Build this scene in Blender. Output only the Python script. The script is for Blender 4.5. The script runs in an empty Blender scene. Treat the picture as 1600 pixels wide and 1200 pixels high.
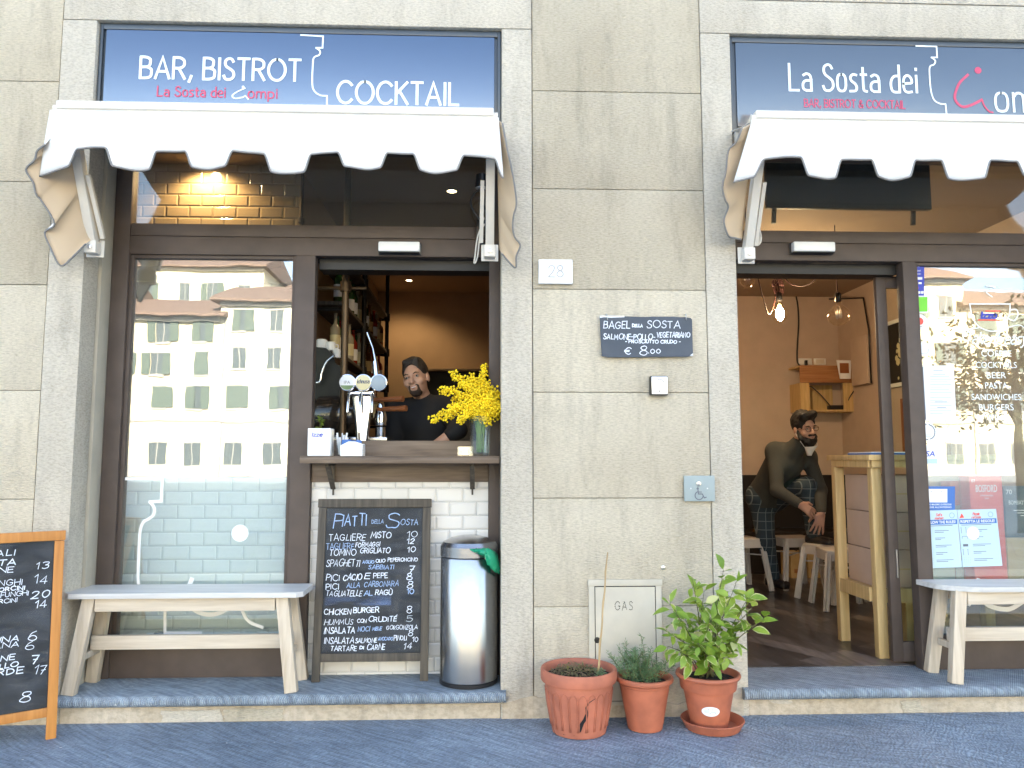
import bpy, bmesh, math, random
import numpy as np
from mathutils import Vector, Matrix
sc = bpy.context.scene
COL = sc.collection
R = math.radians
rnd = random.Random(7)

# ------------------------------------------------------------------ camera, sky, sun, exposure
F, PITCH, YAW, CZ, CY = 1200.0, R(5.6), R(2.2), 1.295, -4.0
cam_d = bpy.data.cameras.new('camera'); cam = bpy.data.objects.new('camera', cam_d); COL.objects.link(cam)
cam.location = (0, CY, CZ); cam.rotation_euler = (math.pi/2 + PITCH, 0, -YAW)
cam_d.sensor_width = 36; cam_d.lens = F*36/1600; cam_d.clip_start = 0.05; cam_d.clip_end = 1000
sc.camera = cam
SUN_EL, SUN_AZ = R(27), R(12)          # sun behind the bar's own roof, a little to the right
w = bpy.data.worlds.new('World'); sc.world = w; w.use_nodes = True
nt = w.node_tree; bg = nt.nodes['Background']
sky = nt.nodes.new('ShaderNodeTexSky'); sky.sky_type = 'NISHITA'; sky.sun_disc = False
sky.sun_elevation = SUN_EL; sky.sun_rotation = SUN_AZ; sky.air_density = 1.0; sky.dust_density = 1.2; sky.ozone_density = 1.0
hs = nt.nodes.new('ShaderNodeHueSaturation'); hs.inputs['Saturation'].default_value = .80; nt.links.new(sky.outputs[0], hs.inputs['Color']); nt.links.new(hs.outputs[0], bg.inputs[0]); bg.inputs[1].default_value = 0.13
sd = bpy.data.lights.new('sun', 'SUN'); sd.energy = 4.6; sd.angle = R(0.5); sd.color = (1, .93, .82)
so = bpy.data.objects.new('sun', sd); COL.objects.link(so)
sdir = Vector((math.sin(SUN_AZ)*math.cos(SUN_EL), math.cos(SUN_AZ)*math.cos(SUN_EL), math.sin(SUN_EL)))
so.rotation_euler = sdir.to_track_quat('Z', 'Y').to_euler(); so.location = (0, 0, 40)
sc.view_settings.view_transform = 'Standard'; sc.view_settings.look = 'None'
sc.view_settings.exposure = 2.85; sc.view_settings.gamma = 1
sc.cycles.max_bounces = 8; sc.cycles.transparent_max_bounces = 16; sc.cycles.use_denoising = True
sc.cycles.sample_clamp_indirect = 6

_fw = Vector((math.sin(YAW)*math.cos(PITCH), math.cos(YAW)*math.cos(PITCH), math.sin(PITCH)))
_rt = Vector((math.cos(YAW), -math.sin(YAW), 0)); _up = _rt.cross(_fw); _C = Vector((0, CY, CZ))
def ray(px, py): return _fw + _rt*((px-800)/F) - _up*((py-600)/F)
def at(px, py, Y):                      # measured point of the photograph on the upright plane y = Y
    d = ray(px, py); return _C + d*((Y-CY)/d.y)
def atz(px, py, z):                     # ... on the level plane at height z
    d = ray(px, py); return _C + d*((z-CZ)/d.z)

# ------------------------------------------------------------------ materials
def mat(name, col, rough=.6, metal=0., spec=.5, var=0., vscale=6., bump=0., bscale=60., bstretch=(1, 1, 1), coat=0., trans=0., sub=None, col2=None, detail=4.):
    m = bpy.data.materials.new(name); m.use_nodes = True
    n, l = m.node_tree.nodes, m.node_tree.links
    b = n['Principled BSDF']
    b.inputs['Base Color'].default_value = (*col, 1); b.inputs['Roughness'].default_value = rough
    b.inputs['Metallic'].default_value = metal; b.inputs['Specular IOR Level'].default_value = spec
    b.inputs['Coat Weight'].default_value = coat; b.inputs['Transmission Weight'].default_value = trans
    tc = n.new('ShaderNodeTexCoord')
    if var > 0 or col2:
        t = n.new('ShaderNodeTexNoise'); t.inputs['Scale'].default_value = vscale; t.inputs['Detail'].default_value = 6
        l.new(tc.outputs['Object'], t.inputs['Vector'])
        r = n.new('ShaderNodeValToRGB')
        c2 = col2 or tuple(min(1, c*(1+var)) for c in col); c1 = col if col2 else tuple(c*(1-var) for c in col)
        r.color_ramp.elements[0].position = .32; r.color_ramp.elements[1].position = .68
        r.color_ramp.elements[0].color = (*c1, 1); r.color_ramp.elements[1].color = (*c2, 1)
        l.new(t.outputs['Fac'], r.inputs[0]); l.new(r.outputs[0], b.inputs['Base Color'])
    if bump > 0:
        mp = n.new('ShaderNodeMapping'); mp.inputs['Scale'].default_value = bstretch
        t2 = n.new('ShaderNodeTexNoise'); t2.inputs['Scale'].default_value = bscale; t2.inputs['Detail'].default_value = detail
        bm_ = n.new('ShaderNodeBump'); bm_.inputs['Strength'].default_value = bump; bm_.inputs['Distance'].default_value = .01
        l.new(tc.outputs['Object'], mp.inputs[0]); l.new(mp.outputs[0], t2.inputs['Vector'])
        l.new(t2.outputs['Fac'], bm_.inputs['Height']); l.new(bm_.outputs[0], b.inputs['Normal'])
    return m

def emis(name, col, s):
    m = bpy.data.materials.new(name); m.use_nodes = True; n = m.node_tree.nodes
    b = n['Principled BSDF']; b.inputs['Base Color'].default_value = (*col, 1)
    b.inputs['Emission Color'].default_value = (*col, 1); b.inputs['Emission Strength'].default_value = s
    return m

def stone(name, ca, cb, tool=(1, 1, 7), tscale=55, bump=.5, stain=.22, rot=0.):
    m = bpy.data.materials.new(name); m.use_nodes = True; n, l = m.node_tree.nodes, m.node_tree.links
    b = n['Principled BSDF']; b.inputs['Roughness'].default_value = .85; b.inputs['Specular IOR Level'].default_value = .25
    tc = n.new('ShaderNodeTexCoord')
    def noise(scale, det, vec=None, rough=.55):
        t = n.new('ShaderNodeTexNoise'); t.inputs['Scale'].default_value = scale; t.inputs['Detail'].default_value = det
        t.inputs['Roughness'].default_value = rough
        l.new(vec or tc.outputs['Object'], t.inputs['Vector']); return t.outputs['Fac']
    big = noise(1.3, 5); r = n.new('ShaderNodeValToRGB')
    r.color_ramp.elements[0].position = .33; r.color_ramp.elements[1].position = .68
    r.color_ramp.elements[0].color = (*ca, 1); r.color_ramp.elements[1].color = (*cb, 1); l.new(big, r.inputs[0])
    gi = n.new('ShaderNodeNewGeometry'); mr = n.new('ShaderNodeMapRange'); mr.inputs[3].default_value = .90; mr.inputs[4].default_value = 1.05; l.new(gi.outputs['Random Per Island'], mr.inputs[0])
    # dirty patches and streaks
    mp0 = n.new('ShaderNodeMapping'); mp0.inputs['Scale'].default_value = (5, 5, 1.1); l.new(tc.outputs['Object'], mp0.inputs[0])
    st = noise(1.6, 7, mp0.outputs[0], .7); r2 = n.new('ShaderNodeValToRGB')
    r2.color_ramp.elements[0].position = .5; r2.color_ramp.elements[1].position = .78
    r2.color_ramp.elements[0].color = (1, 1, 1, 1); k = 1-stain; r2.color_ramp.elements[1].color = (k, k*.99, k*.98, 1)
    l.new(st, r2.inputs[0])
    mx = n.new('ShaderNodeMix'); mx.data_type = 'RGBA'; mx.blend_type = 'MULTIPLY'; mx.inputs[0].default_value = 1
    l.new(r.outputs[0], mx.inputs[6]); l.new(r2.outputs[0], mx.inputs[7])
    # small pits and chips
    pt = noise(19, 3, None, .6); rp = n.new('ShaderNodeValToRGB'); rp.color_ramp.elements[0].position = .70; rp.color_ramp.elements[1].position = .76
    rp.color_ramp.elements[0].color = (1, 1, 1, 1); rp.color_ramp.elements[1].color = (.80, .78, .74, 1); l.new(pt, rp.inputs[0])
    mxp = n.new('ShaderNodeMix'); mxp.data_type = 'RGBA'; mxp.blend_type = 'MULTIPLY'; mxp.inputs[0].default_value = 1; l.new(mx.outputs[2], mxp.inputs[6]); l.new(rp.outputs[0], mxp.inputs[7]); mx = mxp
    # tooling
    mp = n.new('ShaderNodeMapping'); mp.inputs['Scale'].default_value = tool; mp.inputs['Rotation'].default_value = (0, rot, 0)
    l.new(tc.outputs['Object'], mp.inputs[0])
    fine = noise(tscale, 5, mp.outputs[0], .65); r3 = n.new('ShaderNodeValToRGB')
    r3.color_ramp.elements[0].position = .36; r3.color_ramp.elements[1].position = .58
    r3.color_ramp.elements[0].color = (.79, .775, .75, 1); r3.color_ramp.elements[1].color = (1.08, 1.08, 1.08, 1); l.new(fine, r3.inputs[0])
    mx2 = n.new('ShaderNodeMix'); mx2.data_type = 'RGBA'; mx2.blend_type = 'MULTIPLY'; mx2.inputs[0].default_value = .8
    mi_ = n.new('ShaderNodeMix'); mi_.data_type = 'RGBA'; mi_.blend_type = 'MULTIPLY'; mi_.inputs[0].default_value = 1; l.new(mx.outputs[2], mi_.inputs[6]); l.new(mr.outputs[0], mi_.inputs[7])
    l.new(mi_.outputs[2], mx2.inputs[6]); l.new(r3.outputs[0], mx2.inputs[7]); l.new(mx2.outputs[2], b.inputs['Base Color'])
    bp = n.new('ShaderNodeBump'); bp.inputs['Strength'].default_value = bump; bp.inputs['Distance'].default_value = .012
    l.new(fine, bp.inputs['Height']); l.new(bp.outputs[0], b.inputs['Normal'])
    return m

def grooved(name, ca, cb, scale, ang, bump, dist=5.):
    m = stone(name, ca, cb, (1, 1, 1), 40, .3, .25); n, l = m.node_tree.nodes, m.node_tree.links
    b = n['Principled BSDF']; b.inputs['Roughness'].default_value = .6; b.inputs['Specular IOR Level'].default_value = .45
    old = b.inputs['Normal'].links[0].from_node
    tc = [x for x in n if x.bl_idname == 'ShaderNodeTexCoord'][0]
    mp = n.new('ShaderNodeMapping'); mp.inputs['Rotation'].default_value = (0, 0, ang); l.new(tc.outputs['Object'], mp.inputs[0])
    wv = n.new('ShaderNodeTexWave'); wv.inputs['Scale'].default_value = scale; wv.inputs['Distortion'].default_value = dist
    wv.inputs['Detail'].default_value = 3; wv.inputs['Detail Scale'].default_value = 1.6; l.new(mp.outputs[0], wv.inputs['Vector'])
    ns = n.new('ShaderNodeTexNoise'); ns.inputs['Scale'].default_value = 3; l.new(tc.outputs['Object'], ns.inputs['Vector'])
    mu = n.new('ShaderNodeMath'); mu.operation = 'MULTIPLY'; l.new(wv.outputs['Fac'], mu.inputs[0]); l.new(ns.outputs['Fac'], mu.inputs[1])
    # chisel furrows are toned darker; pale grit and specks lie between them
    r5 = n.new('ShaderNodeValToRGB'); r5.color_ramp.elements[0].position = .12; r5.color_ramp.elements[1].position = .5; r5.color_ramp.elements[0].color = (.80, .80, .81, 1); r5.color_ramp.elements[1].color = (1.08, 1.08, 1.08, 1); l.new(mu.outputs[0], r5.inputs[0])
    sp = n.new('ShaderNodeTexNoise'); sp.inputs['Scale'].default_value = 34; sp.inputs['Detail'].default_value = 1; l.new(tc.outputs['Object'], sp.inputs['Vector'])
    r6 = n.new('ShaderNodeValToRGB'); r6.color_ramp.elements[0].position = .775; r6.color_ramp.elements[1].position = .80; r6.color_ramp.elements[0].color = (0, 0, 0, 1); r6.color_ramp.elements[1].color = (1, 1, 1, 1); l.new(sp.outputs['Fac'], r6.inputs[0])
    # long tool strokes that swing about from slab to slab
    big = n.new('ShaderNodeTexNoise'); big.inputs['Scale'].default_value = .9; l.new(tc.outputs['Object'], big.inputs['Vector']); vr = n.new('ShaderNodeVectorRotate'); vr.rotation_type = 'Z_AXIS'; l.new(tc.outputs['Object'], vr.inputs['Vector'])
    am = n.new('ShaderNodeMath'); am.operation = 'MULTIPLY_ADD'; am.inputs[1].default_value = .30; am.inputs[2].default_value = ang-.15; l.new(big.outputs['Fac'], am.inputs[0]); l.new(am.outputs[0], vr.inputs['Angle'])
    ms = n.new('ShaderNodeMapping'); ms.inputs['Scale'].default_value = (5, 60, 1); l.new(vr.outputs[0], ms.inputs[0]); sk = n.new('ShaderNodeTexNoise'); sk.inputs['Scale'].default_value = 1; sk.inputs['Detail'].default_value = 4; l.new(ms.outputs[0], sk.inputs['Vector'])
    r7 = n.new('ShaderNodeValToRGB'); r7.color_ramp.elements[0].position = .36; r7.color_ramp.elements[1].position = .64; r7.color_ramp.elements[0].color = (.74, .75, .77, 1); r7.color_ramp.elements[1].color = (1.22, 1.22, 1.22, 1); l.new(sk.outputs['Fac'], r7.inputs[0])
    m7 = n.new('ShaderNodeMix'); m7.data_type = 'RGBA'; m7.blend_type = 'MULTIPLY'; m7.inputs[0].default_value = 1; l.new(b.inputs['Base Color'].links[0].from_socket, m7.inputs[6]); l.new(r7.outputs[0], m7.inputs[7]); l.new(m7.outputs[2], b.inputs['Base Color'])
    src = b.inputs['Base Color'].links[0].from_socket; m5 = n.new('ShaderNodeMix'); m5.data_type = 'RGBA'; m5.blend_type = 'MULTIPLY'; m5.inputs[0].default_value = 1; l.new(src, m5.inputs[6]); l.new(r5.outputs[0], m5.inputs[7])
    m6 = n.new('ShaderNodeMix'); m6.data_type = 'RGBA'; l.new(r6.outputs[0], m6.inputs[0]); l.new(m5.outputs[2], m6.inputs[6]); m6.inputs[7].default_value = (.62, .62, .60, 1); l.new(m6.outputs[2], b.inputs['Base Color'])
    bp = n.new('ShaderNodeBump'); bp.inputs['Strength'].default_value = bump; bp.inputs['Distance'].default_value = .012
    l.new(mu.outputs[0], bp.inputs['Height']); l.new(old.outputs[0], bp.inputs['Normal']); l.new(bp.outputs[0], b.inputs['Normal'])
    return m

def glass(name, refl=.12, tint=(.93, .97, .95), edge=.5, dust=0., wave=0.):
    m = bpy.data.materials.new(name); m.use_nodes = True; n, l = m.node_tree.nodes, m.node_tree.links
    n.remove(n['Principled BSDF']); out = n['Material Output']
    t = n.new('ShaderNodeBsdfTransparent'); t.inputs[0].default_value = (*tint, 1)
    g = n.new('ShaderNodeBsdfGlossy'); g.inputs['Roughness'].default_value = 0.0; g.inputs[0].default_value = (1, 1, 1, 1)
    lw = n.new('ShaderNodeLayerWeight'); lw.inputs[0].default_value = .5
    p = n.new('ShaderNodeMath'); p.operation = 'POWER'; p.inputs[1].default_value = 4; l.new(lw.outputs['Facing'], p.inputs[0])
    ma = n.new('ShaderNodeMath'); ma.operation = 'MULTIPLY_ADD'; ma.inputs[1].default_value = edge; ma.inputs[2].default_value = refl
    l.new(p.outputs[0], ma.inputs[0])
    mx = n.new('ShaderNodeMixShader'); l.new(ma.outputs[0], mx.inputs[0]); l.new(t.outputs[0], mx.inputs[1]); l.new(g.outputs[0], mx.inputs[2])
    last = mx.outputs[0]
    tc = n.new('ShaderNodeTexCoord')
    if wave > 0:                                   # old float glass is never quite flat
        ns = n.new('ShaderNodeTexNoise'); ns.inputs['Scale'].default_value = 3.2; ns.inputs['Detail'].default_value = 2; l.new(tc.outputs['Object'], ns.inputs['Vector'])
        bp = n.new('ShaderNodeBump'); bp.inputs['Strength'].default_value = 1; bp.inputs['Distance'].default_value = wave; l.new(ns.outputs['Fac'], bp.inputs['Height']); l.new(bp.outputs[0], g.inputs['Normal'])
    if dust > 0:                                   # thin film of street dust
        d = n.new('ShaderNodeBsdfDiffuse'); d.inputs[0].default_value = (.78, .76, .70, 1); ns = n.new('ShaderNodeTexNoise'); ns.inputs['Scale'].default_value = 2.5; ns.inputs['Detail'].default_value = 7; l.new(tc.outputs['Object'], ns.inputs['Vector'])
        mr = n.new('ShaderNodeMapRange'); mr.inputs[1].default_value = .3; mr.inputs[2].default_value = .7; mr.inputs[3].default_value = dust*.6; mr.inputs[4].default_value = dust*1.4; l.new(ns.outputs['Fac'], mr.inputs[0])
        m2 = n.new('ShaderNodeMixShader'); l.new(mr.outputs[0], m2.inputs[0]); l.new(last, m2.inputs[1]); l.new(d.outputs[0], m2.inputs[2]); last = m2.outputs[0]
    l.new(last, out.inputs[0]); return m

def tilemat(name, col, grout, rough=.12, tw=.15, th=.0757, off=(0, 0)):
    # glazed metro tiles on upright walls: brick pattern with bevelled edges
    m = bpy.data.materials.new(name); m.use_nodes = True; n, l = m.node_tree.nodes, m.node_tree.links
    b = n['Principled BSDF']; b.inputs['Roughness'].default_value = rough; b.inputs['Coat Weight'].default_value = .3
    tc = n.new('ShaderNodeTexCoord'); mp = n.new('ShaderNodeMapping'); mp.inputs['Rotation'].default_value = (R(90), 0, 0)
    sx = n.new('ShaderNodeSeparateXYZ'); cx = n.new('ShaderNodeCombineXYZ'); l.new(tc.outputs['Object'], sx.inputs[0])
    l.new(sx.outputs[0], cx.inputs[0]); l.new(sx.outputs[2], cx.inputs[1])
    ad = n.new('ShaderNodeVectorMath'); ad.operation = 'ADD'; ad.inputs[1].default_value = (off[0]+10*tw, off[1]+10*th, 0); l.new(cx.outputs[0], ad.inputs[0])
    def brick(ms, sm):
        k = n.new('ShaderNodeTexBrick'); k.inputs['Scale'].default_value = 1; k.inputs['Brick Width'].default_value = tw
        k.inputs['Row Height'].default_value = th; k.inputs['Mortar Size'].default_value = ms; k.inputs['Mortar Smooth'].default_value = sm
        k.offset = .5; l.new(ad.outputs[0], k.inputs['Vector']); return k
    k = brick(.0011, .1); k.inputs['Color1'].default_value = (*col, 1); k.inputs['Color2'].default_value = (*(c*.93 for c in col), 1)
    k.inputs['Mortar'].default_value = (*grout, 1); l.new(k.outputs[0], b.inputs['Base Color'])
    k2 = brick(.011, 1.0); bp = n.new('ShaderNodeBump'); bp.inputs['Strength'].default_value = .6; bp.inputs['Distance'].default_value = .008
    inv = n.new('ShaderNodeMath'); inv.operation = 'SUBTRACT'; inv.inputs[0].default_value = 1; l.new(k2.outputs['Fac'], inv.inputs[1])
    l.new(inv.outputs[0], bp.inputs['Height']); l.new(bp.outputs[0], b.inputs['Normal'])
    return m

def wood(name, ca, cb, rough=.5, scale=3., axis='X', bump=.15, stretch=14):
    m = bpy.data.materials.new(name); m.use_nodes = True; n, l = m.node_tree.nodes, m.node_tree.links
    b = n['Principled BSDF']; b.inputs['Roughness'].default_value = rough; b.inputs['Specular IOR Level'].default_value = .35
    tc = n.new('ShaderNodeTexCoord'); mp = n.new('ShaderNodeMapping')
    s = [stretch]*3; s['XYZ'.index(axis)] = 1; mp.inputs['Scale'].default_value = s; l.new(tc.outputs['Object'], mp.inputs[0])
    t = n.new('ShaderNodeTexNoise'); t.inputs['Scale'].default_value = scale; t.inputs['Detail'].default_value = 7; t.inputs['Distortion'].default_value = .6
    l.new(mp.outputs[0], t.inputs['Vector']); r = n.new('ShaderNodeValToRGB')
    r.color_ramp.elements[0].position = .3; r.color_ramp.elements[1].position = .7
    r.color_ramp.elements[0].color = (*ca, 1); r.color_ramp.elements[1].color = (*cb, 1); l.new(t.outputs['Fac'], r.inputs[0])
    l.new(r.outputs[0], b.inputs['Base Color'])
    bp = n.new('ShaderNodeBump'); bp.inputs['Strength'].default_value = bump; bp.inputs['Distance'].default_value = .004
    l.new(t.outputs['Fac'], bp.inputs['Height']); l.new(bp.outputs[0], b.inputs['Normal']); return m

def plankfloor():
    m = wood('grey brown plank floor', (.055, .052, .050), (.19, .175, .165), .3, 2.0, 'Y', .2, 9); n, l = m.node_tree.nodes, m.node_tree.links; b = n['Principled BSDF']; src = b.inputs['Base Color'].links[0].from_socket
    tc = n.new('ShaderNodeTexCoord'); mp = n.new('ShaderNodeMapping'); mp.inputs['Rotation'].default_value = (0, 0, R(58)); l.new(tc.outputs['Object'], mp.inputs[0]); k = n.new('ShaderNodeTexBrick'); l.new(mp.outputs[0], k.inputs[0])
    k.inputs['Scale'].default_value = 1; k.inputs['Brick Width'].default_value = 1.1; k.inputs['Row Height'].default_value = .15; k.inputs['Mortar Size'].default_value = .002; k.inputs['Color1'].default_value = (.35, .35, .36, 1); k.inputs['Color2'].default_value = (1.5, 1.42, 1.35, 1); k.inputs['Mortar'].default_value = (.1, .1, .1, 1); k.inputs['Bias'].default_value = -.2
    mx = n.new('ShaderNodeMix'); mx.data_type = 'RGBA'; mx.blend_type = 'MULTIPLY'; mx.inputs[0].default_value = 1; l.new(src, mx.inputs[6]); l.new(k.outputs[0], mx.inputs[7]); l.new(mx.outputs[2], b.inputs['Base Color']); return m
def smearmat(name, col, k):
    # chalk dust rubbed over the slate: patchy and half transparent
    m = mat(name, col, .95, spec=.1); n, l = m.node_tree.nodes, m.node_tree.links; tc = n.new('ShaderNodeTexCoord'); mp = n.new('ShaderNodeMapping'); mp.inputs['Scale'].default_value = (7, 7, 22); l.new(tc.outputs['Object'], mp.inputs[0])
    t = n.new('ShaderNodeTexNoise'); t.inputs['Scale'].default_value = 1; t.inputs['Detail'].default_value = 7; l.new(mp.outputs[0], t.inputs['Vector']); r = n.new('ShaderNodeMapRange'); r.inputs[1].default_value = .38; r.inputs[2].default_value = .75; r.inputs[3].default_value = 0; r.inputs[4].default_value = k; l.new(t.outputs['Fac'], r.inputs[0])
    tr = n.new('ShaderNodeBsdfTransparent'); mx = n.new('ShaderNodeMixShader'); l.new(r.outputs[0], mx.inputs[0]); l.new(tr.outputs[0], mx.inputs[1]); l.new(n['Principled BSDF'].outputs[0], mx.inputs[2]); l.new(mx.outputs[0], n['Material Output'].inputs[0]); return m
def clothmat(name, col, k):
    m = mat(name, col, .85, var=.05, vscale=3, bump=.15, bscale=7, spec=.2); n, l = m.node_tree.nodes, m.node_tree.links
    tr = n.new('ShaderNodeBsdfTranslucent'); tr.inputs[0].default_value = (col[0], col[1]*.93, col[2]*.82, 1); mx = n.new('ShaderNodeMixShader'); mx.inputs[0].default_value = k
    l.new(n['Principled BSDF'].outputs[0], mx.inputs[1]); l.new(tr.outputs[0], mx.inputs[2]); l.new(mx.outputs[0], n['Material Output'].inputs[0]); return m
def glossy_panel(base, k):
    # dark slate acrylic sheet with a strong clear gloss that mirrors the sky
    m = mat('glossy slate panel', base, .3); n, l = m.node_tree.nodes, m.node_tree.links
    g = n.new('ShaderNodeBsdfGlossy'); g.inputs['Roughness'].default_value = .04; g.inputs[0].default_value = (.92, .96, 1, 1)
    mx = n.new('ShaderNodeMixShader'); mx.inputs[0].default_value = k; l.new(n['Principled BSDF'].outputs[0], mx.inputs[1]); l.new(g.outputs[0], mx.inputs[2]); l.new(mx.outputs[0], n['Material Output'].inputs[0]); return m
M = {}
M['ashlar'] = stone('ashlar stone', (.59, .515, .39), (.735, .655, .51), (1, 1, 4.5), 42, .95, .30)
M['ashlar2'] = stone('darker ashlar stone', (.53, .462, .345), (.67, .593, .455), (1, 1, 4.5), 42, .95, .34)  # a little darker overall, for the upper courses and repair patches
M['surround'] = stone('dressed stone', (.53, .475, .385), (.665, .605, .50), (1, 1, 2.6), 52, .7, .30, R(35))
M['plaster'] = stone('rough plaster', (.44, .355, .245), (.60, .52, .41), (1, 1, 1.4), 26, .6, .35)
M['jambpaint'] = mat('painted jamb', (.42, .38, .30), .6, var=.08, bump=.15, bscale=50)
M['pave'] = grooved('paving stone', (.18, .225, .275), (.295, .355, .42), 16, R(38), .55, 11)
M['step'] = grooved('step stone', (.225, .27, .31), (.345, .40, .445), 34, R(35), .75, 1.0)
M['stepnose'] = stone('step nosing', (.24, .265, .285), (.36, .385, .40), (1, 1, 1), 50, .5, .3)
M['frame'] = mat('brown grey metal', (.088, .066, .054), .5, spec=.3, var=.10, vscale=9, bump=.05, bscale=120)
M['dark'] = mat('near black', (.008, .008, .008), .5)
M['black'] = mat('black plastic', (.012, .012, .013), .35)
M['bronze'] = mat('old bronze pipe', (.10, .065, .035), .45, .7, var=.25)
M['pane'] = glass('window glass', .17, dust=.05, wave=.00035)
M['pane2'] = glass('transom glass', .05, dust=.012)
M['clear'] = glass('clear glass', .05, (.955, .975, .975), .75)
M['bulb'] = glass('bulb glass', .05, (.99, .96, .9), .5)
M['tile'] = tilemat('white metro tile', (.76, .73, .67), (.40, .385, .35), off=(.03, .0))
M['tile2'] = tilemat('pale metro tile', (.80, .84, .84), (.36, .40, .41), off=(.06, .02))
M['tile3'] = tilemat('cream metro tile', (.44, .31, .18), (.16, .105, .05), off=(.02, .03))
M['white'] = mat('white paint', (.80, .80, .78), .45, var=.03)
M['canvas'] = clothmat('white awning canvas', (.78, .765, .74), .08)
M['trim'] = mat('grey piping', (.22, .21, .20), .7)
M['flap_shade'] = clothmat('shade-tinted canvas', (.74, .60, .43), .35)  # same white cloth; tan stands in for shade and light seeping through
M['armw'] = mat('ivory metal', (.66, .62, .55), .4, var=.05)
M['screw'] = mat('steel', (.55, .55, .55), .28, 1)
M['steel'] = mat('brushed steel', (.40, .40, .405), .24, 1, bump=.05, bscale=30, bstretch=(1, 1, 40), var=.06)
M['chrome'] = mat('chrome', (.85, .85, .86), .06, 1)
M['alu'] = mat('satin aluminium', (.72, .72, .70), .35, .6)
M['signb'] = glossy_panel((.007, .038, .105), .112)
M['signg'] = glossy_panel((.036, .055, .080), .075)
M['signf'] = mat('sign edge', (.05, .062, .075), .3, spec=.6)
M['letter'] = mat('sign lettering white', (.80, .86, .86), .5)
M['letterred'] = mat('sign lettering red', (.55, .06, .13), .5)
M['chalk'] = mat('chalk', (.74, .78, .84), .9, var=.15, vscale=60)
M['chalkblue'] = mat('blue chalk', (.34, .46, .68), .9, var=.25, vscale=60)
M['chalkdim'] = mat('dim chalk', (.40, .44, .48), .9, var=.25, vscale=60)
M['slate'] = mat('blackboard', (.026, .028, .029), .75, col2=(.048, .050, .052), vscale=5, bump=.05, spec=.2)
M['smear'] = smearmat('chalk dust smear', (.36, .38, .42), .16)
M['smearb'] = smearmat('blue chalk smear', (.20, .28, .48), .5)
M['slateb'] = mat('blue blackboard', (.045, .058, .078), .6, col2=(.068, .082, .105), vscale=6)
M['darkwood'] = wood('weathered dark wood', (.05, .042, .033), (.115, .095, .07), .65, axis='Z')
M['orangewood'] = wood('orange wood', (.44, .17, .035), (.58, .25, .06), .5, axis='Z')
M['benchw'] = wood('whitewashed wood', (.52, .43, .32), (.68, .585, .46), .6, axis='X', bump=.3)
M['benchleg'] = wood('whitewashed leg wood', (.48, .385, .275), (.66, .56, .43), .6, axis='Z', bump=.3)
M['benchtop'] = wood('pale worn bench top', (.50, .48, .45), (.66, .645, .61), .45, axis='X', bump=.2)
M['shelfw'] = wood('brown counter wood', (.10, .068, .045), (.20, .145, .10), .5, axis='X')
M['pine'] = wood('pine', (.50, .33, .13), (.66, .47, .22), .5, axis='Z')
M['crate'] = wood('reddish crate wood', (.26, .11, .04), (.42, .20, .08), .6, axis='X')
M['floorw'] = plankfloor()
M['terra'] = mat('terracotta plastic', (.42, .125, .062), .55, var=.17, vscale=11, bump=.12, bscale=40)
M['terraold'] = mat('faded terracotta plastic', (.42, .135, .075), .65, var=.22, vscale=8, bump=.16, bscale=30)
M['soil'] = mat('soil', (.025, .017, .010), .95, var=.5, vscale=60, bump=1, bscale=90)
def leafmat(name, a, b):
    m = mat(name, a, .42, var=.2, col2=b, vscale=9, spec=.4)
    n, l = m.node_tree.nodes, m.node_tree.links; bs = n['Principled BSDF']
    tr = n.new('ShaderNodeBsdfTranslucent'); mx = n.new('ShaderNodeMixShader'); mx.inputs[0].default_value = .22
    src = bs.inputs['Base Color'].links[0].from_socket; l.new(src, tr.inputs[0])
    l.new(bs.outputs[0], mx.inputs[1]); l.new(tr.outputs[0], mx.inputs[2]); l.new(mx.outputs[0], n['Material Output'].inputs[0]); return m
M['leaf'] = leafmat('lemon leaf', (.13, .24, .022), (.32, .43, .06))
M['leafy'] = leafmat('pale leaf edge', (.50, .52, .18), (.62, .60, .30))
M['herb'] = leafmat('herb green', (.09, .17, .06), (.20, .30, .14))
M['dry'] = leafmat('dry plant', (.20, .15, .06), (.13, .17, .05))
M['treeleaf'] = leafmat('tree leaf', (.02, .04, .012), (.05, .085, .02))
M['bark'] = mat('bark', (.12, .085, .055), .9, var=.3, bump=.6)
M['twig'] = mat('green twig', (.13, .12, .05), .8)
M['cane'] = mat('bamboo cane', (.42, .29, .14), .6, var=.15)
M['mimosa'] = mat('mimosa yellow', (.86, .62, .010), .85, var=.18, vscale=25)
M['stem'] = mat('flower stem', (.16, .28, .06), .6)
M['tan'] = mat('tan wall paint', (.34, .235, .14), .8, var=.05)
M['tan2'] = mat('warm wall paint', (.52, .41, .32), .8, var=.05)
M['ceil'] = mat('ceiling paint', (.27, .195, .135), .8)
M['bag'] = mat('green plastic bag', (.02, .34, .17), .25, var=.25, vscale=12, bump=.5, bscale=30)
M['skin'] = mat('skin', (.56, .33, .23), .5, var=.08)
M['skin2'] = mat('tan skin', (.44, .25, .17), .5, var=.08)
M['hair'] = mat('dark hair', (.006, .005, .004), .6, bump=.5, bscale=120)
M['hairg'] = mat('greying hair', (.022, .017, .014), .6, bump=.5, bscale=120)
M['shirt'] = mat('black shirt', (.008, .008, .009), .8)
M['sweater'] = mat('dark olive grey sweater', (.042, .044, .036), .9, var=.15, bump=.3, bscale=200)
M['sweaterf'] = mat('dark green sweater front', (.012, .026, .018), .9, bump=.3, bscale=200)
M['cloth'] = mat('white mask cloth', (.72, .70, .66), .8)
M['paper'] = mat('white paper', (.80, .82, .84), .7)
M['paperb'] = mat('pale blue paper', (.47, .61, .69), .7)
M['ink'] = mat('grey print', (.12, .13, .16), .7)
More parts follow.
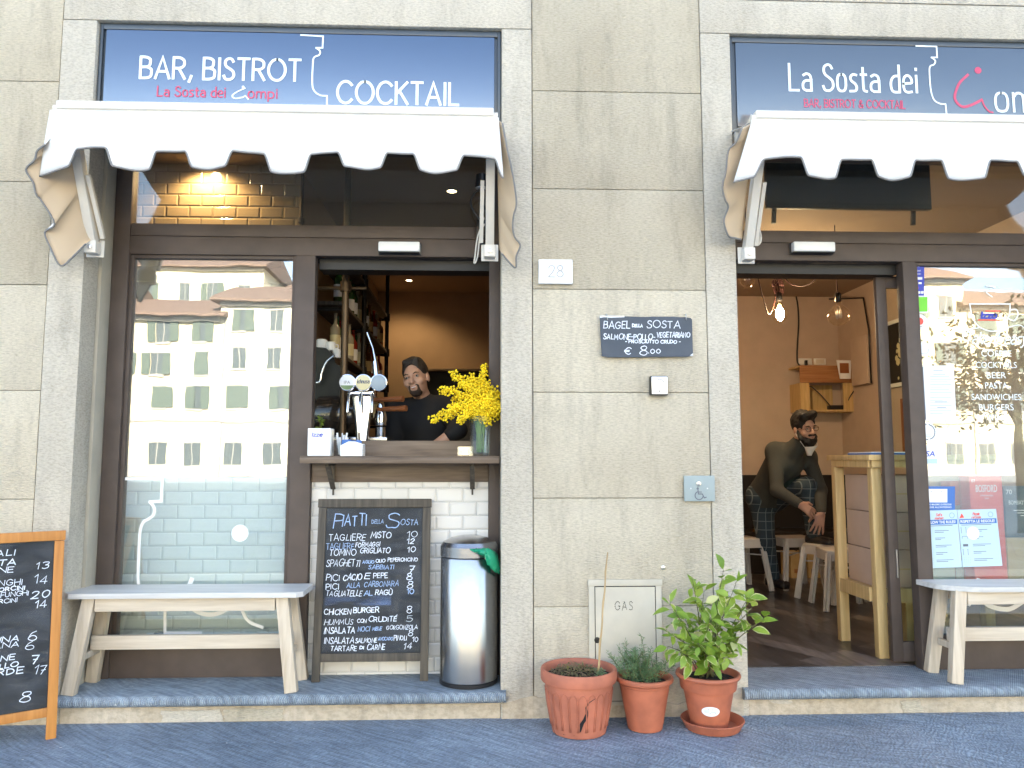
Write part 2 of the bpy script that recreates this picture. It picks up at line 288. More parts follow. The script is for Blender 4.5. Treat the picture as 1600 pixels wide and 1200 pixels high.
M['inkl'] = mat('pale print', (.40, .43, .47), .7)
M['blue'] = mat('blue print', (.04, .14, .42), .5)
M['blued'] = mat('deep blue print', (.03, .05, .42), .5)
M['red'] = mat('red print', (.74, .085, .06), .5)
M['green'] = mat('green print', (.16, .60, .03), .5)
M['teal'] = mat('slate teal card', (.045, .10, .13), .5, var=.12)
M['kraft'] = mat('kraft card', (.46, .32, .14), .7, var=.08)
M['cardb'] = mat('pinkish cardboard', (.50, .36, .27), .7, var=.06)
M['plaque'] = mat('white marble', (.78, .78, .77), .4, var=.03)
M['plaqueg'] = mat('engraved grey', (.42, .42, .42), .7)
M['palesign'] = mat('pale blue metal', (.29, .34, .335), .5, .0, var=.05)
M['gas'] = mat('worn painted plate', (.52, .47, .375), .6, spec=.3, var=.10, vscale=5, bump=.06)
M['enamel'] = mat('cream enamel steel', (.55, .52, .46), .35, var=.06)
M['redcord'] = mat('dark red cord', (.035, .004, .005), .7)
M['house1'] = mat('cream render', (.78, .66, .42), .9, var=.07, vscale=.6)
M['house2'] = mat('pale ochre render', (.80, .70, .48), .9, var=.07, vscale=.6)
M['house3'] = mat('white yellow render', (.80, .74, .55), .9, var=.06, vscale=.6)
M['shutter'] = mat('green shutter', (.10, .13, .10), .6)
M['wglass'] = mat('house window glass', (.10, .12, .12), .3)
M['rooft'] = mat('roof tile', (.22, .145, .105), .8, var=.3, vscale=8, bump=.5, bscale=9)
M['stonetrim'] = mat('grey stone trim', (.42, .39, .33), .8)
M['medal'] = mat('pale badge', (.62, .64, .66), .35)
M['medalg'] = mat('grey badge', (.25, .31, .36), .35)
M['medaly'] = mat('cream badge', (.62, .55, .32), .35)
M['brownwood'] = mat('brown handle wood', (.26, .09, .03), .4)
M['filament'] = emis('lit filament', (1, .55, .18), 25)
M['lampdisc'] = emis('lit lamp', (1, .74, .42), 9)

# ------------------------------------------------------------------ mesh builder
class MB:
    def __init__(s): s.v = []; s.f = []
    def add(s, vs, fs):
        o = len(s.v); s.v += [Vector(p) for p in vs]; s.f += [tuple(i+o for i in f) for f in fs]; return s
    def box(s, x0, x1, y0, y1, z0, z1, b=0.):
        if b <= 0:
            return s.add([(x, y, z) for z in (z0, z1) for y in (y0, y1) for x in (x0, x1)],
                [(0, 2, 3, 1), (4, 5, 7, 6), (0, 1, 5, 4), (2, 6, 7, 3), (0, 4, 6, 2), (1, 3, 7, 5)])
        bm = bmesh.new(); bmesh.ops.create_cube(bm, size=1)
        for v in bm.verts: v.co = Vector(((x0+x1)/2+v.co.x*(x1-x0), (y0+y1)/2+v.co.y*(y1-y0), (z0+z1)/2+v.co.z*(z1-z0)))
        b = min(b, .45*min(x1-x0, y1-y0, z1-z0))
        bmesh.ops.bevel(bm, geom=bm.edges[:], offset=b, segments=2, affect='EDGES', profile=.6)
        return s.bm(bm)
    def bm(s, bm, mtx=None):
        bm.verts.index_update(); vs = [(mtx @ v.co if mtx else v.co.copy()) for v in bm.verts]
        s.add(vs, [[v.index for v in f.verts] for f in bm.faces]); bm.free(); return s
    def bar(s, p, q, w, d, up=(0, 0, 1), b=.0):           # box section from p to q, w across, d along up x axis
        p, q = Vector(p), Vector(q); a = (q-p); L = a.length; a.normalize(); u = Vector(up)
        sd_ = a.cross(u)
        if sd_.length < 1e-4: sd_ = a.cross(Vector((0, 1, 0)))
        sd_.normalize(); n = sd_.cross(a)
        t = MB(); t.box(-w/2, w/2, -d/2, d/2, 0, L, b)
        m = Matrix((( *sd_, ), ( *n, ), ( *a, ))).transposed()
        s.add([p + m @ v for v in t.v], t.f); return s
    def tube(s, pts, r, n=8, caps=True):
        pts = [Vector(p) for p in pts]; rs = r if isinstance(r, (list, tuple)) else [r]*len(pts)
        rings = []; u = None
        for i, p in enumerate(pts):
            a = (pts[min(i+1, len(pts)-1)] - pts[max(i-1, 0)]).normalized()
            if u is None: u = a.orthogonal().normalized()
            else:
                u = u - a*u.dot(a); u = u.normalized() if u.length > 1e-6 else a.orthogonal().normalized()
            v = a.cross(u); rings.append([p + (u*math.cos(t)+v*math.sin(t))*rs[i] for t in [2*math.pi*k/n for k in range(n)]])
        vs = [q for g in rings for q in g]; fs = []
        for i in range(len(pts)-1):
            for k in range(n): fs.append((i*n+k, i*n+(k+1) % n, (i+1)*n+(k+1) % n, (i+1)*n+k))
        if caps: fs += [tuple(range(n))[::-1], tuple((len(pts)-1)*n+k for k in range(n))]
        return s.add(vs, fs)
    def lathe(s, prof, c=(0, 0, 0), n=32, mtx=None, cap=True):   # prof: (r, z)
        vs, fs = [], []
        for r, z in prof:
            for k in range(n):
                t = 2*math.pi*k/n; p = Vector((r*math.cos(t), r*math.sin(t), z))
                vs.append((mtx @ p if mtx else p) + Vector(c))
        for i in range(len(prof)-1):
            for k in range(n): fs.append((i*n+k, i*n+(k+1) % n, (i+1)*n+(k+1) % n, (i+1)*n+k))
        if cap:
            if prof[0][0] > 1e-5: fs.append(tuple(range(n))[::-1])
            if prof[-1][0] > 1e-5: fs.append(tuple((len(prof)-1)*n+k for k in range(n)))
        return s.add(vs, fs)
    def prism(s, poly, ax, a0, a1):                        # polygon in the two other axes, extruded along ax
        n = len(poly)
        def P(u, v, a): return {'x': (a, u, v), 'y': (u, a, v), 'z': (u, v, a)}[ax]
        return s.add([P(u, v, a0) for u, v in poly]+[P(u, v, a1) for u, v in poly],
            [tuple(range(n))[::-1], tuple(range(n, 2*n))]+[(i, (i+1) % n, n+(i+1) % n, n+i) for i in range(n)])
    def ball(s, c, r, sub=2, sc3=(1, 1, 1)):
        bm = bmesh.new(); bmesh.ops.create_icosphere(bm, subdivisions=sub, radius=r)
        for v in bm.verts: v.co = Vector((v.co.x*sc3[0], v.co.y*sc3[1], v.co.z*sc3[2]))+Vector(c)
        return s.bm(bm)
    def grid(s, f, nu, nv):
        vs = [f(i/nu, j/nv) for j in range(nv+1) for i in range(nu+1)]
        return s.add(vs, [(j*(nu+1)+i, j*(nu+1)+i+1, (j+1)*(nu+1)+i+1, (j+1)*(nu+1)+i) for j in range(nv) for i in range(nu)])

MW = {}
def mw(o): return MW.get(o.name, Matrix.Identity(4)) if o else Matrix.Identity(4)
def obj(name, mb, material, parent=None, smooth=None, local=False, solid=0., fixn=False):
    me = bpy.data.meshes.new(name)
    mi = Matrix.Identity(4) if (local or parent is None) else mw(parent).inverted()
    me.from_pydata([mi @ v for v in mb.v], [], mb.f); me.validate()
    if fixn:
        bm = bmesh.new(); bm.from_mesh(me); bmesh.ops.recalc_face_normals(bm, faces=bm.faces[:]); bm.to_mesh(me); bm.free()
    me.materials.append(M[material] if isinstance(material, str) else material)
    if smooth is not None:
        me.polygons.foreach_set('use_smooth', [True]*len(me.polygons))
        if smooth < 180: me.set_sharp_from_angle(angle=R(smooth))
    o = bpy.data.objects.new(name, me); COL.objects.link(o)
    if parent: o.parent = parent; MW[o.name] = mw(parent)
    if solid:
        md = o.modifiers.new('thick', 'SOLIDIFY'); md.thickness = solid; md.offset = 0
    return o
def tag(o, label, cat, group=None):
    o['label'] = label; o['category'] = cat
    if group: o['group'] = group
    return o
def thing(name, label, cat, loc=(0, 0, 0), rot=(0, 0, 0), group=None):
    o = bpy.data.objects.new(name, None); COL.objects.link(o); o.empty_display_size = .1
    o.location = loc; o.rotation_euler = rot
    from mathutils import Euler
    MW[o.name] = Matrix.Translation(Vector(loc)) @ Euler(rot).to_matrix().to_4x4()
    return tag(o, label, cat, group)
def struct(name, mb, m, smooth=None):
    o = obj(name, mb, m, None, smooth); o['kind'] = 'structure'; return o
def stuff(name, mb, m, label, cat, smooth=None):
    o = obj(name, mb, m, None, smooth); o['kind'] = 'stuff'; return tag(o, label, cat)
def B(*a): return MB().box(*a)

# ------------------------------------------------------------------ stroke lettering
FONT = {
'A': '75|0,0 37,100 75,0;13,33 62,33', 'B': '60|0,0 0,100;~0,100 30,99 50,90 52,76 48,60 30,53 0,52;~0,52 36,52 58,42 60,26 56,9 36,1 0,0',
'C': '80|~77,83 63,95 42,100 19,91 4,70 0,50 4,30 19,9 42,0 63,5 77,17', 'D': '72|0,0 0,100;~0,100 32,97 62,80 72,50 62,20 32,3 0,0',
'E': '52|52,100 0,100 0,0 52,0;0,52 45,52', 'F': '50|50,100 0,100 0,0;0,50 42,50',
'G': '82|~77,83 63,95 42,100 19,91 4,70 0,50 4,30 19,9 42,0 66,6 78,25 80,46;80,46 45,46', 'H': '68|0,100 0,0;68,100 68,0;0,52 68,52',
'I': '6|3,100 3,0', 'J': '40|~40,100 40,30 30,5 14,0 0,12', 'K': '62|0,100 0,0;60,100 0,45;18,60 62,0', 'L': '48|0,100 0,0 48,0',
'M': '85|0,0 8,100 42,30 77,100 85,0', 'N': '70|0,0 0,100 70,0 70,100',
'O': '92|~46,100 24,94 6,74 0,50 6,26 24,6 46,0 68,6 86,26 92,50 86,74 68,94 46,100',
'P': '58|0,0 0,100;~0,100 34,99 54,88 58,74 54,60 34,50 0,50', 'R': '62|0,0 0,100;~0,100 34,99 54,88 58,74 54,60 34,50 0,50;28,50 62,0',
'S': '55|~50,85 42,96 28,100 10,92 6,75 14,61 32,51 50,38 54,18 42,4 25,0 8,4 0,18', 'T': '60|0,100 60,100;30,100 30,0',
'U': '68|~0,100 0,60 1,30 12,8 34,0 56,8 67,30 68,60 68,100', 'V': '70|0,100 35,0 70,100', 'W': '100|0,100 25,0 50,80 75,0 100,100',
'X': '64|0,100 64,0;64,100 0,0', 'Y': '64|0,100 32,50 64,100;32,50 32,0', 'Z': '60|0,100 60,100 0,0 60,0',
'0': '58|~29,100 9,82 0,50 9,18 29,0 49,18 58,50 49,82 29,100', '1': '24|0,75 22,100 22,0', '2': '55|~2,75 10,93 30,100 50,90 52,72 35,40 0,0;0,0 55,0',
'3': '52|~3,90 25,100 48,90 48,70 25,54;~25,54 50,45 52,20 40,4 22,0 2,10', '4': '58|44,0 44,100 0,30 58,30',
'5': '55|50,100 8,100 5,55;~5,55 30,62 52,48 52,22 38,3 15,0 0,10', '6': '56|~45,100 20,80 5,45 3,18 25,0 48,8 54,30 42,50 25,54 6,40',
'7': '52|0,100 52,100 18,0;15,50 44,50', '8': '54|~27,100 8,92 6,72 27,55 48,72 46,92 27,100;~27,55 4,40 0,15 27,0 52,15 50,40 27,55', '9': '54|~48,70 40,52 20,50 4,66 8,90 28,100 46,90 50,65 40,25 15,0',
',': '16|14,14 2,-14', '.': '6|3,6 3,0', '-': '36|0,48 36,48', '/': '50|0,-5 50,105', '!': '6|3,100 3,28;3,5 3,0',
'&': '70|~70,0 22,60 16,80 30,98 46,88 42,70 6,36 3,12 24,0 46,6 66,42', 'e_': '',
'\u20ac': '66|~64,86 44,100 18,84 9,50 18,16 44,0 64,14;0,60 48,60;0,40 46,40', '\u00c9': '52|52,100 0,100 0,0 52,0;0,52 45,52;18,112 52,140', '\u00d9': '68|~0,100 0,60 1,30 12,8 34,0 56,8 67,30 68,60 68,100;20,135 46,112',
'a': '46|~5,58 22,64 40,58 46,42;46,42 46,0 18,0;~18,0 3,7 2,26 16,37 46,38', 'o': '46|~23,64 8,60 1,46 0,32 1,18 8,4 23,0 38,4 45,18 46,32 45,46 38,60 23,64',
's': '38|~36,62 18,64 4,54 8,40 28,28 36,14 28,2 0,0', 't': '30|~12,90 12,60 12,20 16,4 30,0;0,64 30,64', 'd': '46|46,102 46,0;~46,62 20,60 4,46 0,25 5,7 20,0 46,0',
'e': '46|~0,32 20,34 44,36 45,48 36,60 20,64 5,54 0,32 5,8 22,0 44,2', 'i': '6|3,64 3,0;3,85 3,91', 'm': '74|0,64 0,0;~0,48 10,61 22,64 34,57 37,40;37,40 37,0;~37,46 47,61 60,64 71,57 74,40;74,40 74,0',
'n': '40|0,64 0,0;~0,48 12,62 28,62 39,52 40,38;40,38 40,0', 'p': '46|0,64 0,-32;~0,62 22,64 40,54 46,32 40,9 22,0 0,2', 'c': '40|~40,58 22,64 4,50 0,32 4,12 22,0 40,6',
'k': '38|0,98 0,0;36,62 0,26;12,37 38,0', 'y': '42|0,64 20,4;~42,64 22,6 10,-24 -6,-28', 'z': '38|0,62 38,62 0,0 38,0', 'l': '8|~4,100 4,10 10,0', 'r': '28|0,64 0,0;~0,45 10,62 28,62', 'u': '40|~0,64 0,20 10,0 28,2 40,20;40,64 40,0', 'h': '40|0,100 0,0;~0,46 12,62 28,62 39,52 40,38;40,38 40,0',
}
def smoothpts(p, n=4):
    p = [Vector(v) for v in p]
    q = [p[0]*2-p[1]] + p + [p[-1]*2-p[-2]] if (p[0]-p[-1]).length > 1e-6 else [p[-2]] + p + [p[1]]
    o = []
    for i in range(1, len(q)-2):
        a, b, c, d = q[i-1], q[i], q[i+1], q[i+2]
        for k in range(n):
            t = k/n; o.append(.5*((2*b)+(c-a)*t+(2*a-5*b+4*c-d)*t*t+(3*b-a-3*c+d)*t**3))
    return o + [p[-1]]
def ribbon(mb, pts, w, place, depth, thick=.0008, closed=False):
    """a flat line of width w through 2-D points; place(x, y, h) puts it on its surface, h above it"""
    pts = [p for i, p in enumerate(pts) if i == 0 or (p-pts[i-1]).length > 1e-6]
    if len(pts) < 2: return
    dirs = [(pts[i+1]-pts[i]).normalized() for i in range(len(pts)-1)]
    if not closed:
        pts = [pts[0]-dirs[0]*w*.35] + pts[1:-1] + [pts[-1]+dirs[-1]*w*.35] if len(pts) > 2 else [pts[0]-dirs[0]*w*.35, pts[-1]+dirs[-1]*w*.35]
    L, Rr = [], []
    for i, p in enumerate(pts):
        d0 = dirs[max(i-1, 0)]; d1 = dirs[min(i, len(dirs)-1)]
        n0 = Vector((-d0.y, d0.x)); n1 = Vector((-d1.y, d1.x)); n = n0+n1
        if n.length < .3: n = n1*1.0
        else: n = n.normalized()*min(1/max(.45, n.normalized().dot(n1)), 2.0)
        L.append(p+n*w/2); Rr.append(p-n*w/2)
    k = len(pts); vs = [place(p.x, p.y, depth+thick) for p in L]+[place(p.x, p.y, depth+thick) for p in Rr]
    mb.add(vs, [(i, k+i, k+i+1, i+1) for i in range(k-1)])
def textwidth(t, h, track=.22, narrow=1.):
    x = 0
    for c in t:
        if c == ' ': x += .42*h*narrow; continue
        g = FONT.get(c) or FONT[c.upper()]
        x += (float(g.split('|')[0])/100*narrow+track)*h
    return x-track*h
def strokes(mb, text, x, y, h, w, place, width=None, jit=0., slant=0., track=.22, base=.0005, narrow=1., rise=0.):
    if width: narrow = 1.; tw = textwidth(text, h, track, 1.); s = width/tw; narrow = s; track = track*s
    ti = 0
    for c in text:
        if c == ' ': x += .42*h*narrow; continue
        g = FONT.get(c) or FONT[c.upper()]
        gw, ss = g.split('|'); jy = rnd.uniform(-jit, jit)*h; js = 1+rnd.uniform(-jit, jit)*1.5; jr = slant+rnd.uniform(-jit, jit)*1.2
        for k, st in enumerate(ss.split(';')):
            sm = st[0] == '~'; pts = [Vector([float(a)/100 for a in q.split(',')]) for q in st.lstrip('~').split()]
            if jit: pts = [p+Vector((rnd.uniform(-jit, jit), rnd.uniform(-jit, jit)))*.4 for p in pts]
            if sm: pts = smoothpts(pts)
            pts = [Vector((x+(p.x*narrow+p.y*jr)*h*js, y+jy+p.y*h*js+rise*(x+p.x*h))) for p in pts]
            ribbon(mb, pts, w, place, base+.00012*((ti+k) % 5))
        ti += 2
        x += (float(gw)/100*narrow+track)*h
    return x
def onplane(o, ux=(1, 0, 0), uz=(0, 0, 1), n=(0, -1, 0)):
    o, ux, uz, n = Vector(o), Vector(ux), Vector(uz), Vector(n)
    return lambda x, y, h: o+ux*x+uz*y+n*h
def disc(mb, x, y, r, place, depth, n=20, r0=0.):
    if r0 <= 0: mb.add([place(x+r*math.cos(2*math.pi*k/n), y+r*math.sin(2*math.pi*k/n), depth) for k in range(n)], [tuple(range(n))])
    else:
        vs = [place(x+q*math.cos(2*math.pi*k/n), y+q*math.sin(2*math.pi*k/n), depth) for q in (r, r0) for k in range(n)]
        mb.add(vs, [(k, (k+1) % n, n+(k+1) % n, n+k) for k in range(n)])
def quad(mb, x0, x1, y0, y1, place, depth): mb.add([place(x0, y0, depth), place(x1, y0, depth), place(x1, y1, depth), place(x0, y1, depth)], [(0, 1, 2, 3)])
def typed(mb, text, x, y, h, place, depth, width=None, bold=0., align='LEFT', shear=0.):
    """clean sans lettering set with the built-in typeface, h = cap height"""
    cu = bpy.data.curves.new('t', 'FONT'); cu.body = text; cu.size = h/.69; cu.offset = bold*h; cu.shear = shear; cu.resolution_u = 3; cu.fill_mode = 'FRONT'
    o = bpy.data.objects.new('t', cu); COL.objects.link(o); dg = bpy.context.evaluated_depsgraph_get(); dg.update()
    me = bpy.data.meshes.new_from_object(o.evaluated_get(dg)); bpy.data.objects.remove(o); bpy.data.curves.remove(cu)
    xs = [v.co.x for v in me.vertices] or [0]; x0, x1 = min(xs), max(xs); k = (width/(x1-x0)) if width else 1
    dx = {'LEFT': 0, 'CENTER': -.5*(x1-x0)*k, 'RIGHT': -(x1-x0)*k}[align]
    mb.add([place(x+dx+(v.co.x-x0)*k, y+v.co.y, depth) for v in me.vertices], [tuple(p.vertices) for p in me.polygons]); bpy.data.meshes.remove(me)

# ================================================================== THE SETTING
STEP = .14
def pave_mesh():
    m = MB(); m.add([(-160, -160, 0), (160, -160, 0), (160, 160, 0), (-160, 160, 0)], [(0, 1, 2, 3)]); return m
struct('pavement', pave_mesh(), 'pave')

bld = thing('building', 'old stone building with two shop openings, grey ashlar piers and dressed door surrounds', 'building')
ZJ = [-.02, .545, 1.095, 1.645, 2.195, 2.745, 3.295, 3.845, 4.45]
def blocks(x0, x1, zs, y0=0., y1=.13, jl=.0018, seed=1):
    rr = random.Random(seed); m = MB()
    for i in range(len(zs)-1):
        y = y0+rr.uniform(-.0015, .002)
        m.box(x0+jl, x1-jl, y, y1, zs[i]+jl, zs[i+1]-jl, .0035)
    return m
def allblocks(zs, s0):
    m = blocks(.263, 1.193, zs, seed=s0)
    for o in (blocks(-3.55, -2.257, zs, seed=s0+1), blocks(3.70, 4.9, zs, seed=s0+2)): m.add(o.v, o.f)
    return m
obj('ashlar_wall', allblocks(ZJ[:5], 2), 'ashlar', bld, 30)
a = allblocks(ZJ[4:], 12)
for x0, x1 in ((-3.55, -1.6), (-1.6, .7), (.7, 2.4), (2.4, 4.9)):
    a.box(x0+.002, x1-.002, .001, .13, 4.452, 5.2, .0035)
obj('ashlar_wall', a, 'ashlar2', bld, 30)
mortar = mat('joint mortar', (.26, .235, .19), .9, var=.3, vscale=30)
k = MB(); k.box(.268, 1.188, .012, .30, -.05, 4.4); k.box(-3.5, -2.262, .012, .30, -.05, 4.4); k.box(3.705, 4.85, .012, .30, -.05, 4.4); k.box(-3.5, 4.85, .135, .3, 4.4, 5.1)
obj('mortar', k, mortar, bld)
def surround(x0, x1, X0, X1):
    m = MB(); j = .002
    m.box(X0+j, x0, -.004, .15, -.02, 3.642, .006); m.box(x1, X1-j, -.004, .30, -.02, 3.642, .006)
    m.box(X0+j, X1-j, -.002, .30, 3.646, 3.842, .006); m.box(X0+j, X1-j, -.003, .13, 3.847, 4.446, .006)
    return m
obj('stone_surround', surround(-2.075, .097, -2.257, .263), 'surround', bld, 30)
obj('stone_surround', surround(1.36, 3.52, 1.193, 3.70), 'surround', bld, 30)
obj('painted_jamb', B(-2.25, -2.062, .157, .30, .0, 3.64, .004), 'jambpaint', bld, 30)
obj('painted_jamb', B(1.20, 1.352, .301, .40, .0, 3.64, .004), 'jambpaint', bld, 30)
def step(X0, X1, x0, x1):
    m = MB(); n = 10; prof = [(.36, STEP), (-.028, STEP)]
    prof += [(-.028-.027*math.sin(t*math.pi/n), STEP-.027+.027*math.cos(t*math.pi/n)) for t in range(1, n)]
    prof += [(-.028, STEP-.056), (.36, STEP-.056)]
    m.prism(prof, 'x', x0, x1)
    # the nosing runs a little past the jambs on both sides
    p2 = [(-.0045, STEP-.0005), (-.028, STEP-.0005)] + [(-.028-.0268*math.sin(t*math.pi/n), STEP-.027+.0268*math.cos(t*math.pi/n)) for t in range(1, n)] + [(-.028, STEP-.0555), (-.0045, STEP-.0555)]
    m.prism(p2, 'x', X0, x0); m.prism(p2, 'x', x1, X1)
    return m
for X0, X1, x0, x1 in ((-2.115, .122, -2.074, .096), (1.325, 3.56, 1.361, 3.519)):
    s = obj('doorstep', step(X0, X1, x0, x1), 'step', bld, 40)
    p = MB(); p.box(x0+.001, x1-.001, .004, .2, -.02, STEP-.058)
    obj('plaster_riser', p, 'plaster', s)
# patched cement along the foot of the wall, an uneven skim a few mm proud of the stone
def skim(x0, x1, seed):
    rr = random.Random(seed); n = int((x1-x0)/.03); m = MB(); hs = []
    h = .07
    for i in range(n+1):
        h += rr.uniform(-.012, .012); h = min(.11, max(.03, h)); hs.append(h)
    for i in range(n):
        xa, xb = x0+(x1-x0)*i/n, x0+(x1-x0)*(i+1)/n
        m.add([(xa, -.007, -.01), (xb, -.007, -.01), (xb, -.006, hs[i+1]), (xa, -.006, hs[i]), (xb, .01, hs[i+1]+.004), (xa, .01, hs[i]+.004)], [(0, 1, 2, 3), (3, 2, 4, 5)])
    return m
obj('cement_patch', skim(.105, 1.33, 5), 'plaster', bld); obj('cement_patch', skim(-3.5, -2.08, 6), 'plaster', bld)

def patch(pts, y, th, seed):
    rr = random.Random(seed); q = [at(a_, b_, y) for a_, b_ in pts]; poly = []
    for i in range(len(q)):
        for k in range(5):
            p = q[i].lerp(q[(i+1) % len(q)], k/5); poly.append((p.x+rr.uniform(-.006, .006), max(.002, p.z+rr.uniform(-.004, .004))))
    return MB().prism(poly, 'y', y-th, y+.004)
for i, pts in enumerate((((252, 1111), (345, 1109), (348, 1129), (254, 1131)), ((350, 1108), (442, 1106), (441, 1126), (352, 1128)), ((1196, 1090), (1240, 1088), (1236, 1098), (1206, 1099)), ((1408, 1096), (1436, 1093), (1443, 1112), (1411, 1114)))):
    obj('cement_repair', patch(pts, .003, .004, 40+i), M['ashlar2'] if i % 2 else M['surround'], bld, fixn=True)
FY = .30
def frame(xs, door, win, zt=3.13, panel=.305):
    """xs: outer stiles; door/win spans"""
    m = MB(); b = .004
    m.box(xs[0], xs[1], .262, .34, STEP, zt, b); m.box(xs[2], xs[3], .262, .34, STEP, zt, b)
    m.box(xs[1], xs[2], .268, .338, 2.435, 2.538, b); m.box(xs[1], xs[2], .272, .337, 2.541, 2.612, b)
    m.box(xs[1], xs[2], .27, .336, zt-.09, zt-.001, b)
    lo, hi = (win[1], door[0]) if win[0] < door[0] else (door[1], win[0])
    m.box(lo, hi, .264, .339, STEP, 2.4349, b)
    m.box(win[0], win[1], .274, .335, STEP, panel, b)
    # slim glazing beads round the window
    for x0, x1, z0, z1 in ((win[0], win[0]+.022, panel, 2.435), (win[1]-.022, win[1], panel, 2.435), (win[0]+.022, win[1]-.022, panel, panel+.018), (win[0]+.022, win[1]-.022, 2.415, 2.435)):
        m.box(x0, x1, .283, .33, z0, z1, .003)
    return m
DL, WL = (-.94, .035), (-1.97, -1.05)
DR, WR = (1.41, 2.425), (2.50, 3.46)
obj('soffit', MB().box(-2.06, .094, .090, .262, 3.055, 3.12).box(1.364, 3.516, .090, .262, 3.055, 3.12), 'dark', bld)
f1 = obj('shopfront_frame', frame((-2.06, -1.97, .035, .096), DL, WL), 'frame', bld, 30)
f2 = obj('shopfront_frame', frame((1.355, 1.41, 3.46, 3.519), DR, WR), 'frame', bld, 30)
obj('window_pane', B(WL[0]+.01, WL[1]-.01, .302, .310, .31, 2.425), 'pane', bld)
obj('window_pane', B(WR[0]+.01, WR[1]-.01, .302, .310, .31, 2.425), 'pane', bld)
obj('transom_pane', B(-1.965, .032, .280, .288, 2.614, 3.039), 'pane2', bld)
obj('transom_pane', B(1.413, 3.455, .280, .288, 2.614, 3.034), 'pane2', bld)
obj('door_track', B(-.935, .30, .342, .47, 2.375, 2.437), 'dark', bld); obj('door_track', B(1.36, 2.43, .342, .47, 2.375, 2.437), 'dark', bld)
# sliding door leaf of the right shop, open and parked behind the fixed light
lf = MB(); lf.box(2.335, 2.395, .40, .435, STEP+.012, 2.38, .003); lf.box(3.36, 3.42, .40, .435, STEP+.012, 2.38, .003)
lf.box(2.395, 3.36, .402, .433, STEP+.012, .26, .003); lf.box(2.395, 3.36, .402, .433, 2.31, 2.38, .003)
sl = obj('sliding_door', lf, 'frame', bld, 30); obj('door_pane', B(2.396, 3.359, .414, .42, .261, 2.309), glass('door glass', .03), sl)
obj('door_handle', B(2.372, 2.38, .385, .399, .62, .78, .002), 'screw', sl)

# ---- interiors
BACK_L, BACK_R, FLO = 4.7, 4.3, .143
cx_ = at(1313, 600, BACK_R).x
fl = MB(); fl.box(-1.3, .32, .362, BACK_L, .05, FLO); obj('bar_floor', fl, 'floorw', bld)
fl = MB(); fl.box(1.2, cx_+.1, .362, BACK_R, .05, FLO); fo = obj('room_floor', fl, None or 'floorw', bld)
wl = MB(); wl.box(-1.28, -1.20, 1.0, BACK_L, FLO, 3.2); wl.box(-1.28, .4, BACK_L, BACK_L+.1, FLO, 3.2); wl.box(.30, .38, .345, BACK_L, FLO, 3.2)
obj('bar_wall', wl, 'tan', bld)
wl = MB(); wl.box(1.16, 1.24, .41, BACK_R, FLO, 3.1); wl.box(1.16, cx_+.1, BACK_R, BACK_R+.1, FLO, 3.1); wl.box(cx_, cx_+.08, .345, BACK_R, FLO, 3.1)
obj('room_wall', wl, 'tan2', bld)
obj('bar_ceiling', B(-2.35, .38, .345, BACK_L+.1, 3.2, 3.28), 'ceil', bld)
obj('room_ceiling', B(1.16, cx_+.1, .345, BACK_R+.1, 3.1, 3.18), 'ceil', bld)
obj('tiled_wall', B(-2.30, -1.19, .90, .98, 2.50, 3.2), 'tile3', bld)
obj('unlit_backing', MB().box(-2.30, -1.19, .88, .98, FLO, 2.498).box(-2.275, -1.19, .48, .879, 2.42, 2.498), 'dark', bld)  # added near-black sheet for the unlit depth; its ledge closes off the lamp above
obj('tiled_wall', B(-2.06, -1.02, .43, .52, FLO, at(300, 746, .43).z), 'tile2', bld)
obj('tiled_wall', B(-.938, .033, .305, .42, STEP, 1.17), 'tile', bld)
obj('side_wall', B(-2.36, -2.28, .345, 1.0, 0, 3.2), 'dark', bld)
k = MB()                                                # masonry mass round and above the rooms, up to the roof
k.box(-14, -2.37, .31, 9, -.05, 3.9); k.box(.39, 1.15, .31, 9, -.05, 3.9); k.box(cx_+.12, 14, .31, 9, -.05, 3.9)
k.box(-2.37, .39, BACK_L+.12, 9, -.05, 3.9); k.box(1.15, cx_+.12, BACK_R+.12, 9, -.05, 3.9); k.box(-14, 14, .31, 9, 3.9, 21.0); k.box(-60, -14.01, .31, 12, -.05, 19.5); k.box(14.01, 60, .31, 12, -.05, 20.5)
k.box(-2.37, .39, .31, 5.0, 3.3, 3.9); k.box(1.15, cx_+.12, .31, 5.0, 3.2, 3.9)
k.box(-14, -3.56, .002, .3, -.05, 21); k.box(4.91, 14, .002, .3, -.05, 21); k.box(-3.55, 4.9, .003, .3, 5.205, 21)
obj('upper_masonry', k, 'ashlar', bld)
dado = MB(); dado.box(1.25, cx_-.002, BACK_R-.03, BACK_R-.001, FLO, at(1250, 742, BACK_R).z); dado.box(1.25, cx_-.035, BACK_R-.50, BACK_R-.031, FLO, .56, .01)
obj('dark_panelling', dado, mat('black brown panel', (.010, .008, .007), .5), bld)

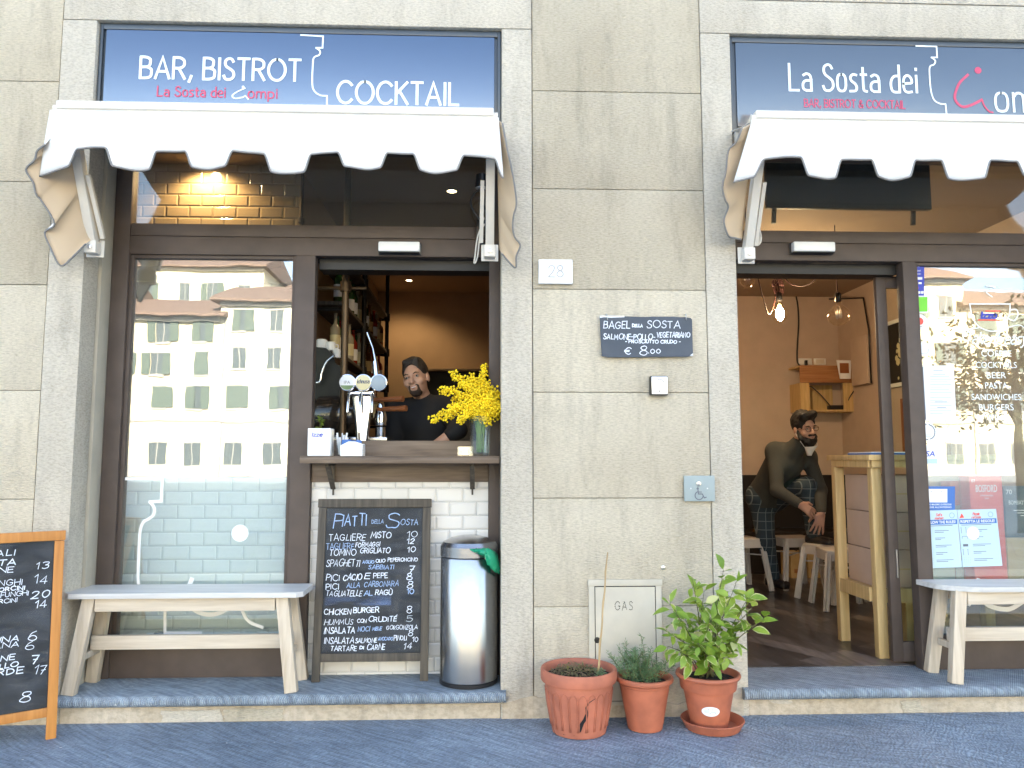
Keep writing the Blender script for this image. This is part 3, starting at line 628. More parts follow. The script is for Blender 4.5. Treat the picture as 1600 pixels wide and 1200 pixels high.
# ---- the other side of the square, seen in the glass
HY = -54
def town_house(label, x0, x1, h, m, floors, cols, y=HY, roof=True, seed=0, pitch=2.2):
    rr = random.Random(seed)
    t = thing('town_house', label, 'house', ((x0+x1)/2, y, 0))
    obj('wall', B(x0, x1, y-10, y, -.05, h), m, t)
    if roof:
        rm = MB(); rm.prism([(y+.9, h-.15), (y+.9, h+.02), (y-5, h+pitch), (y-10.6, h+.02), (y-10.6, h-.15)], 'x', x0-.5, x1+.5); obj('roof', rm, 'rooft', t)
    dp = MB(); dp.tube([(x0+.35, y+.10, 0), (x0+.35, y+.10, h-.2)], .06, 6).box(x0, x1, y, y+.35, h-.45, h-.16); obj('downpipe', dp, 'stonetrim', t)
    tr = MB(); tr.box(x0, x1, y, y+.12, 4.1, 4.4); tr.box(x0, x1, y, y+.07, .0, .9); obj('string_course', tr, 'stonetrim', t)
    fh = (h-4.6)/(floors-1) if floors > 1 else 3
    for f in range(floors):
        zb = .9 if f == 0 else 4.6+(f-1)*fh+.55
        for c in range(cols):
            xc = x0+(x1-x0)*(c+.5)/cols+rr.uniform(-.25, .25); ww, hh = (1.0, 1.65) if f else (1.3, 2.4)
            if f == 0: zb = .1
            fr = obj('window', B(xc-ww/2, xc+ww/2, y+.002, y+.03, zb, zb+hh), 'wglass', t)
            s = MB(); s.box(xc-ww/2-.12, xc+ww/2+.12, y, y+.10, zb-.16, zb); s.box(xc-ww/2-.12, xc+ww/2+.12, y, y+.08, zb+hh, zb+hh+.16); s.box(xc-.03, xc+.03, y+.031, y+.05, zb, zb+hh); obj('window_trim', s, 'stonetrim', fr)
            if f and rr.random() < .8:
                s = MB(); o_ = rr.choice((0, .62, .62))
                s.box(xc-ww/2-.62+o_, xc-ww/2-.02+o_, y+.101, y+.15, zb, zb+hh); s.box(xc+ww/2+.02-(o_ if rr.random() < .4 else 0), xc+ww/2+.62-(o_ if rr.random() < .2 else 0), y+.103, y+.152, zb, zb+hh)
                obj('shutter', s, 'shutter', fr)
    return t
town_house('ochre house with green shutters across the square, widest of its row', -44, -29, 14.2, 'house1', 4, 5, seed=1)
town_house('narrow cream house with tall roof across the square', -29, -20, 12.2, 'house2', 4, 3, seed=2)
town_house('pale yellow house with two rows of open shutters across the square', -20, -6, 13.4, 'house3', 4, 5, seed=3)
town_house('low cream house between taller houses across the square', -6, 6, 11.6, 'house2', 3, 5, seed=4)
town_house('white house with red eaves across the square', 6, 22, 14.8, 'house3', 4, 5, seed=5)
town_house('ochre corner house across the square', 22, 38, 15.6, 'house1', 4, 6, seed=6)
town_house('far cream house at the end of the square', 38, 60, 13.5, 'house2', 4, 8, seed=7)
town_house('tall cream house rising behind the ochre roofs across the square', -38, -22, 20.5, 'house3', 5, 5, y=-72, seed=8)
town_house('tall yellow house rising behind the low roofs across the square', -20, 2, 18.6, 'house2', 5, 6, y=-74, seed=9)
town_house('tall ochre house with high eaves behind the white house across the square', 14, 40, 22.0, 'house1', 5, 7, y=-73, seed=10)
def leafset(mb, c, n, rad, L, rr, squash=.9):
    for i in range(n):
        d = Vector((rr.gauss(0, 1), rr.gauss(0, 1), rr.gauss(0, 1))).normalized(); p = Vector(c)+Vector((d.x, d.y, d.z*squash))*rad*rr.random()**.5
        a = Vector((rr.gauss(0, 1), rr.gauss(0, 1), rr.gauss(-.3, .8))).normalized(); s = a.orthogonal().normalized(); l = L*rr.uniform(.6, 1.2)
        mb.add([p, p+a*l*.5+s*l*.22, p+a*l, p+a*l*.5-s*l*.22], [(0, 1, 2, 3)])
def street_tree(label, x, y, h, rad, seed, nl):
    rr = random.Random(seed); t = thing('street_tree', label, 'tree', (x, y, 0))
    tr = MB(); tr.tube([(x, y, 0), (x+.04, y, h*.4), (x-.02, y+.05, h*.8)], [.09, .07, .03], 8); cr = MB()
    for i in range(9):
        az, el = rr.uniform(0, 6.3), rr.uniform(.1, 1.2); d = Vector((math.cos(az)*math.cos(el), math.sin(az)*math.cos(el), math.sin(el))); o = Vector((x, y, h*rr.uniform(.42, .7))); e = o+d*rad*rr.uniform(.6, 1)
        tr.tube([o, o.lerp(e, .5)+Vector((0, 0, .08)), e], [.03, .02, .008], 6)
        leafset(cr, e, nl, rad*.5, .13, rr); leafset(cr, o.lerp(e, .55), nl//2, rad*.4, .13, rr)
    obj('trunk', tr, 'bark', t, 60); obj('crown', cr, 'treeleaf', t); return t
vp = at(1570, 585, .31+9.0)                       # mirrored place of the tree seen in the right window
street_tree('young leafy street tree standing out in the square', vp.x+.15, .61-vp.y, 4.5, 1.45, 3, 130)

# ================================================================== SHOP SIGNS
def pxtext(mb, text, x0, x1, bl, hpx, Y, wpx, jit=0., slant=0., lift=.0006, y=None):
    """lettering between two measured points on an upright surface at y = Y"""
    a_, b_ = at(x0, bl, Y), at(x1, bl, Y); h = at(x0, bl-hpx, Y).z-a_.z if y is None else y
    pl = onplane((0, Y, 0)); z = (a_.z)
    strokes(mb, text, a_.x, z, h, wpx*(Y-CY)/F, pl, width=b_.x-a_.x, jit=jit, slant=slant, base=lift)
def pxline(mb, pts, Y, wpx, smooth=False, lift=.0006):
    q = [at(x, y, Y) for x, y in pts]; p = [Vector((v.x, v.z)) for v in q]
    if smooth: p = smoothpts(p, 6)
    ribbon(mb, p, wpx*(Y-CY)/F, onplane((0, Y, 0)), lift)
def shopsign(label, x0, x1, z0, z1, pm='signb'):
    t = thing('shop_sign', label, 'sign', ((x0+x1)/2, .05, z0))
    fr = MB(); e = .035
    fr.box(x0, x1, .035, .085, z0, z1, .003)
    for a0, a1, c0, c1 in ((x0, x0+e*.5, z0, z1), (x1-e*.5, x1, z0, z1), (x0+e*.5, x1-e*.5, z0, z0+e*.5), (x0+e*.5, x1-e*.5, z1-e*.9, z1)):
        fr.box(a0, a1, .022, .0345, c0, c1, .003)
    obj('sign_frame', fr, 'signf', t, 30)
    obj('sign_panel', B(x0+e, x1-e, .020, .034, z0+e, z1-e, .004), pm, t, 30)
    return t
SY = .020
s1 = shopsign('blue shop sign reading bar bistrot cocktail in white letters over the serving hatch', -2.071, .093, 3.09, 3.640)
m = MB(); pxtext(m, 'BAR, BISTROT', 219, 469, 122, 33, SY, 4.4, lift=.001); pxtext(m, 'COCKTAIL', 527, 716, 161, 34, SY, 4.4, lift=.001); obj('lettering', m, 'letter', s1)
m = MB(); pxtext(m, 'La Sosta dei', 246, 352, 150, 15, SY, 2.3, lift=.001); pxtext(m, 'ompi', 388, 433, 153, 15, SY, 2.3, lift=.001); obj('red_lettering', m, 'letterred', s1)
VASE = [[(470, 55), (505, 57), (504, 75), (494, 75)], [(494, 75), (500, 80), (499, 86), (491, 90), (489, 100), (488, 130), (491, 142), (500, 149), (511, 150)], [(511, 150), (511, 168)]]
m = MB()
for i, st in enumerate(VASE): pxline(m, st, SY, 2.6, i == 1, .0010+.0002*i)
pxline(m, [(383, 138), (370, 144), (363, 150), (368, 154), (380, 152), (383, 150), (388, 155)], SY, 2.2, True, .001)
pl = onplane((0, SY, 0)); q = at(380, 136, SY); disc(m, q.x, q.z, .007, pl, .0012); obj('logo_outline', m, 'letter', s1)
s2 = shopsign('grey blue shop sign reading la sosta dei in white over the open doorway', 1.363, 3.517, 3.085, 3.640, 'signg')
m = MB(); pxtext(m, 'La Sosta dei', 1234, 1433, 141, 41, SY, 4.2, lift=.001); pxtext(m, 'ompi', 1556, 1655, 174, 45, SY, 4.2, lift=.001); obj('lettering', m, 'letter', s2)
m = MB(); pxtext(m, 'BAR, BISTROT & COCKTAIL', 1257, 1414, 167, 12, SY, 1.9, lift=.001)
obj('red_lettering', m, 'letterred', s2)
m = MB()
for i, st in enumerate([[(1431, 72), (1463, 73), (1464, 90), (1455, 90)], [(1455, 90), (1461, 95), (1459, 101), (1453, 104), (1452, 115), (1454, 140), (1459, 156), (1468, 162), (1477, 163)], [(1477, 163), (1479, 182), (1503, 183)]]): pxline(m, st, SY, 2.5, i == 1, .0010+.0002*i)
obj('logo_outline', m, 'letter', s2)
m = MB(); pxline(m, [(1512, 117), (1499, 130), (1492, 148), (1494, 159), (1504, 167), (1518, 164), (1534, 156)], SY, 4.4, True, .001); pxline(m, [(1534, 156), (1538, 166), (1545, 174), (1551, 176)], SY, 2.6, True, .0014)
q = at(1528, 110, SY); disc(m, q.x, q.z, .020, pl, .0012); obj('red_initial', m, 'letterred', s2)

# ================================================================== AWNINGS
def awning(label, xl, xr, zt, zb, flapL, flapR, xs, seed):
    """drop-arm awning folded up: rail on two arms, scalloped valance, side flaps"""
    rr = random.Random(seed); YB = -.33
    t = thing('awning', label, 'awning', ((xl+xr)/2, 0, zb))
    obj('front_rail', MB().tube([(xl, YB, zt), (xr, YB, zt)], .020, 12).box(xl+.02, xr-.02, YB-.028, YB+.02, zt-.006, zt+.034, .006), 'armw', t, 40)
    for x, sx in ((xl+.07, 1), (xr-.035, -1)):
        obj('arm', MB().bar((x, -.035, zb+.03), (x, YB+.02, zt-.03), .055, .045, (1, 0, 0), .005).bar((x+sx*.045, -.03, zb+.05), (x+sx*.04, -.20, zt-.28), .018, .02, (1, 0, 0)), 'armw', t, 30)
        br = obj('bracket', MB().box(x-.045, x+.045, -.012, -.0045, zb-.045, zb+.045, .003).box(x-.03, x+.03, -.07, -.0125, zb-.035, zb+.03, .006), 'armw', t, 30)
        obj('bolt', MB().lathe([(0, 0), (.011, 0), (.011, .006), (0, .008)], (x, -.0701, zb-.005), 12, Matrix.Rotation(R(90), 4, 'X')), 'screw', br)
    ztf = zt-.018
    jt = [(rr.uniform(.88, 1.12), rr.uniform(-.05, .05), rr.uniform(-.03, .03)) for _ in range(40)]
    def edge(x):                                       # scalloped lower edge
        P, ph = .367, xs; ti = int(math.floor((x-ph)/P+.5)); jd, jw, js = jt[ti % 40]; u = ((x-ph)/P+js*math.cos(math.pi*((x-ph)/P-ti))**2) % 1.0; d = min(u, 1-u)*2          # 0 mid tab, 1 mid notch
        s = min(1, max(0, (.62+jw-d)/.20)); s = s*s*(3-2*s)*jd
        return zt-.222-.086*s+.020*math.cos(min(d, .6)/.6*math.pi/2)*(-s)+.010*s+.004*math.sin(x*9)
    fold = [rr.uniform(0, 6.3) for _ in range(4)]
    def wav(x, v): return (.012*math.sin(x*5+fold[0])+.010*math.sin(x*11+fold[1])+.006*math.sin(x*23+fold[2])+.004*math.sin(x*41+fold[3]))*v
    n = 420
    def vf(u, v):
        x = xl-.004+(xr-xl+.008)*u; z0 = ztf; z1 = edge(x); e = min(u, 1-u)*(xr-xl)
        flare = (.05 if u > .5 else .17)*max(0, 1-e/.20)**1.6*v
        return Vector((x+(flare if u > .5 else -flare)*.5, YB-.030-.02*math.sin(v*1.6)-wav(x, v)+flare*.6, z0+(z1-z0)*v))
    fab = MB().grid(vf, n, 10)
    obj('roller', MB().box(xl+.03, xr-.02, -.05, .075, 3.020, 3.083, .012), 'armw', t, 40)
    hood = MB().grid(lambda u, v: Vector((xl+(xr-xl)*u, YB-.030+(.335)*v, ztf+.0+.085*math.sin(v*math.pi/2)-.025*math.sin(v*math.pi)+.004*math.sin(u*30)*math.sin(v*3.1))), 60, 10)
    fo = obj('valance', fab, 'canvas', t, 180, solid=.0022)
    obj('canvas_hood', hood, 'canvas', t, 180, solid=.0022)
    obj('hem', MB().tube([vf(i/n, 1) for i in range(n+1)], .0050, 5), 'trim', fo, 180)
    for inner, outer in ((flapL) and [flapL] or [])+((flapR) and [flapR] or []):
        out = smoothpts(outer, 5); L = [0]
        for i in range(1, len(out)): L.append(L[-1]+(out[i]-out[i-1]).length)
        k = len(out)
        def ff(u, v, out=out, L=L, k=k, inner=inner):
            i = int(round(u*(k-1))); s = L[i]/L[-1]; a_ = inner[0].lerp(inner[1], s); p = a_.lerp(out[i], v)
            return p+Vector((0, 1, .3))*(.007*math.sin(s*11+v*2)+.003*math.sin(s*31))*v*(1.2-v)
        sidef = obj('side_flap', MB().grid(ff, k-1, 8), 'canvas', t, 180, solid=.0022)
        sidef.data.materials.append(M['flap_shade'])
        nrm = sum((p_.normal for p_ in sidef.data.polygons), Vector()); mid = (xl+xr)/2
        inward = nrm.x*(1 if inner[0].x < mid else -1) > 0          # does the front side look in under the awning?
        md = sidef.modifiers[0]; md.material_offset = 1
        if inward: sidef.data.flip_normals()
        obj('hem', MB().tube([ff(i/(k-1), 1) for i in range(k)], .0050, 5), 'trim', sidef, 180)
    return t
def outl(pts, y0, y1): n = len(pts); return [at(x, y, y0+(y1-y0)*i/(n-1)) for i, (x, y) in enumerate(pts)]
ZT, ZB = 2.990, 2.385
fl1 = ((at(104, 186, -.31), at(150, 372, -.03)), outl([(70, 226), (58, 236), (54, 250), (41, 265), (52, 285), (57, 304), (66, 315), (85, 350), (70, 363), (79, 387), (95, 415), (113, 402), (134, 381)], -.345, -.10))
fl2 = ((at(776, 186, -.34), at(780, 390, -.03)), outl([(785, 192), (793, 235), (799, 262), (804, 290), (807, 318), (803, 335), (801, 352), (804, 370), (813, 383), (807, 400), (806, 418), (795, 409), (785, 397)], -.37, -.10))
aw1 = awning('folded white canvas awning with tan shade-tinted side flap over the serving hatch', -2.086, .070, ZT, ZB, fl1, fl2, at(329, 265, -.35).x, 3)
fl3 = ((at(1176, 192, -.34), at(1160, 372, -.03)), outl([(1160, 200), (1150, 222), (1138, 236), (1134, 268), (1129, 292), (1133, 312), (1138, 324), (1131, 345), (1138, 368), (1147, 372), (1158, 374)], -.37, -.08))
xr2 = 3.505
fl4 = ((Vector((xr2-.002, -.34, ZT)), Vector((xr2-.01, -.03, ZB+.04))), [Vector((xr2+.03+.10*math.sin(i), -.37+.027*i, ZT-.10-.06*i+.03*math.sin(i*2.1))) for i in range(11)])
aw2 = awning('folded white canvas awning hanging over the open doorway with the bulbs', 1.343, xr2, ZT+.012, ZB, fl3, fl4, at(1393, 265, -.35).x, 5)

# cables hanging by the hatch awning
tag(obj('cord', MB().tube(smoothpts([at(*p, .10) for p in ((757, 350), (751, 362), (747, 395), (744, 408), (741, 411), (742, 402), (746, 372), (752, 354), (756, 340))], 6), .0045, 7), 'armw', None, 180), 'white pull cord hanging in a loop beside the awning arm', 'cord')
tag(obj('cable', MB().tube(smoothpts([at(*p, .20) for p in ((758, 296), (745, 299), (736, 312), (738, 326), (747, 340), (757, 352), (756, 366))], 6), .0055, 7).tube(smoothpts([at(*p, .21) for p in ((754, 296), (753, 310), (758, 328))], 6), .005, 7), 'black', None, 180), 'black electric cable curling down beside the awning arm', 'cable')
t = thing('spotlight', 'small black spotlight tucked up beside the hatch awning arm', 'lamp', at(752, 286, .2))
p = at(752, 287, .2); obj('lamp_body', MB().lathe([(0, .05), (.03, .05), (.036, -.02), (.036, -.025)], p, 16), 'black', t, 40); obj('lens', MB().lathe([(.034, -.0255), (.028, -.032), (0, -.033)], p, 16), 'screw', t, 40)
t = thing('junction_box', 'black junction box on the frame behind the pull cord', 'box', at(752, 352, .25)); p = at(752, 358, .25)
obj('housing', B(p.x-.028, p.x+.028, .225, .262, p.z-.06, p.z+.05, .008), 'black', t, 40); obj('cable_gland', MB().lathe([(.012, 0), (.012, -.03), (.008, -.034)], (p.x, .245, p.z-.06), 12), 'black', t, 40)
m = MB()
for k in range(5):
    r0 = .030+.003*k; c = at(1182, 365, -.02); m.tube([c+Vector((r0*.45*math.cos(a), -.004*k+.006*math.sin(a*2), r0*1.25*math.sin(a)-.004*k)) for a in [2*math.pi*i/22 for i in range(23)]], .0032, 6)
tag(obj('cord', m, 'armw', None, 180), 'coil of white cord tied to the awning arm by the doorway', 'cord')

# door sensors
for lab, xa, xb in (('long white motion sensor over the serving hatch', 593, 657), ('long white motion sensor over the open doorway', 1234, 1299)):
    p, q = at(xa, 381, .262), at(xb, 397, .262)
    t = thing('motion_sensor', lab, 'sensor', ((p.x+q.x)/2, .262, q.z), group='door sensors')
    obj('base', B(p.x-.006, q.x+.006, .252, .2615, q.z-.006, p.z+.004, .003), 'black', t, 30); obj('cover', B(p.x, q.x, .205, .2515, q.z, p.z, .010), 'white', t, 40)
    obj('lens_strip', B(p.x+.002, q.x-.002, .212, .24, q.z-.005, q.z-.0005), 'dark', t)

# ================================================================== WALL FITTINGS
p, q = at(841, 407, 0), at(894, 445, 0)
t = thing('house_number', 'white stone plaque engraved 28 on the middle pier', 'plaque', (p.x, 0, q.z)); obj('plaque', B(p.x, q.x, -.026, -.001, q.z, p.z, .003), 'plaque', t, 30)
m = MB(); strokes(m, '28', p.x+.052, q.z+.035, .062, .0055, onplane((0, -.0262, 0)), width=.078); obj('engraved_number', m, 'plaqueg', t)
p, q = at(1014, 589, 0), at(1041, 618, 0); c = (p+q)/2
t = thing('key_switch', 'small square steel key switch below the hanging menu board', 'switch', c)
obj('housing', B(p.x-.002, q.x+.002, -.045, -.001, q.z-.002, p.z+.002, .008), 'black', t, 30); obj('face_plate', B(p.x+.003, q.x-.003, -.049, -.0455, q.z+.003, p.z-.003, .002), 'alu', t, 30)
pl = onplane((0, -.049, 0)); m = MB(); ribbon(m, [Vector((c.x+.024*math.cos(a), c.z+.008+.024*math.sin(a))) for a in [math.pi*k/12 for k in range(13)]], .004, pl, .0006); disc(m, c.x-.002, c.z-.030, .004, pl, .0006); disc(m, c.x+.012, c.z-.030, .003, pl, .0006); quad(m, c.x-.03, c.x-.012, c.z-.026, c.z-.023, pl, .0006); obj('print', m, 'ink', t)
obj('key_barrel', MB().lathe([(.012, 0), (.012, .006), (.0, .006)], (c.x, -.0492, c.z+.008), 16, Matrix.Rotation(R(90), 4, 'X')), 'screw', t, 30)
p, q = at(1067, 743, 0), at(1116, 783, 0)
t = thing('wheelchair_sign', 'pale blue metal plate with a wheelchair symbol and bell button', 'sign', (p.x, 0, q.z)); obj('plate', B(p.x, q.x, -.020, -.008, q.z, p.z, .004), 'palesign', t, 30); obj('back_box', B(p.x+.01, q.x-.01, -.0078, -.001, q.z+.01, p.z-.01), 'black', t)
pl = onplane((0, -.020, 0)); m = MB(); c = at(1093, 770, -.02); x, z = c.x, c.z
disc(m, x-.009, z+.022, .0065, pl, .0008, 14); ribbon(m, [Vector((x-.008, z+.013)), Vector((x-.006, z-.006)), Vector((x+.014, z-.006)), Vector((x+.024, z-.026)), Vector((x+.034, z-.023))], .0055, pl, .0008)
ribbon(m, [Vector((x-.003+.021*math.cos(a), z-.014+.021*math.sin(a))) for a in [R(115)+R(235)*k/16 for k in range(17)]], .005, pl, .0010); ribbon(m, [Vector((x-.007, z+.004)), Vector((x+.010, z+.004))], .0045, pl, .0012); obj('wheelchair_symbol', m, 'ink', t)
obj('bell_button', MB().lathe([(.013, 0), (.012, .006), (0, .008)], (x-.004, -.0202, z+.046), 16, Matrix.Rotation(R(90), 4, 'X')), 'screw', t, 30)
m = MB(); [m.lathe([(.004, 0), (0, .003)], (xx, -.0202, z+.022), 8, Matrix.Rotation(R(90), 4, 'X')) for xx in (x-.045, x+.042)]; obj('screws', m, 'alu', t)
# gas cabinet
x0, x1, z0, z1 = .545, .920, .06, .680
t = thing('gas_cabinet', 'flush grey metal cabinet door with dotted gas letters behind the flower pots', 'cabinet', ((x0+x1)/2, 0, z0))
m = MB(); e = .030; m.box(x0, x0+e, -.014, .0, z0, z1, .003); m.box(x1-e, x1, -.014, .0, z0, z1, .003); m.box(x0-.004, x1+.004, -.017, .0, z1-e, z1+.002, .003); m.box(x0+e, x1-e, -.0138, .0, z0, z0+.018, .003); obj('frame', m, 'gas', t, 30)
obj('gap', B(x0+e, x1-e, -.0065, -.0045, z0+.018, z1-e), 'dark', t)
dr = obj('door', B(x0+e+.004, x1-e-.004, -.0125, -.007, z0+.022, z1-e-.005, .002), 'gas', t, 30)
pl = onplane((0, -.0125, 0)); m = MB(); gx, gz, gh = at(961, 950, -.0125).x, at(961, 953, -.0125).z, .042
for ch, ox in (('G', 0), ('A', .037), ('S', .073)):
    for st in FONT[ch].split('|')[1].split(';'):
        pts = [Vector([float(a)/100 for a in k.split(',')])*gh for k in st.lstrip('~').split()]; pts = smoothpts(pts) if st[0] == '~' else pts
        acc = 0; last = None
        for i in range(len(pts)-1):
            L = (pts[i+1]-pts[i]).length; s = 0
            while acc+L-s >= .0085 or last is None:
                if last is not None: s += .0085-acc
                q = pts[i].lerp(pts[i+1], min(1, s/max(L, 1e-6))); disc(m, gx+ox+q.x*.72, gz+q.y, .0026, pl, .0006+.0001*(i % 3), 8); last = q; acc = 0
            acc += L-s
obj('gas_letters', m, 'dark', dr)
lk = at(933, 1000, -.0125); obj('lock', MB().lathe([(.015, 0), (.015, .004), (.009, .005), (.009, .002), (0, .002)], (lk.x, -.0127, lk.z), 16, Matrix.Rotation(R(90), 4, 'X')), 'black', dr, 40)
m = MB(); m.lathe([(.012, 0), (.012, .004), (.005, .006), (0, .006)], (at(1036, 887, 0).x, -.002, at(1036, 887, 0).z), 14, Matrix.Rotation(R(90), 4, 'X')); tag(obj('wall_plug', m, 'screw', None, 40), 'small round metal plug set in the pier above the lemon plant', 'plug')
# small hanging blackboard
x0, x1, z0, z1 = .616, 1.107, 1.832, 2.045
t = thing('wall_blackboard', 'small bagel menu blackboard hanging from two hooks on the middle pier', 'blackboard', ((x0+x1)/2, -.02, z0))
m = MB(); rr = random.Random(4); n = 14
poly = [(x0+.008, z0+.004)]+[(x0+.008+(x1-x0-.008)*i/n, z0-.004+.006*i/n+rr.uniform(-.0012, .0012)) for i in range(1, n)]+[(x1, z0+.006), (x1-.001, z1-.014), (x1-.008, z1-.006)]+[(x1-(x1-x0)*i/n, z1+rr.uniform(-.0018, .0018)) for i in range(1, n)]+[(x0, z1+.002)]
m.prism(poly, 'y', -.028, -.018); obj('board', m, 'slateb', t, fixn=True)
m = MB(); m.prism([(x0, z1+.003), (x0+.13, z1+.003), (x0+.13, z1-.004), (x0+.06, z1-.007), (x0+.02, z1-.005), (x0, z1-.009)], 'y', -.0286, -.0283); m.prism([(x1-.018, z0+.006), (x1, z0+.006), (x1, z0+.02)], 'y', -.0286, -.0283); obj('chipped_edge', m, 'paper', t, fixn=True)
for px in (948, 1071):
    c = at(px, 496, -.03); m = MB(); m.tube(smoothpts([Vector((c.x, -.001, c.z+.02)), Vector((c.x, -.03, c.z+.018)), Vector((c.x, -.038, c.z+.006)), Vector((c.x+.004, -.034, c.z-.012)), Vector((c.x+.002, -.0295, c.z-.006))], 5), .0028, 6); obj('hook', m, 'screw', t, 180)
YB_ = -.0282; m = MB(); J = .05
for tx, a0, a1, bl, hh in (('BAGEL', 943, 984, 513, 11), ('DELLA', 988, 1004, 511, 4.5), ('SOSTA', 1011, 1062, 512, 11), ('SALMONE-POLLO-', 943, 1023, 530, 8), ('VEGETARIANO', 1026, 1078, 527, 8), ('- PROSCIUTTO CRUDO -', 977, 1063, 536, 5), ('\u20ac', 975, 986, 553, 11), ('8', 1000, 1011, 555, 15), ('.00', 1013, 1032, 552, 7)):
    pxtext(m, tx, a0, a1, bl, hh, YB_, 1.35, J, .08)
obj('chalk_writing', m, 'chalk', t)

# ================================================================== STANDING BLACKBOARDS
def aboard(label, loc, rot, wdt, hgt, wood_, rear):
    t = thing('standing_blackboard', label, 'blackboard', loc, rot); hw = wdt/2; rw = .042
    m = MB(); m.box(-hw, -hw+rw, 0, .022, 0, hgt-.048, .003); m.box(hw-rw, hw, 0, .022, 0, hgt-.048, .003); m.box(-hw-.004, hw+.004, -.003, .026, hgt-.047, hgt, .004); m.box(-hw+rw, hw-rw, .001, .021, .10, .142, .003)
    obj('front_frame', m, wood_, t, 30, local=True)
    obj('slate', B(-hw+rw, hw-rw, .006, .014, .1425, hgt-.0475), 'slate', t, local=True)
    m = MB(); (a0, a1) = rear
    for x in (-hw+.02, hw-.02): m.bar((x, a0, hgt-.05), (x, a1, 0.01 if a1 > .1 else .012), .036, .02, (1, 0, 0), .002)
    m.bar((-hw+.04, a0+(a1-a0)*.86, .14), (hw-.04, a0+(a1-a0)*.86, .14), .02, .036, (0, 1, 0), .002)
    obj('rear_frame', m, wood_, t, 30, local=True)
    return t
cb_h = .945
tilt = math.atan2(.088, cb_h)
b1 = aboard('dark framed menu blackboard listing piatti beside the steel bin', (-.583, .160, STEP), (-tilt, 0, 0), .605, cb_h, 'darkwood', (.027, .055))
def cbm(px, py):
    v = (py-795)/223; xl, xr = 509-11*v, 661-5*v
    return -.2605+.521*(px-xl)/(xr-xl), hz0-v*(hz0-.1425)
hz0 = cb_h-.0475
smr = MB(); quad(smr, -.255, .255, .146, hz0-.004, onplane((0, .006, 0)), .0003); obj('chalk_smear', smr, 'smear', b1, local=True)
smr = MB(); quad(smr, -.25, .10, .385, .435, onplane((0, .006, 0)), .0004); obj('blue_smear', smr, 'smearb', b1, local=True)
def chalk(parent, lines, fmap, mat_, wpx, y, jit=.07):
    m = MB(); pl = onplane((0, y, 0))
    for tx, x0, x1, bl, h in lines:
        u0, z0 = fmap(x0, bl); u1, _ = fmap(x1, bl); hh = fmap(x0, bl-h)[1]-z0
        strokes(m, tx, u0, z0, hh, wpx*.0030*rnd.uniform(.70, 1.2), pl, width=u1-u0, jit=jit, slant=.10+rnd.uniform(-.06, .10), rise=rnd.uniform(-.01, .03))
    return obj('chalk_writing', m, mat_, parent, local=True)
chalk(b1, [('P', 519, 533, 826, 22), ('IATTI', 533, 571, 823, 17), ('S', 601, 624, 827, 25)], cbm, 'chalkblue', 1.5, .006)
chalk(b1, [('DELLA', 580, 598, 820, 6), ('OSTA', 625, 653, 823, 9), ('TAGLIERE', 508, 551, 859, 9), ('SABBIATI', 574, 614, 891, 6), ('AL', 567, 580, 931, 7), ('10', 635, 645, 930, 7), ('AGLIO', 565, 583, 882, 4.5), ('ALLA', 540, 560, 919, 7), ('NOCI', 557, 575, 985, 7), ('MELE', 580, 594, 984, 4.5), ('AVOCADO', 589, 612, 999, 4.5), ('CARBONARA', 567, 621, 918, 8)], cbm, 'chalkblue', 1.15, .006)
chalk(b1, [('5', 634, 643, 971, 8)], cbm, 'chalkdim', 1.1, .006)
chalk(b1, [('TAGLIERE', 512, 569, 846, 10), ('MISTO', 578, 610, 843, 9), ('10', 635, 651, 842, 9), ('FORMAGGI', 554, 592, 856, 7), ('12', 635, 646, 852, 8), ('TOMINO', 513, 554, 869, 9), ('GRIGLIATO', 561, 608, 866, 8), ('10', 636, 648, 865, 8),
    ('SPAGHETTI', 508, 560, 887, 10), ('OLIO', 586, 600, 881, 4.5), ('PEPERONCINO', 605, 652, 880, 5.5), ('7', 638, 646, 896, 11), ('PICI', 507, 528, 909, 9), ('CACIO', 534, 563, 907, 9), ('E', 568, 575, 906, 8), ('PEPE', 582, 604, 905, 7.5), ('8', 635, 643, 909, 10),
    ('PICI', 507, 527, 921, 8), ('8', 635, 643, 921, 10), ('TAGLIATELLE', 507, 563, 932, 8), ('RAG\u00d9', 585, 611, 930, 7), ('CHICKEN', 504, 546, 960, 8), ('BURGER', 550, 590, 957, 7.5), ('8', 635, 643, 959, 11), ('HUMMUS', 504, 549, 974, 8), ('CON', 556, 570, 972, 5), ('CRUDIT\u00c9', 574, 618, 971, 7),
    ('INSALATA', 504, 552, 987, 8.5), ('GORGONZOLA', 602, 651, 983, 6), ('8', 637, 644, 994, 10), ('INSALATA', 504, 550, 1003, 8.5), ('SALMONE', 553, 587, 1002, 6.5), ('PINOLI', 614, 634, 1000, 7), ('10', 643, 652, 1002, 6.5), ('TARTARE', 514, 555, 1014, 7), ('DI', 560, 566, 1012, 4.5), ('CARNE', 571, 599, 1013, 8), ('14', 629, 641, 1014, 9)], cbm, 'chalk', 1.25, .006)
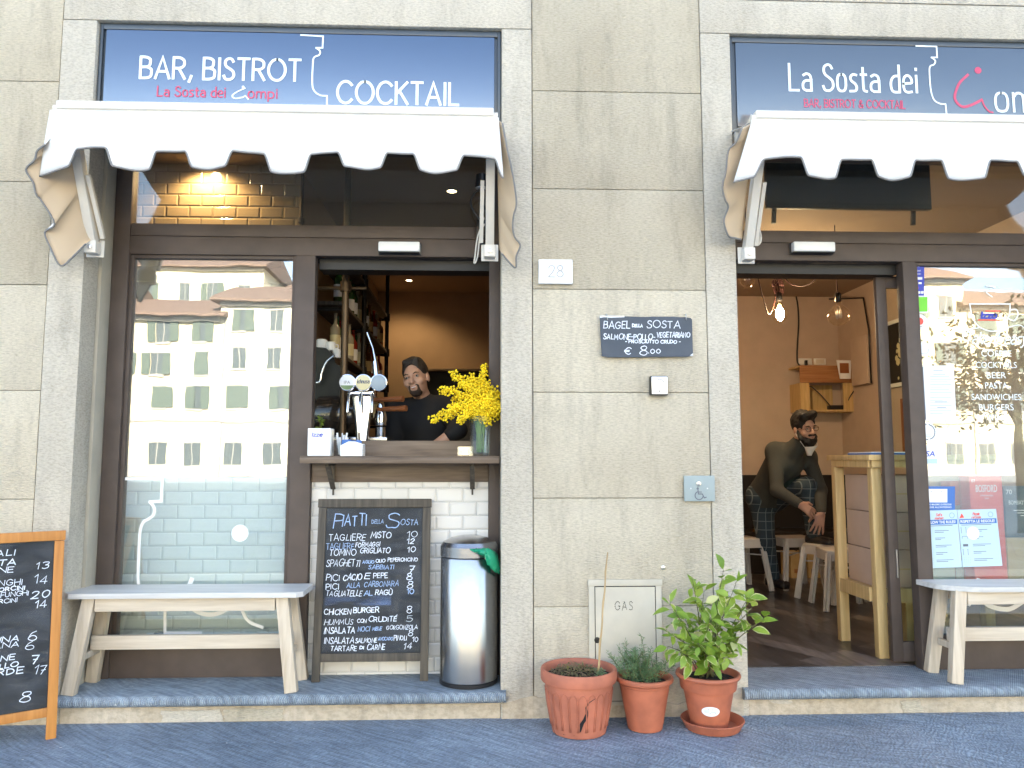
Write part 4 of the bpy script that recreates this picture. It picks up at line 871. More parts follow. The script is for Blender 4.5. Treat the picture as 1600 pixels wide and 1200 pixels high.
# orange one on the pavement, turned and cut by the picture's edge
foot = atz(80, 1155, 0); ang = math.atan2(.56, .83); dr_ = Vector((math.cos(ang), math.sin(ang), 0)); ob_h = .955
cen = foot-dr_*.285
b2 = aboard('orange framed menu blackboard standing on the pavement by the bench', (cen.x, cen.y, 0), (-R(6.0), 0, ang), .61, ob_h, 'orangewood', (.03, .40))
smr = MB(); quad(smr, -.258, .258, .146, ob_h-.051, onplane((0, .006, 0)), .0003); obj('chalk_smear', smr, 'smear', b2, local=True)
def obm(px, py):
    u = .263-(72-px)/255; k = (72-px)*.0007
    v = (py-854-(72-px)*.03)/(1106+(72-px)*.16-854-(72-px)*.03)
    return u, (ob_h-.0475)-v*(ob_h-.0475-.142)
chalk(b2, [('SPECIALI', -28, 31, 877, 9), ('DELLA SOSTA', -60, 32, 894, 9), ('SALMONE', -32, 30, 904, 8), ('13', 53, 67, 900, 11), ('AI', -22, -6, 924, 9), ('FUNGHI', 4, 40, 922, 9), ('14', 52, 66, 920, 12), ('PORCINI', 12, 43, 930, 6), ('AI FUNGHI', 9, 47, 940, 7), ('20', 50, 69, 943, 11), ('PORCINI', 7, 36, 949, 6), ('14', 54, 66, 958, 11),
    ('FONTINA', -14, 39, 1011, 8), ('6', 49, 58, 1008, 13), ('VEGETARIANA', -50, 40, 1024, 8), ('6', 47, 56, 1021, 12), ('SALMONE', -20, 36, 1039, 8), ('7', 53, 61, 1040, 13), ('POLLO', 7, 40, 1048, 7), ('PEPE VERDE', -36, 45, 1063, 9), ('17', 56, 69, 1059, 12), ('POLLO', -20, 20, 1101, 10), ('8', 44, 55, 1097, 16)], obm, 'chalk', 1.25, .006)

# ================================================================== BENCHES
def bench(label, x0, x1, yf, yb, zs, round_left):
    t = thing('bench', label, 'bench', ((x0+x1)/2, (yf+yb)/2, STEP), group='whitewashed wooden benches')
    xi0, xi1 = x0+.09, x1-.09
    if round_left:
        poly = [(x0, yb), (x1, yb), (x1, yf), (x0+.20, yf)]+[(x0+.20-.19*math.sin(a), yf+.10-.10*math.cos(a)+.05*(a/1.57)) for a in [R(15*k) for k in range(1, 7)]]
    else:
        poly = [(x0+.015, yb), (x1-.015, yb), (x1, yb-.02), (x1, yf+.03), (x1-.03, yf), (x0+.03, yf), (x0, yf+.03), (x0, yb-.02)]
    m = MB(); m.prism(poly, 'z', zs-.026, zs); obj('seat', m, 'benchtop', t, fixn=True)
    fy, by = yf+.045, yb-.035; sp = .045
    for (xf, xt) in ((xi0-sp, xi0+.02), (xi1+sp, xi1-.02)):
        for y, yt in ((fy-.015, fy+.015), (by+.012, by-.02)):
            obj('leg', MB().bar((xf, y, STEP+.001), (xt, yt, zs-.0265), .062, .045, (0, 1, 0), .004), 'benchleg', t, 30)
    ap = MB(); ap.box(xi0+.052, xi1-.052, fy-.008, fy+.018, zs-.095, zs-.027, .003); ap.box(xi0+.052, xi1-.052, by-.03, by-.004, zs-.095, zs-.027, .003); obj('apron', ap, 'benchw', t, 30)
    st = MB(); zz = STEP+.225; st.box(xi0-.005, xi1+.005, (fy+by)/2-.014, (fy+by)/2+.014, zz-.035, zz+.035, .004)
    obj('stretcher', st, 'benchw', t, 30)
    for x in (xi0-.008, xi1+.008): obj('cross_rail', MB().box(x-.013, x+.013, fy+.022, by-.026, zz-.068, zz-.0355, .003), 'benchleg', t, 30)
    return t
bench('whitewashed wooden bench under the big window beside the orange blackboard', -2.075, -.900, -.035, .245, .632, False)
bench('whitewashed wooden bench with rounded corner beside the open doorway', 2.405, 3.60, -.015, .255, .632, True)

# ================================================================== BIN
cx0, cy0 = -.068, .150
t = thing('waste_bin', 'tall brushed steel bin with domed lid beside the menu blackboard', 'bin', (cx0, cy0, STEP)); r = .150
obj('base_ring', MB().lathe([(r*.96, .001), (r+.002, .003), (r+.002, .022), (r*.97, .024)], (cx0, cy0, STEP), 48), 'black', t, 40)
obj('body', MB().lathe([(r, .025), (r, .640), (r-.004, .645)], (cx0, cy0, STEP), 64), 'steel', t, 40)
obj('lid', MB().lathe([(r-.004, .647), (r+.002, .650), (r+.002, .700), (r-.012, .722), (r-.055, .742), (.05, .752), (0, .754)], (cx0, cy0, STEP), 64), 'steel', t, 30)
obj('seam', MB().lathe([(r-.003, .6445), (r-.003, .649)], (cx0, cy0, STEP), 48, cap=False), 'dark', t)
rr = random.Random(11); m = MB()
bagc = [at(x, y, Y) for x, y, Y in ((735, 858, .0), (746, 857, -.01), (757, 856, .0), (768, 858, .04), (776, 864, .09), (780, 874, .12))]
bagl = [at(x, y, Y) for x, y, Y in ((736, 859, .0), (748, 866, -.014), (757, 869, -.01), (762, 882, .0), (773, 893, .06), (781, 897, .12))]
bt, bb = smoothpts(bagc, 5), smoothpts(bagl, 5); k = len(bt)
def bagf(u, v):
    i = int(round(u*(k-1))); p = bt[i].lerp(bb[i], v); return p+Vector((rr.uniform(-.004, .004), -.012-.03*math.sin(v*3.14)*(.4+u)+rr.uniform(-.006, .006), rr.uniform(-.003, .003)))
m.grid(bagf, k-1, 8); tag(obj('plastic_bag', m, 'bag', None, 50, solid=.0015), 'crumpled green plastic bag caught under the bin lid', 'bag')

# ================================================================== SERVING SHELF AND WHAT STANDS ON IT
t = thing('serving_shelf', 'brown wooden serving shelf on brackets under the open hatch', 'shelf', (-.43, .17, 1.27)); SZ = 1.312
n = 8; prof = [(.262, SZ), (.066, SZ)]+[(.066-.02*math.sin(a), SZ-.02+.02*math.cos(a)) for a in [math.pi/2*k/n for k in range(1, n+1)]]+[(.05, SZ-.038), (.262, SZ-.038)]
obj('shelf_board', MB().prism(prof, 'x', -.948, .089), 'shelfw', t, 40)
m = MB(); m.box(-.938, .033, .285, .304, 1.17, 1.273, .003); obj('fascia_board', m, 'shelfw', t, 30)
for px in (517, 738):
    x = at(px, 740, .2).x; obj('bracket', MB().bar((x, .11, SZ-.05), (x, .275, 1.135), .010, .026, (1, 0, 0)).box(x-.005, x+.005, .10, .284, SZ-.05, SZ-.0385).box(x-.005, x+.005, .274, .284, 1.10, SZ-.05), 'darkwood', t)
t = thing('hatch_counter', 'brown wooden counter rail along the serving hatch opening', 'counter', (-.45, .31, 1.17))
obj('rail', B(-.938, .033, .306, .345, 1.172, 1.398, .004), 'shelfw', t, 30); obj('worktop', B(-1.15, .29, .346, .80, 1.36, 1.399, .004), 'darkwood', t, 30)
def facebox(x0, x1, yt, yb, Y, d):
    p, q = at(x0, yt, Y), at(x1, yb, Y); return p.x, q.x, Y, Y+d, q.z, p.z
x0, x1, y0, y1, z0, z1 = facebox(481, 516, 669, 709, .10, .10); z0 = SZ+.001
t = thing('napkin_dispenser', 'white metal napkin dispenser with blue lettering on the serving shelf', 'dispenser', ((x0+x1)/2, .15, z0))
obj('case', B(x0, x1, y0, y1, z0, z1, .004), 'white', t, 30); m = MB(); strokes(m, 'Izze', x0+.022, z1-.043, .020, .0045, onplane((0, y0, 0)), width=.054, slant=.25, track=.18); obj('lettering', m, 'blued', t); obj('face_slot', B(x1, x1+.0015, y0+.02, y1-.02, z0+.02, z1-.01), 'alu', t)
x0, x1, y0, y1, z0, z1 = facebox(532, 566, 690, 709, .09, .10); z0 = SZ+.001
t = thing('sachet_box', 'open white card box of sugar sachets on the serving shelf', 'box', ((x0+x1)/2, .14, z0))
m = MB(); xm = (x0+x1)/2; m.prism([(x0, z0), (x1, z0), (x1, z1-.012), (xm+.02, z1), (xm-.015, z1+.001), (x0, z1-.02)], 'y', y0, y0+.003); m.box(x0, x0+.003, y0+.003, y1, z0, z1-.025); m.box(x1-.003, x1, y0+.003, y1, z0, z1-.015); m.box(x0+.003, x1-.003, y1-.003, y1, z0, z1-.01); m.box(x0+.003, x1-.003, y0+.003, y1-.003, z0, z0+.003); obj('box_body', m, 'white', t)
rr = random.Random(5); ms = MB()
for k in range(7):
    xx = x0+.012+k*.012; ms.bar((xx, y0+.03+.008*rr.random(), z0+.01), (xx+rr.uniform(-.01, .01), y0+.03, z1+rr.uniform(.0, .012)), .03, .004, (0, 1, 0))
obj('sachets', ms, 'blue', t)
c = at(534, 705, .19); c.z = SZ+.001; gl = thing('straw_glass', 'clear glass of wrapped straws behind the sachet box', 'glass', c)
obj('tumbler', MB().lathe([(.026, .001), (.032, .075), (.030, .075), (.0245, .006), (0, .006)], c, 24), 'clear', gl, 40)
for k in range(9):
    a_ = k*.7; obj('straw', MB().bar(c+Vector((.012*math.cos(a_), .012*math.sin(a_), .008)), c+Vector((.030*math.cos(a_+.3), .026*math.sin(a_+.3), .100+.012*(k % 3))), .009, .002, (math.sin(a_), 1, 0)), 'paper', gl)
vc = at(750, 700, .15); vc.z = SZ+.001; vz = at(750, 651, .15).z-vc.z
v = thing('glass_vase', 'tapered clear glass vase holding yellow mimosa on the serving shelf', 'vase', vc)
obj('vase_glass', MB().lathe([(0, .001), (.050, .001), (.053, .01), (.056, vz*.6), (.062, vz), (.058, vz), (.052, vz*.6), (.048, .014), (0, .012)], vc, 28), 'clear', v, 40); obj('water', MB().lathe([(0, .0125), (.0475, .0145), (.0515, vz*.55), (0, vz*.55)], vc, 28), 'clear', v, 40)
c = at(727, 707, .17); c.z = SZ+.001; tr = thing('glass_dish', 'low square glass dish beside the vase of mimosa', 'dish', c)
m = MB(); m.box(c.x-.042, c.x+.042, c.y-.03, c.y+.03, c.z, c.z+.006); [m.box(*b_) for b_ in ((c.x-.042, c.x-.037, c.y-.03, c.y+.03, c.z+.006, c.z+.05), (c.x+.037, c.x+.042, c.y-.03, c.y+.03, c.z+.006, c.z+.05), (c.x-.037, c.x+.037, c.y-.03, c.y-.025, c.z+.006, c.z+.05), (c.x-.037, c.x+.037, c.y+.025, c.y+.03, c.z+.006, c.z+.05))]; obj('dish_glass', m, 'clear', tr); obj('candle', MB().lathe([(.018, .0065), (.018, .022), (0, .022)], c, 16), 'paper', tr)
# mimosa: drooping sprays of small yellow puffs
mi = thing('mimosa_bouquet', 'bunch of yellow mimosa sprays standing in the glass vase', 'flowers', vc)
rr = random.Random(21); st = MB(); pf = MB(); lv = MB()
ico = bmesh.new(); bmesh.ops.create_icosphere(ico, subdivisions=1, radius=1); ico.verts.index_update(); IV = [v_.co.copy() for v_ in ico.verts]; IF = [[v_.index for v_ in f.verts] for f in ico.faces]; ico.free()
def puff(p, r): pf.add([p+q*r*rr.uniform(.85, 1.15) for q in IV], IF)
mouth = Vector((vc.x, vc.y, vc.z+vz))
tips = [(676, 655, .02, 1), (690, 606, .05, 1), (700, 640, .0, 1), (708, 582, .08, 1), (718, 655, -.02, 1), (722, 598, .03, 1), (735, 586, .10, 1), (757, 570, .16, .8), (744, 610, .0, 1.2), (762, 600, .08, 1.2), (775, 612, .05, 1.3), (785, 630, .06, 1.3), (772, 640, .0, 1.4), (752, 634, -.02, 1.2), (764, 655, .0, 1.2), (736, 628, .0, 1), (727, 648, .04, 1), (780, 648, .1, 1.1), (712, 620, .12, 1), (748, 590, .12, 1), (767, 622, -.02, 1.3), (779, 636, -.02, 1.2), (697, 650, .04, 1)]
for px, py, Y, w_ in tips:
    e = at(px, py, .12+Y*.6); base = Vector((vc.x+rr.uniform(-.02, .02), vc.y+rr.uniform(-.02, .02), vc.z+.02)); mid = mouth.lerp(e, .45)+Vector((0, 0, .05+.02*rr.random()))
    path = smoothpts([base, Vector((mouth.x+rr.uniform(-.03, .03), mouth.y+rr.uniform(-.02, .02), mouth.z)), mid, e], 8); st.tube(path, .0022, 5)
    m_ = len(path)
    for i in range(int(m_*.42), m_):
        s = (i-m_*.42)/(m_*.58)
        for k in range(int(12*w_)+4):
            d = Vector((rr.gauss(0, 1), rr.gauss(0, 1), rr.gauss(-.35, 1))).normalized(); L = rr.uniform(.004, .040)*(1.15-s*.45)*w_
            puff(path[i]+d*L+Vector((0, 0, -.012*rr.random())), rr.uniform(.0046, .0078))
    for k in range(5):
        p = path[int(m_*rr.uniform(.3, .7))]; d = Vector((rr.gauss(0, 1), rr.gauss(0, 1), rr.gauss(0, .6))).normalized(); s = d.orthogonal().normalized(); lv.add([p, p+d*.03+s*.004, p+d*.06, p+d*.03-s*.004], [(0, 1, 2, 3)])
obj('stems', st, 'stem', mi, 180); obj('blossoms', pf, 'mimosa', mi, 180); obj('leaves', lv, 'herb', mi)

# ================================================================== POTTED PLANTS
def P3(a, s=1): return Vector(a)*s
def pot(label, c, prof, group=None, mat_='terra', flute=None):
    t = thing('potted_plant', label, 'potted plant', c, group=group)
    o = obj('pot', MB().lathe(prof, c, 64), mat_, t, 35)
    return t, o
def leafy(mb, edge, p, d, n, L, W_, curl, rr, cup=.25, rim=False):
    """one pointed oval leaf: blade of 2 x 5 quads folded along its midrib"""
    d = d.normalized(); s = d.cross(n).normalized(); n = s.cross(d).normalized()
    prof = [0, .62, 1., .92, .6, 0.02]; pts = []
    for i, w_ in enumerate(prof):
        u = i/5; cpos = p+d*(L*u)-n*(curl*L*u*u)
        pts.append((cpos-s*W_*w_*.5+n*cup*W_*w_*.5, cpos, cpos+s*W_*w_*.5+n*cup*W_*w_*.5))
    o = [q for r_ in pts for q in r_]; f = []
    for i in range(5):
        for k in range(2): f.append((i*3+k, i*3+k+1, (i+1)*3+k+1, (i+1)*3+k))
    mb.add(o, f)
    if rim:
        for sd_ in (0, 2):
            for i in range(5):
                if rr.random() < .8:
                    a_, b_ = pts[i][sd_], pts[i+1][sd_]; ia, ib = a_.lerp(pts[i][1], .26), b_.lerp(pts[i+1][1], .26); up = n*.0012
                    edge.add([a_+up, b_+up, ib+up, ia+up], [(0, 1, 2, 3)])
# cracked big pot with dry plant
rr = random.Random(31)
c = Vector((.468, -.165-.02, 0)); c.y = -.19
rim_z = .295
prof = [(.112, .002), (.128, .004), (.133, .03), (.155, .15), (.163, .225), (.163, .236), (.180, .240), (.1835, .250), (.1835, .288), (.179, .296), (.170, .296), (.164, .288), (.160, .255)]
t1, po = pot('big cracked terracotta pot of dry plant, widest of the three by the wall', c, prof, 'terracotta pots at the foot of the pier', 'terraold')
ri = MB(); nf = 22                                      # raised arched flutes round the body
for k in range(nf):
    a0 = 2*math.pi*(k+.10)/nf; a1 = 2*math.pi*(k+.90)/nf; pts = []
    def on(a, z): r_ = np.interp(z, [.03, .15, .225], [.133, .155, .163])+.0012; return c+Vector((r_*math.cos(a), r_*math.sin(a), z))
    L = [on(a0, .035+.15*i/6) for i in range(7)]+[on((a0+a1)/2+(a1-a0)/2*math.cos(math.pi-b), .185+.022*math.sin(b)) for b in [math.pi*j/6 for j in range(1, 6)]]+[on(a1, .185-.15*i/6) for i in range(7)]
    ri.tube(L, .0026, 5)
obj('fluting', ri, 'terraold', po, 180)
cr = MB(); cp = [at(x, y, -.33) for x, y in ((931, 1088), (920, 1094), (915, 1102), (917, 1112), (914, 1122), (909, 1130), (906, 1144))]
wd = [.004, .010, .007, .013, .019, .018, .010]; L, Rr = [], []
for p, w_ in zip(cp, wd):
    for s_, lst in ((-1, L), (1, Rr)):
        q = p+Vector((w_*s_*.5, 0, 0)); ang_ = math.atan2(q.y-c.y, q.x-c.x); z = max(.004, q.z*.97); r_ = np.interp(z, [.004, .03, .15, .225], [.1285, .1335, .1555, .1635])+.0014
        dx = q.x-c.x; dx = max(-r_*.98, min(r_*.98, dx)); lst.append(Vector((c.x+dx, c.y-math.sqrt(r_*r_-dx*dx), z)))
k = len(L); cr.add(L+Rr, [(i, i+1, k+i+1, k+i) for i in range(k-1)])
m2 = [Vector((c.x-.135+.05*i, 0, [.035, .018, .022, .004][i])) for i in range(4)]
tri = []
for q in m2+[Vector((c.x-.12, 0, .004))]:
    r_ = np.interp(q.z, [.004, .03], [.1285, .1335])+.0016; dx = max(-r_*.97, min(r_*.97, q.x-c.x)); tri.append(Vector((c.x+dx, c.y-math.sqrt(r_*r_-dx*dx), q.z)))
cr.add(tri, [(0, 1, 2), (0, 2, 3), (0, 3, 4)]); obj('crack', cr, 'dark', po, fixn=True)
def soil(c, r, z, seed, h=.012):
    q = random.Random(seed); m = MB()
    m.grid(lambda u, v: Vector((c.x+r*v*math.cos(u*2*math.pi), c.y+r*v*math.sin(u*2*math.pi), z+(1-v)*h+q.uniform(-.004, .004)*(v < .98))), 36, 10); return m
obj('soil', soil(c, .160, .258, 1, .02), 'soil', t1, 180)
d1 = MB(); d2 = MB()
for i in range(520):
    a_ = rr.uniform(0, 6.283); r0 = .125*rr.random()**.6; p = c+Vector((r0*math.cos(a_)-.008, r0*math.sin(a_), .262+.028*(1-r0/.125)+rr.uniform(0, .022)))
    d = Vector((rr.gauss(0, 1), rr.gauss(0, 1), rr.gauss(.15, .35))); L = rr.uniform(.008, .020)
    if rr.random() < .55: leafy(d1, None, p, d, Vector((0, 0, 1)), L, L*.55, .3, rr)
    else: d2.tube([p, p+d.normalized()*L*.8+Vector((0, 0, .004)), p+d.normalized()*L*1.8], [.0012, .001, .0006], 4)
obj('foliage', d1, 'dry', t1, 180); obj('dry_stems', d2, mat('dry straw', (.23, .16, .09), .8), t1, 180)
g1 = MB()
for i in range(60):
    a_ = rr.uniform(-.4, .6); p = c+Vector((.075+.05*rr.random(), rr.uniform(-.09, .01), .275+.012*rr.random())); leafy(g1, None, p, Vector((rr.gauss(0, 1), rr.gauss(0, 1), .3)), Vector((0, 0, 1)), .018, .010, .3, rr)
obj('green_shoots', g1, 'herb', t1, 180)
b0, b1_ = at(934, 1037, -.20), at(949, 863, -.10); b0.z = .262
ca = MB(); pts = [b0.lerp(b1_, i/12)+Vector((.002*math.sin(i*1.7), 0, 0)) for i in range(13)]; ca.tube(pts, [.0052-.00012*i+(.0010 if i in (3, 7, 10) else 0) for i in range(13)], 8)
tag(obj('bamboo_cane', ca, 'cane', None, 180), 'thin bamboo cane stuck in the cracked terracotta pot', 'cane')
# middle pot with rosemary
c = Vector((.792, -.165, 0)); prof = [(.080, .002), (.083, .004), (.118, .190), (.121, .215), (.124, .218), (.126, .222), (.138, .226), (.1405, .234), (.138, .246), (.128, .248), (.122, .240), (.118, .20)]
t2, po = pot('small plain terracotta pot of rosemary between two larger pots', c, prof, 'terracotta pots at the foot of the pier')
obj('rings', MB().lathe([(.1195, .204), (.1215, .206), (.1225, .212), (.121, .2145)], c, 48, cap=False), 'terra', po, 40)
obj('soil', soil(c, .117, .215, 2), 'soil', t2, 180)
st = MB(); lf = MB()
for i in range(46):
    a_ = rr.uniform(0, 6.283); r0 = .075*rr.random()**.6; p0 = c+Vector((r0*math.cos(a_)-.018, r0*math.sin(a_), .215)); top = p0+Vector((rr.gauss(-.018, .045)+r0*math.cos(a_)*.5, rr.gauss(0, .035), rr.uniform(.07, .165)))
    if i == 0: top = p0+Vector((-.02, 0, .23))
    path = smoothpts([p0, p0.lerp(top, .5)+Vector((rr.gauss(0, .008), rr.gauss(0, .008), .01)), top], 5); st.tube(path, .0013, 4)
    for j, q in enumerate(path[1:]):
        for k in range(8):
            d = Vector((rr.gauss(0, 1), rr.gauss(0, 1), rr.gauss(.55, .5))).normalized(); s = d.orthogonal().normalized(); L = rr.uniform(.014, .026); qq = q+Vector((0, 0, rr.uniform(-.01, .01)))
            lf.add([qq, qq+d*L*.5+s*.0016, qq+d*L, qq+d*L*.5-s*.0016], [(0, 1, 2, 3)])
obj('stems', st, 'twig', t2, 180); obj('foliage', lf, 'herb', t2)
# lemon plant in the rimmed pot on a saucer
c = Vector((1.103, -.175, 0)); zs = .022
sa = thing('saucer', 'round terracotta saucer under the lemon plant pot', 'saucer', (c.x+.015, c.y, 0)); cs = Vector((c.x+.015, c.y-.005, 0))
obj('dish', MB().lathe([(.118, .002), (.128, .004), (.148, .040), (.152, .046), (.149, .049), (.143, .045), (.124, .012), (0, .010)], cs, 56), 'terra', sa, 40)
prof = [(.085, .013), (.088, .015), (.119, .180), (.120, .186), (.132, .190), (.134, .196), (.139, .232), (.141, .240), (.152, .244), (.156, .252), (.153, .262), (.145, .264), (.139, .256), (.134, .205)]
t3, po = pot('rimmed terracotta pot of variegated lemon plant beside the doorway', c, prof, 'terracotta pots at the foot of the pier')
obj('soil', soil(c, .133, .232, 3), 'soil', t3, 180)
lb = at(1096, 1101, -.30); m = MB(); r_ = .112
aa = math.atan2(lb.y-c.y, lb.x-c.x); a0 = -math.pi/2-.20
ring = [(1.0, 0)]
n = 28; vs = [];
for k in range(n):
    th = 2*math.pi*k/n; a_ = a0+.40*math.cos(th); z = .108+.0235*math.sin(th); rz = np.interp(z, [.015, .18], [.088, .119])+.0012; pass
def stk(u, v):
    th = 2*math.pi*u; a_ = a0+.40*v*math.cos(th); z = .108+.0235*v*math.sin(th); rz = np.interp(z, [.015, .18], [.088, .119])+.0013
    return c+Vector((rz*math.cos(a_), rz*math.sin(a_), z))
m.grid(stk, 28, 6); obj('sticker', m, 'paper', po)
m = MB()
for k in range(9):
    a_ = a0-.27+k*.024; vs = [c+Vector(((np.interp(z, [.015, .18], [.088, .119])+.0020)*math.cos(a_+d), (np.interp(z, [.015, .18], [.088, .119])+.0020)*math.sin(a_+d), z)) for d, z in ((0, .101), (.006, .101), (.006, .115), (0, .115))]; m.add(vs, [(0, 1, 2, 3)])
for zz, a1, a2 in ((.099, -.05, .24), (.106, .0, .22), (.117, -.12, -.06), (.117, .04, .10)):
    vs = [c+Vector(((np.interp(z, [.015, .18], [.088, .119])+.0020)*math.cos(a0+d), (np.interp(z, [.015, .18], [.088, .119])+.0020)*math.sin(a0+d), z)) for d, z in ((a1, zz), (a2, zz), (a2, zz+.003), (a1, zz+.003))]; m.add(vs, [(0, 1, 2, 3)])
obj('sticker_print', m, 'inkl', po)
rr = random.Random(77); st = MB(); lf = MB(); ed = MB(); pale = MB()
def branch(p0, p1, r0, bend):
    mid = p0.lerp(p1, .5)+Vector(bend); path = smoothpts([p0, mid, p1], 6); st.tube(path, [r0*(1-.75*i/(len(path)-1)) for i in range(len(path))], 6); return path
ends = [((1048, 945), -.30, -.02), (( 1082, 905), -.22, 0), ((1100, 925), -.30, 0), ((1130, 893), -.20, .0), ((1150, 912), -.26, 0), ((1168, 935), -.22, 0), ((1195, 965), -.24, 0), ((1040, 985), -.30, 0), ((1045, 1010), -.28, 0), ((1070, 965), -.10, 0), ((1110, 965), -.34, 0), ((1135, 955), -.32, 0), ((1125, 1000), -.34, 0), ((1090, 1005), -.36, 0), ((1150, 1000), -.25, 0), ((1065, 1020), -.34, 0), ((1105, 1025), -.36, 0), ((1142, 1022), -.3, 0), ((1175, 950), -.18, 0), ((1118, 940), -.15, 0)]
for i, ((px, py), Y, _) in enumerate(ends):
    e = at(px, py, Y); p0 = c+Vector((rr.uniform(-.05, .05), rr.uniform(-.03, .03), .23)); path = branch(p0, e, .0042, (rr.uniform(-.02, .02), rr.uniform(-.02, .02), .03))
    k0 = int(len(path)*.38)
    for j in range(k0, len(path)):
        for q in range(2 if rr.random() < .62 else 1):
            d = Vector((rr.gauss(0, 1), rr.gauss(-.25, .8), rr.gauss(.1, .75))); d += (path[min(j+1, len(path)-1)]-path[j-1]).normalized()*.6
            L = rr.uniform(.046, .086); nn = Vector((rr.gauss(0, .5), -.6+rr.gauss(0, .4), 1)).normalized()
            p = path[j]+Vector((rr.uniform(-.006, .006), rr.uniform(-.006, .006), 0)); pe = p+d.normalized()*.012; st.tube([p, pe], [.0014, .001], 4)
            leafy(lf if rr.random() > .05 else pale, ed, pe, d, nn, L, L*rr.uniform(.46, .62), rr.uniform(.0, .5), rr, rim=rr.random() < .45)
obj('branches', st, 'twig', t3, 180); obj('foliage', lf, 'leaf', t3, 180); obj('leaf_margins', ed, 'leafy', t3); obj('pale_leaves', pale, 'leafy', t3, 180)

# ================================================================== ON THE GLASS
GY = .3005
def dec(name, label, cat, parts, group=None):
    ms = [(n_, m_, k_) for n_, m_, k_ in parts if m_.v]
    t = obj(name, ms[0][1], ms[0][2]); tag(t, label, cat, group)
    for n_, m_, k_ in ms[1:]: obj(n_, m_, k_, t)
    return t
def pq(mb, x0, x1, y0, y1, lift=0., sk=0.):
    a_, b_, c_, d_ = at(x0, y1, GY), at(x1, y1, GY), at(x1+sk, y0, GY), at(x0+sk, y0, GY); h = Vector((0, -lift, 0))
    mb.add([a_+h, b_+h, c_+h, d_+h], [(0, 1, 2, 3)]); return mb
def sheet(x0, x1, y0, y1, tl=None, tr=None, th=.0006):
    tl = tl or (x0, y0); tr = tr or (x1, y0); m = MB(); f = [at(x0, y1, GY), at(x1, y1, GY), at(*tr, GY), at(*tl, GY)]
    m.add([p-Vector((0, .0002, 0)) for p in f]+[p-Vector((0, .0002+th, 0)) for p in f], [(0, 3, 2, 1), (4, 5, 6, 7), (0, 1, 5, 4), (1, 2, 6, 5), (2, 3, 7, 6), (3, 0, 4, 7)]); return m
def glassdecal(label, dx, x_parts, dot, wpx, base):
    m = MB()
    for i, (pts, sm, w_) in enumerate(x_parts): pxline(m, pts, GY, w_, sm, .0006+.0002*i)
    t = obj('window_decal', m, 'white'); tag(t, label, 'decal')
    if dot:
        d = MB(); q = at(*dot, GY); disc(d, q.x, q.z, dot_r*(1 if base == 0 else .8), onplane((0, GY, 0)), .0006 if base == 0 else .0030, 28); obj('round_dot', d, 'white', t)
    return t
dot_r = .0455
glassdecal('white outline of a vase and letter c stuck low on the big window', 0, [([(185, 748), (254, 748), (252, 783), (234, 784)], False, 4.5), ([(234, 784), (241, 793), (240, 804), (232, 811), (224, 816), (219, 832), (217, 870), (216, 905), (220, 925), (232, 940), (258, 945)], True, 4.5), ([(258, 945), (258, 989), (314, 989)], False, 4.5),
    ([(300, 905), (292, 925), (296, 945), (312, 957), (332, 960), (352, 953), (372, 934)], True, 6.5), ([(372, 934), (379, 955), (389, 971), (410, 980)], True, 4.5)], (375, 833), 4.5, 0)
glassdecal('white curved decal and round dot stuck on the display window by the doorway', 0, [([(1528, 905), (1522, 930), (1514, 945)], True, 5), ([(1528, 930), (1545, 946), (1572, 952), (1592, 944), (1612, 926)], True, 7), ([(1578, 981), (1650, 981)], False, 4)], (1520, 833), 5, 1)
# cup drawing and list of the house
m = MB()
for i, (pts, sm, w_) in enumerate([([(1515, 475), (1578, 475)], False, 2), ([(1515, 475), (1519, 495), (1529, 510), (1545, 517), (1560, 516), (1570, 505), (1577, 490), (1578, 475)], True, 2), ([(1579, 484), (1588, 484), (1590, 493), (1584, 501), (1575, 498)], True, 2), ([(1529, 512), (1508, 517), (1504, 524), (1508, 532), (1516, 530)], True, 1.8), ([(1560, 516), (1590, 508), (1600, 512)], True, 1.4), ([(1541, 447), (1557, 450), (1541, 456), (1550, 464)], True, 2)]): pxline(m, pts, GY, w_, sm, .0006+.0002*i)
L = MB(); p = at(1507, 537, GY); hh = at(1507, 519, GY).z-p.z; strokes(L, 'Take it easy', p.x, p.z, hh, .0075, onplane((0, GY, 0)), width=at(1603, 537, GY).x-p.x, slant=.3, track=.12)
cc = MB(); pl = onplane((0, GY, 0))
for tx, bl, w0 in (('COFFEE', 557, 50), ('COCKTAILS', 575, 68), ('BEER', 591, 32), ('PASTA', 607, 37), ('SANDWICHES', 625, 82), ('BURGERS', 641, 57), ('WINE', 657, 34)):
    p = at(1557, bl, GY); q = at(1557, bl-9.5, GY); typed(cc, tx, p.x, p.z, q.z-p.z, pl, .0006, width=w0*4.3/F, align='CENTER')
iz = MB(); p = at(1533, 497, GY); strokes(iz, 'Izzo', p.x, p.z, .034, .012, pl, width=.088, slant=.2, track=.16, base=.0007); izr = MB(); pq(izr, 1528, 1568, 499, 501, .0006); pq(izr, 1540, 1563, 485, 487, .0006)
dec('window_lettering', 'white coffee cup drawing and take it easy menu lettering on the window', 'lettering', [('cup_outline', m, 'letter'), ('script_lettering', L, 'letter'), ('menu_lettering', cc, 'letter'), ('cup_name', iz, 'blued'), ('cup_name_lines', izr, 'red')])
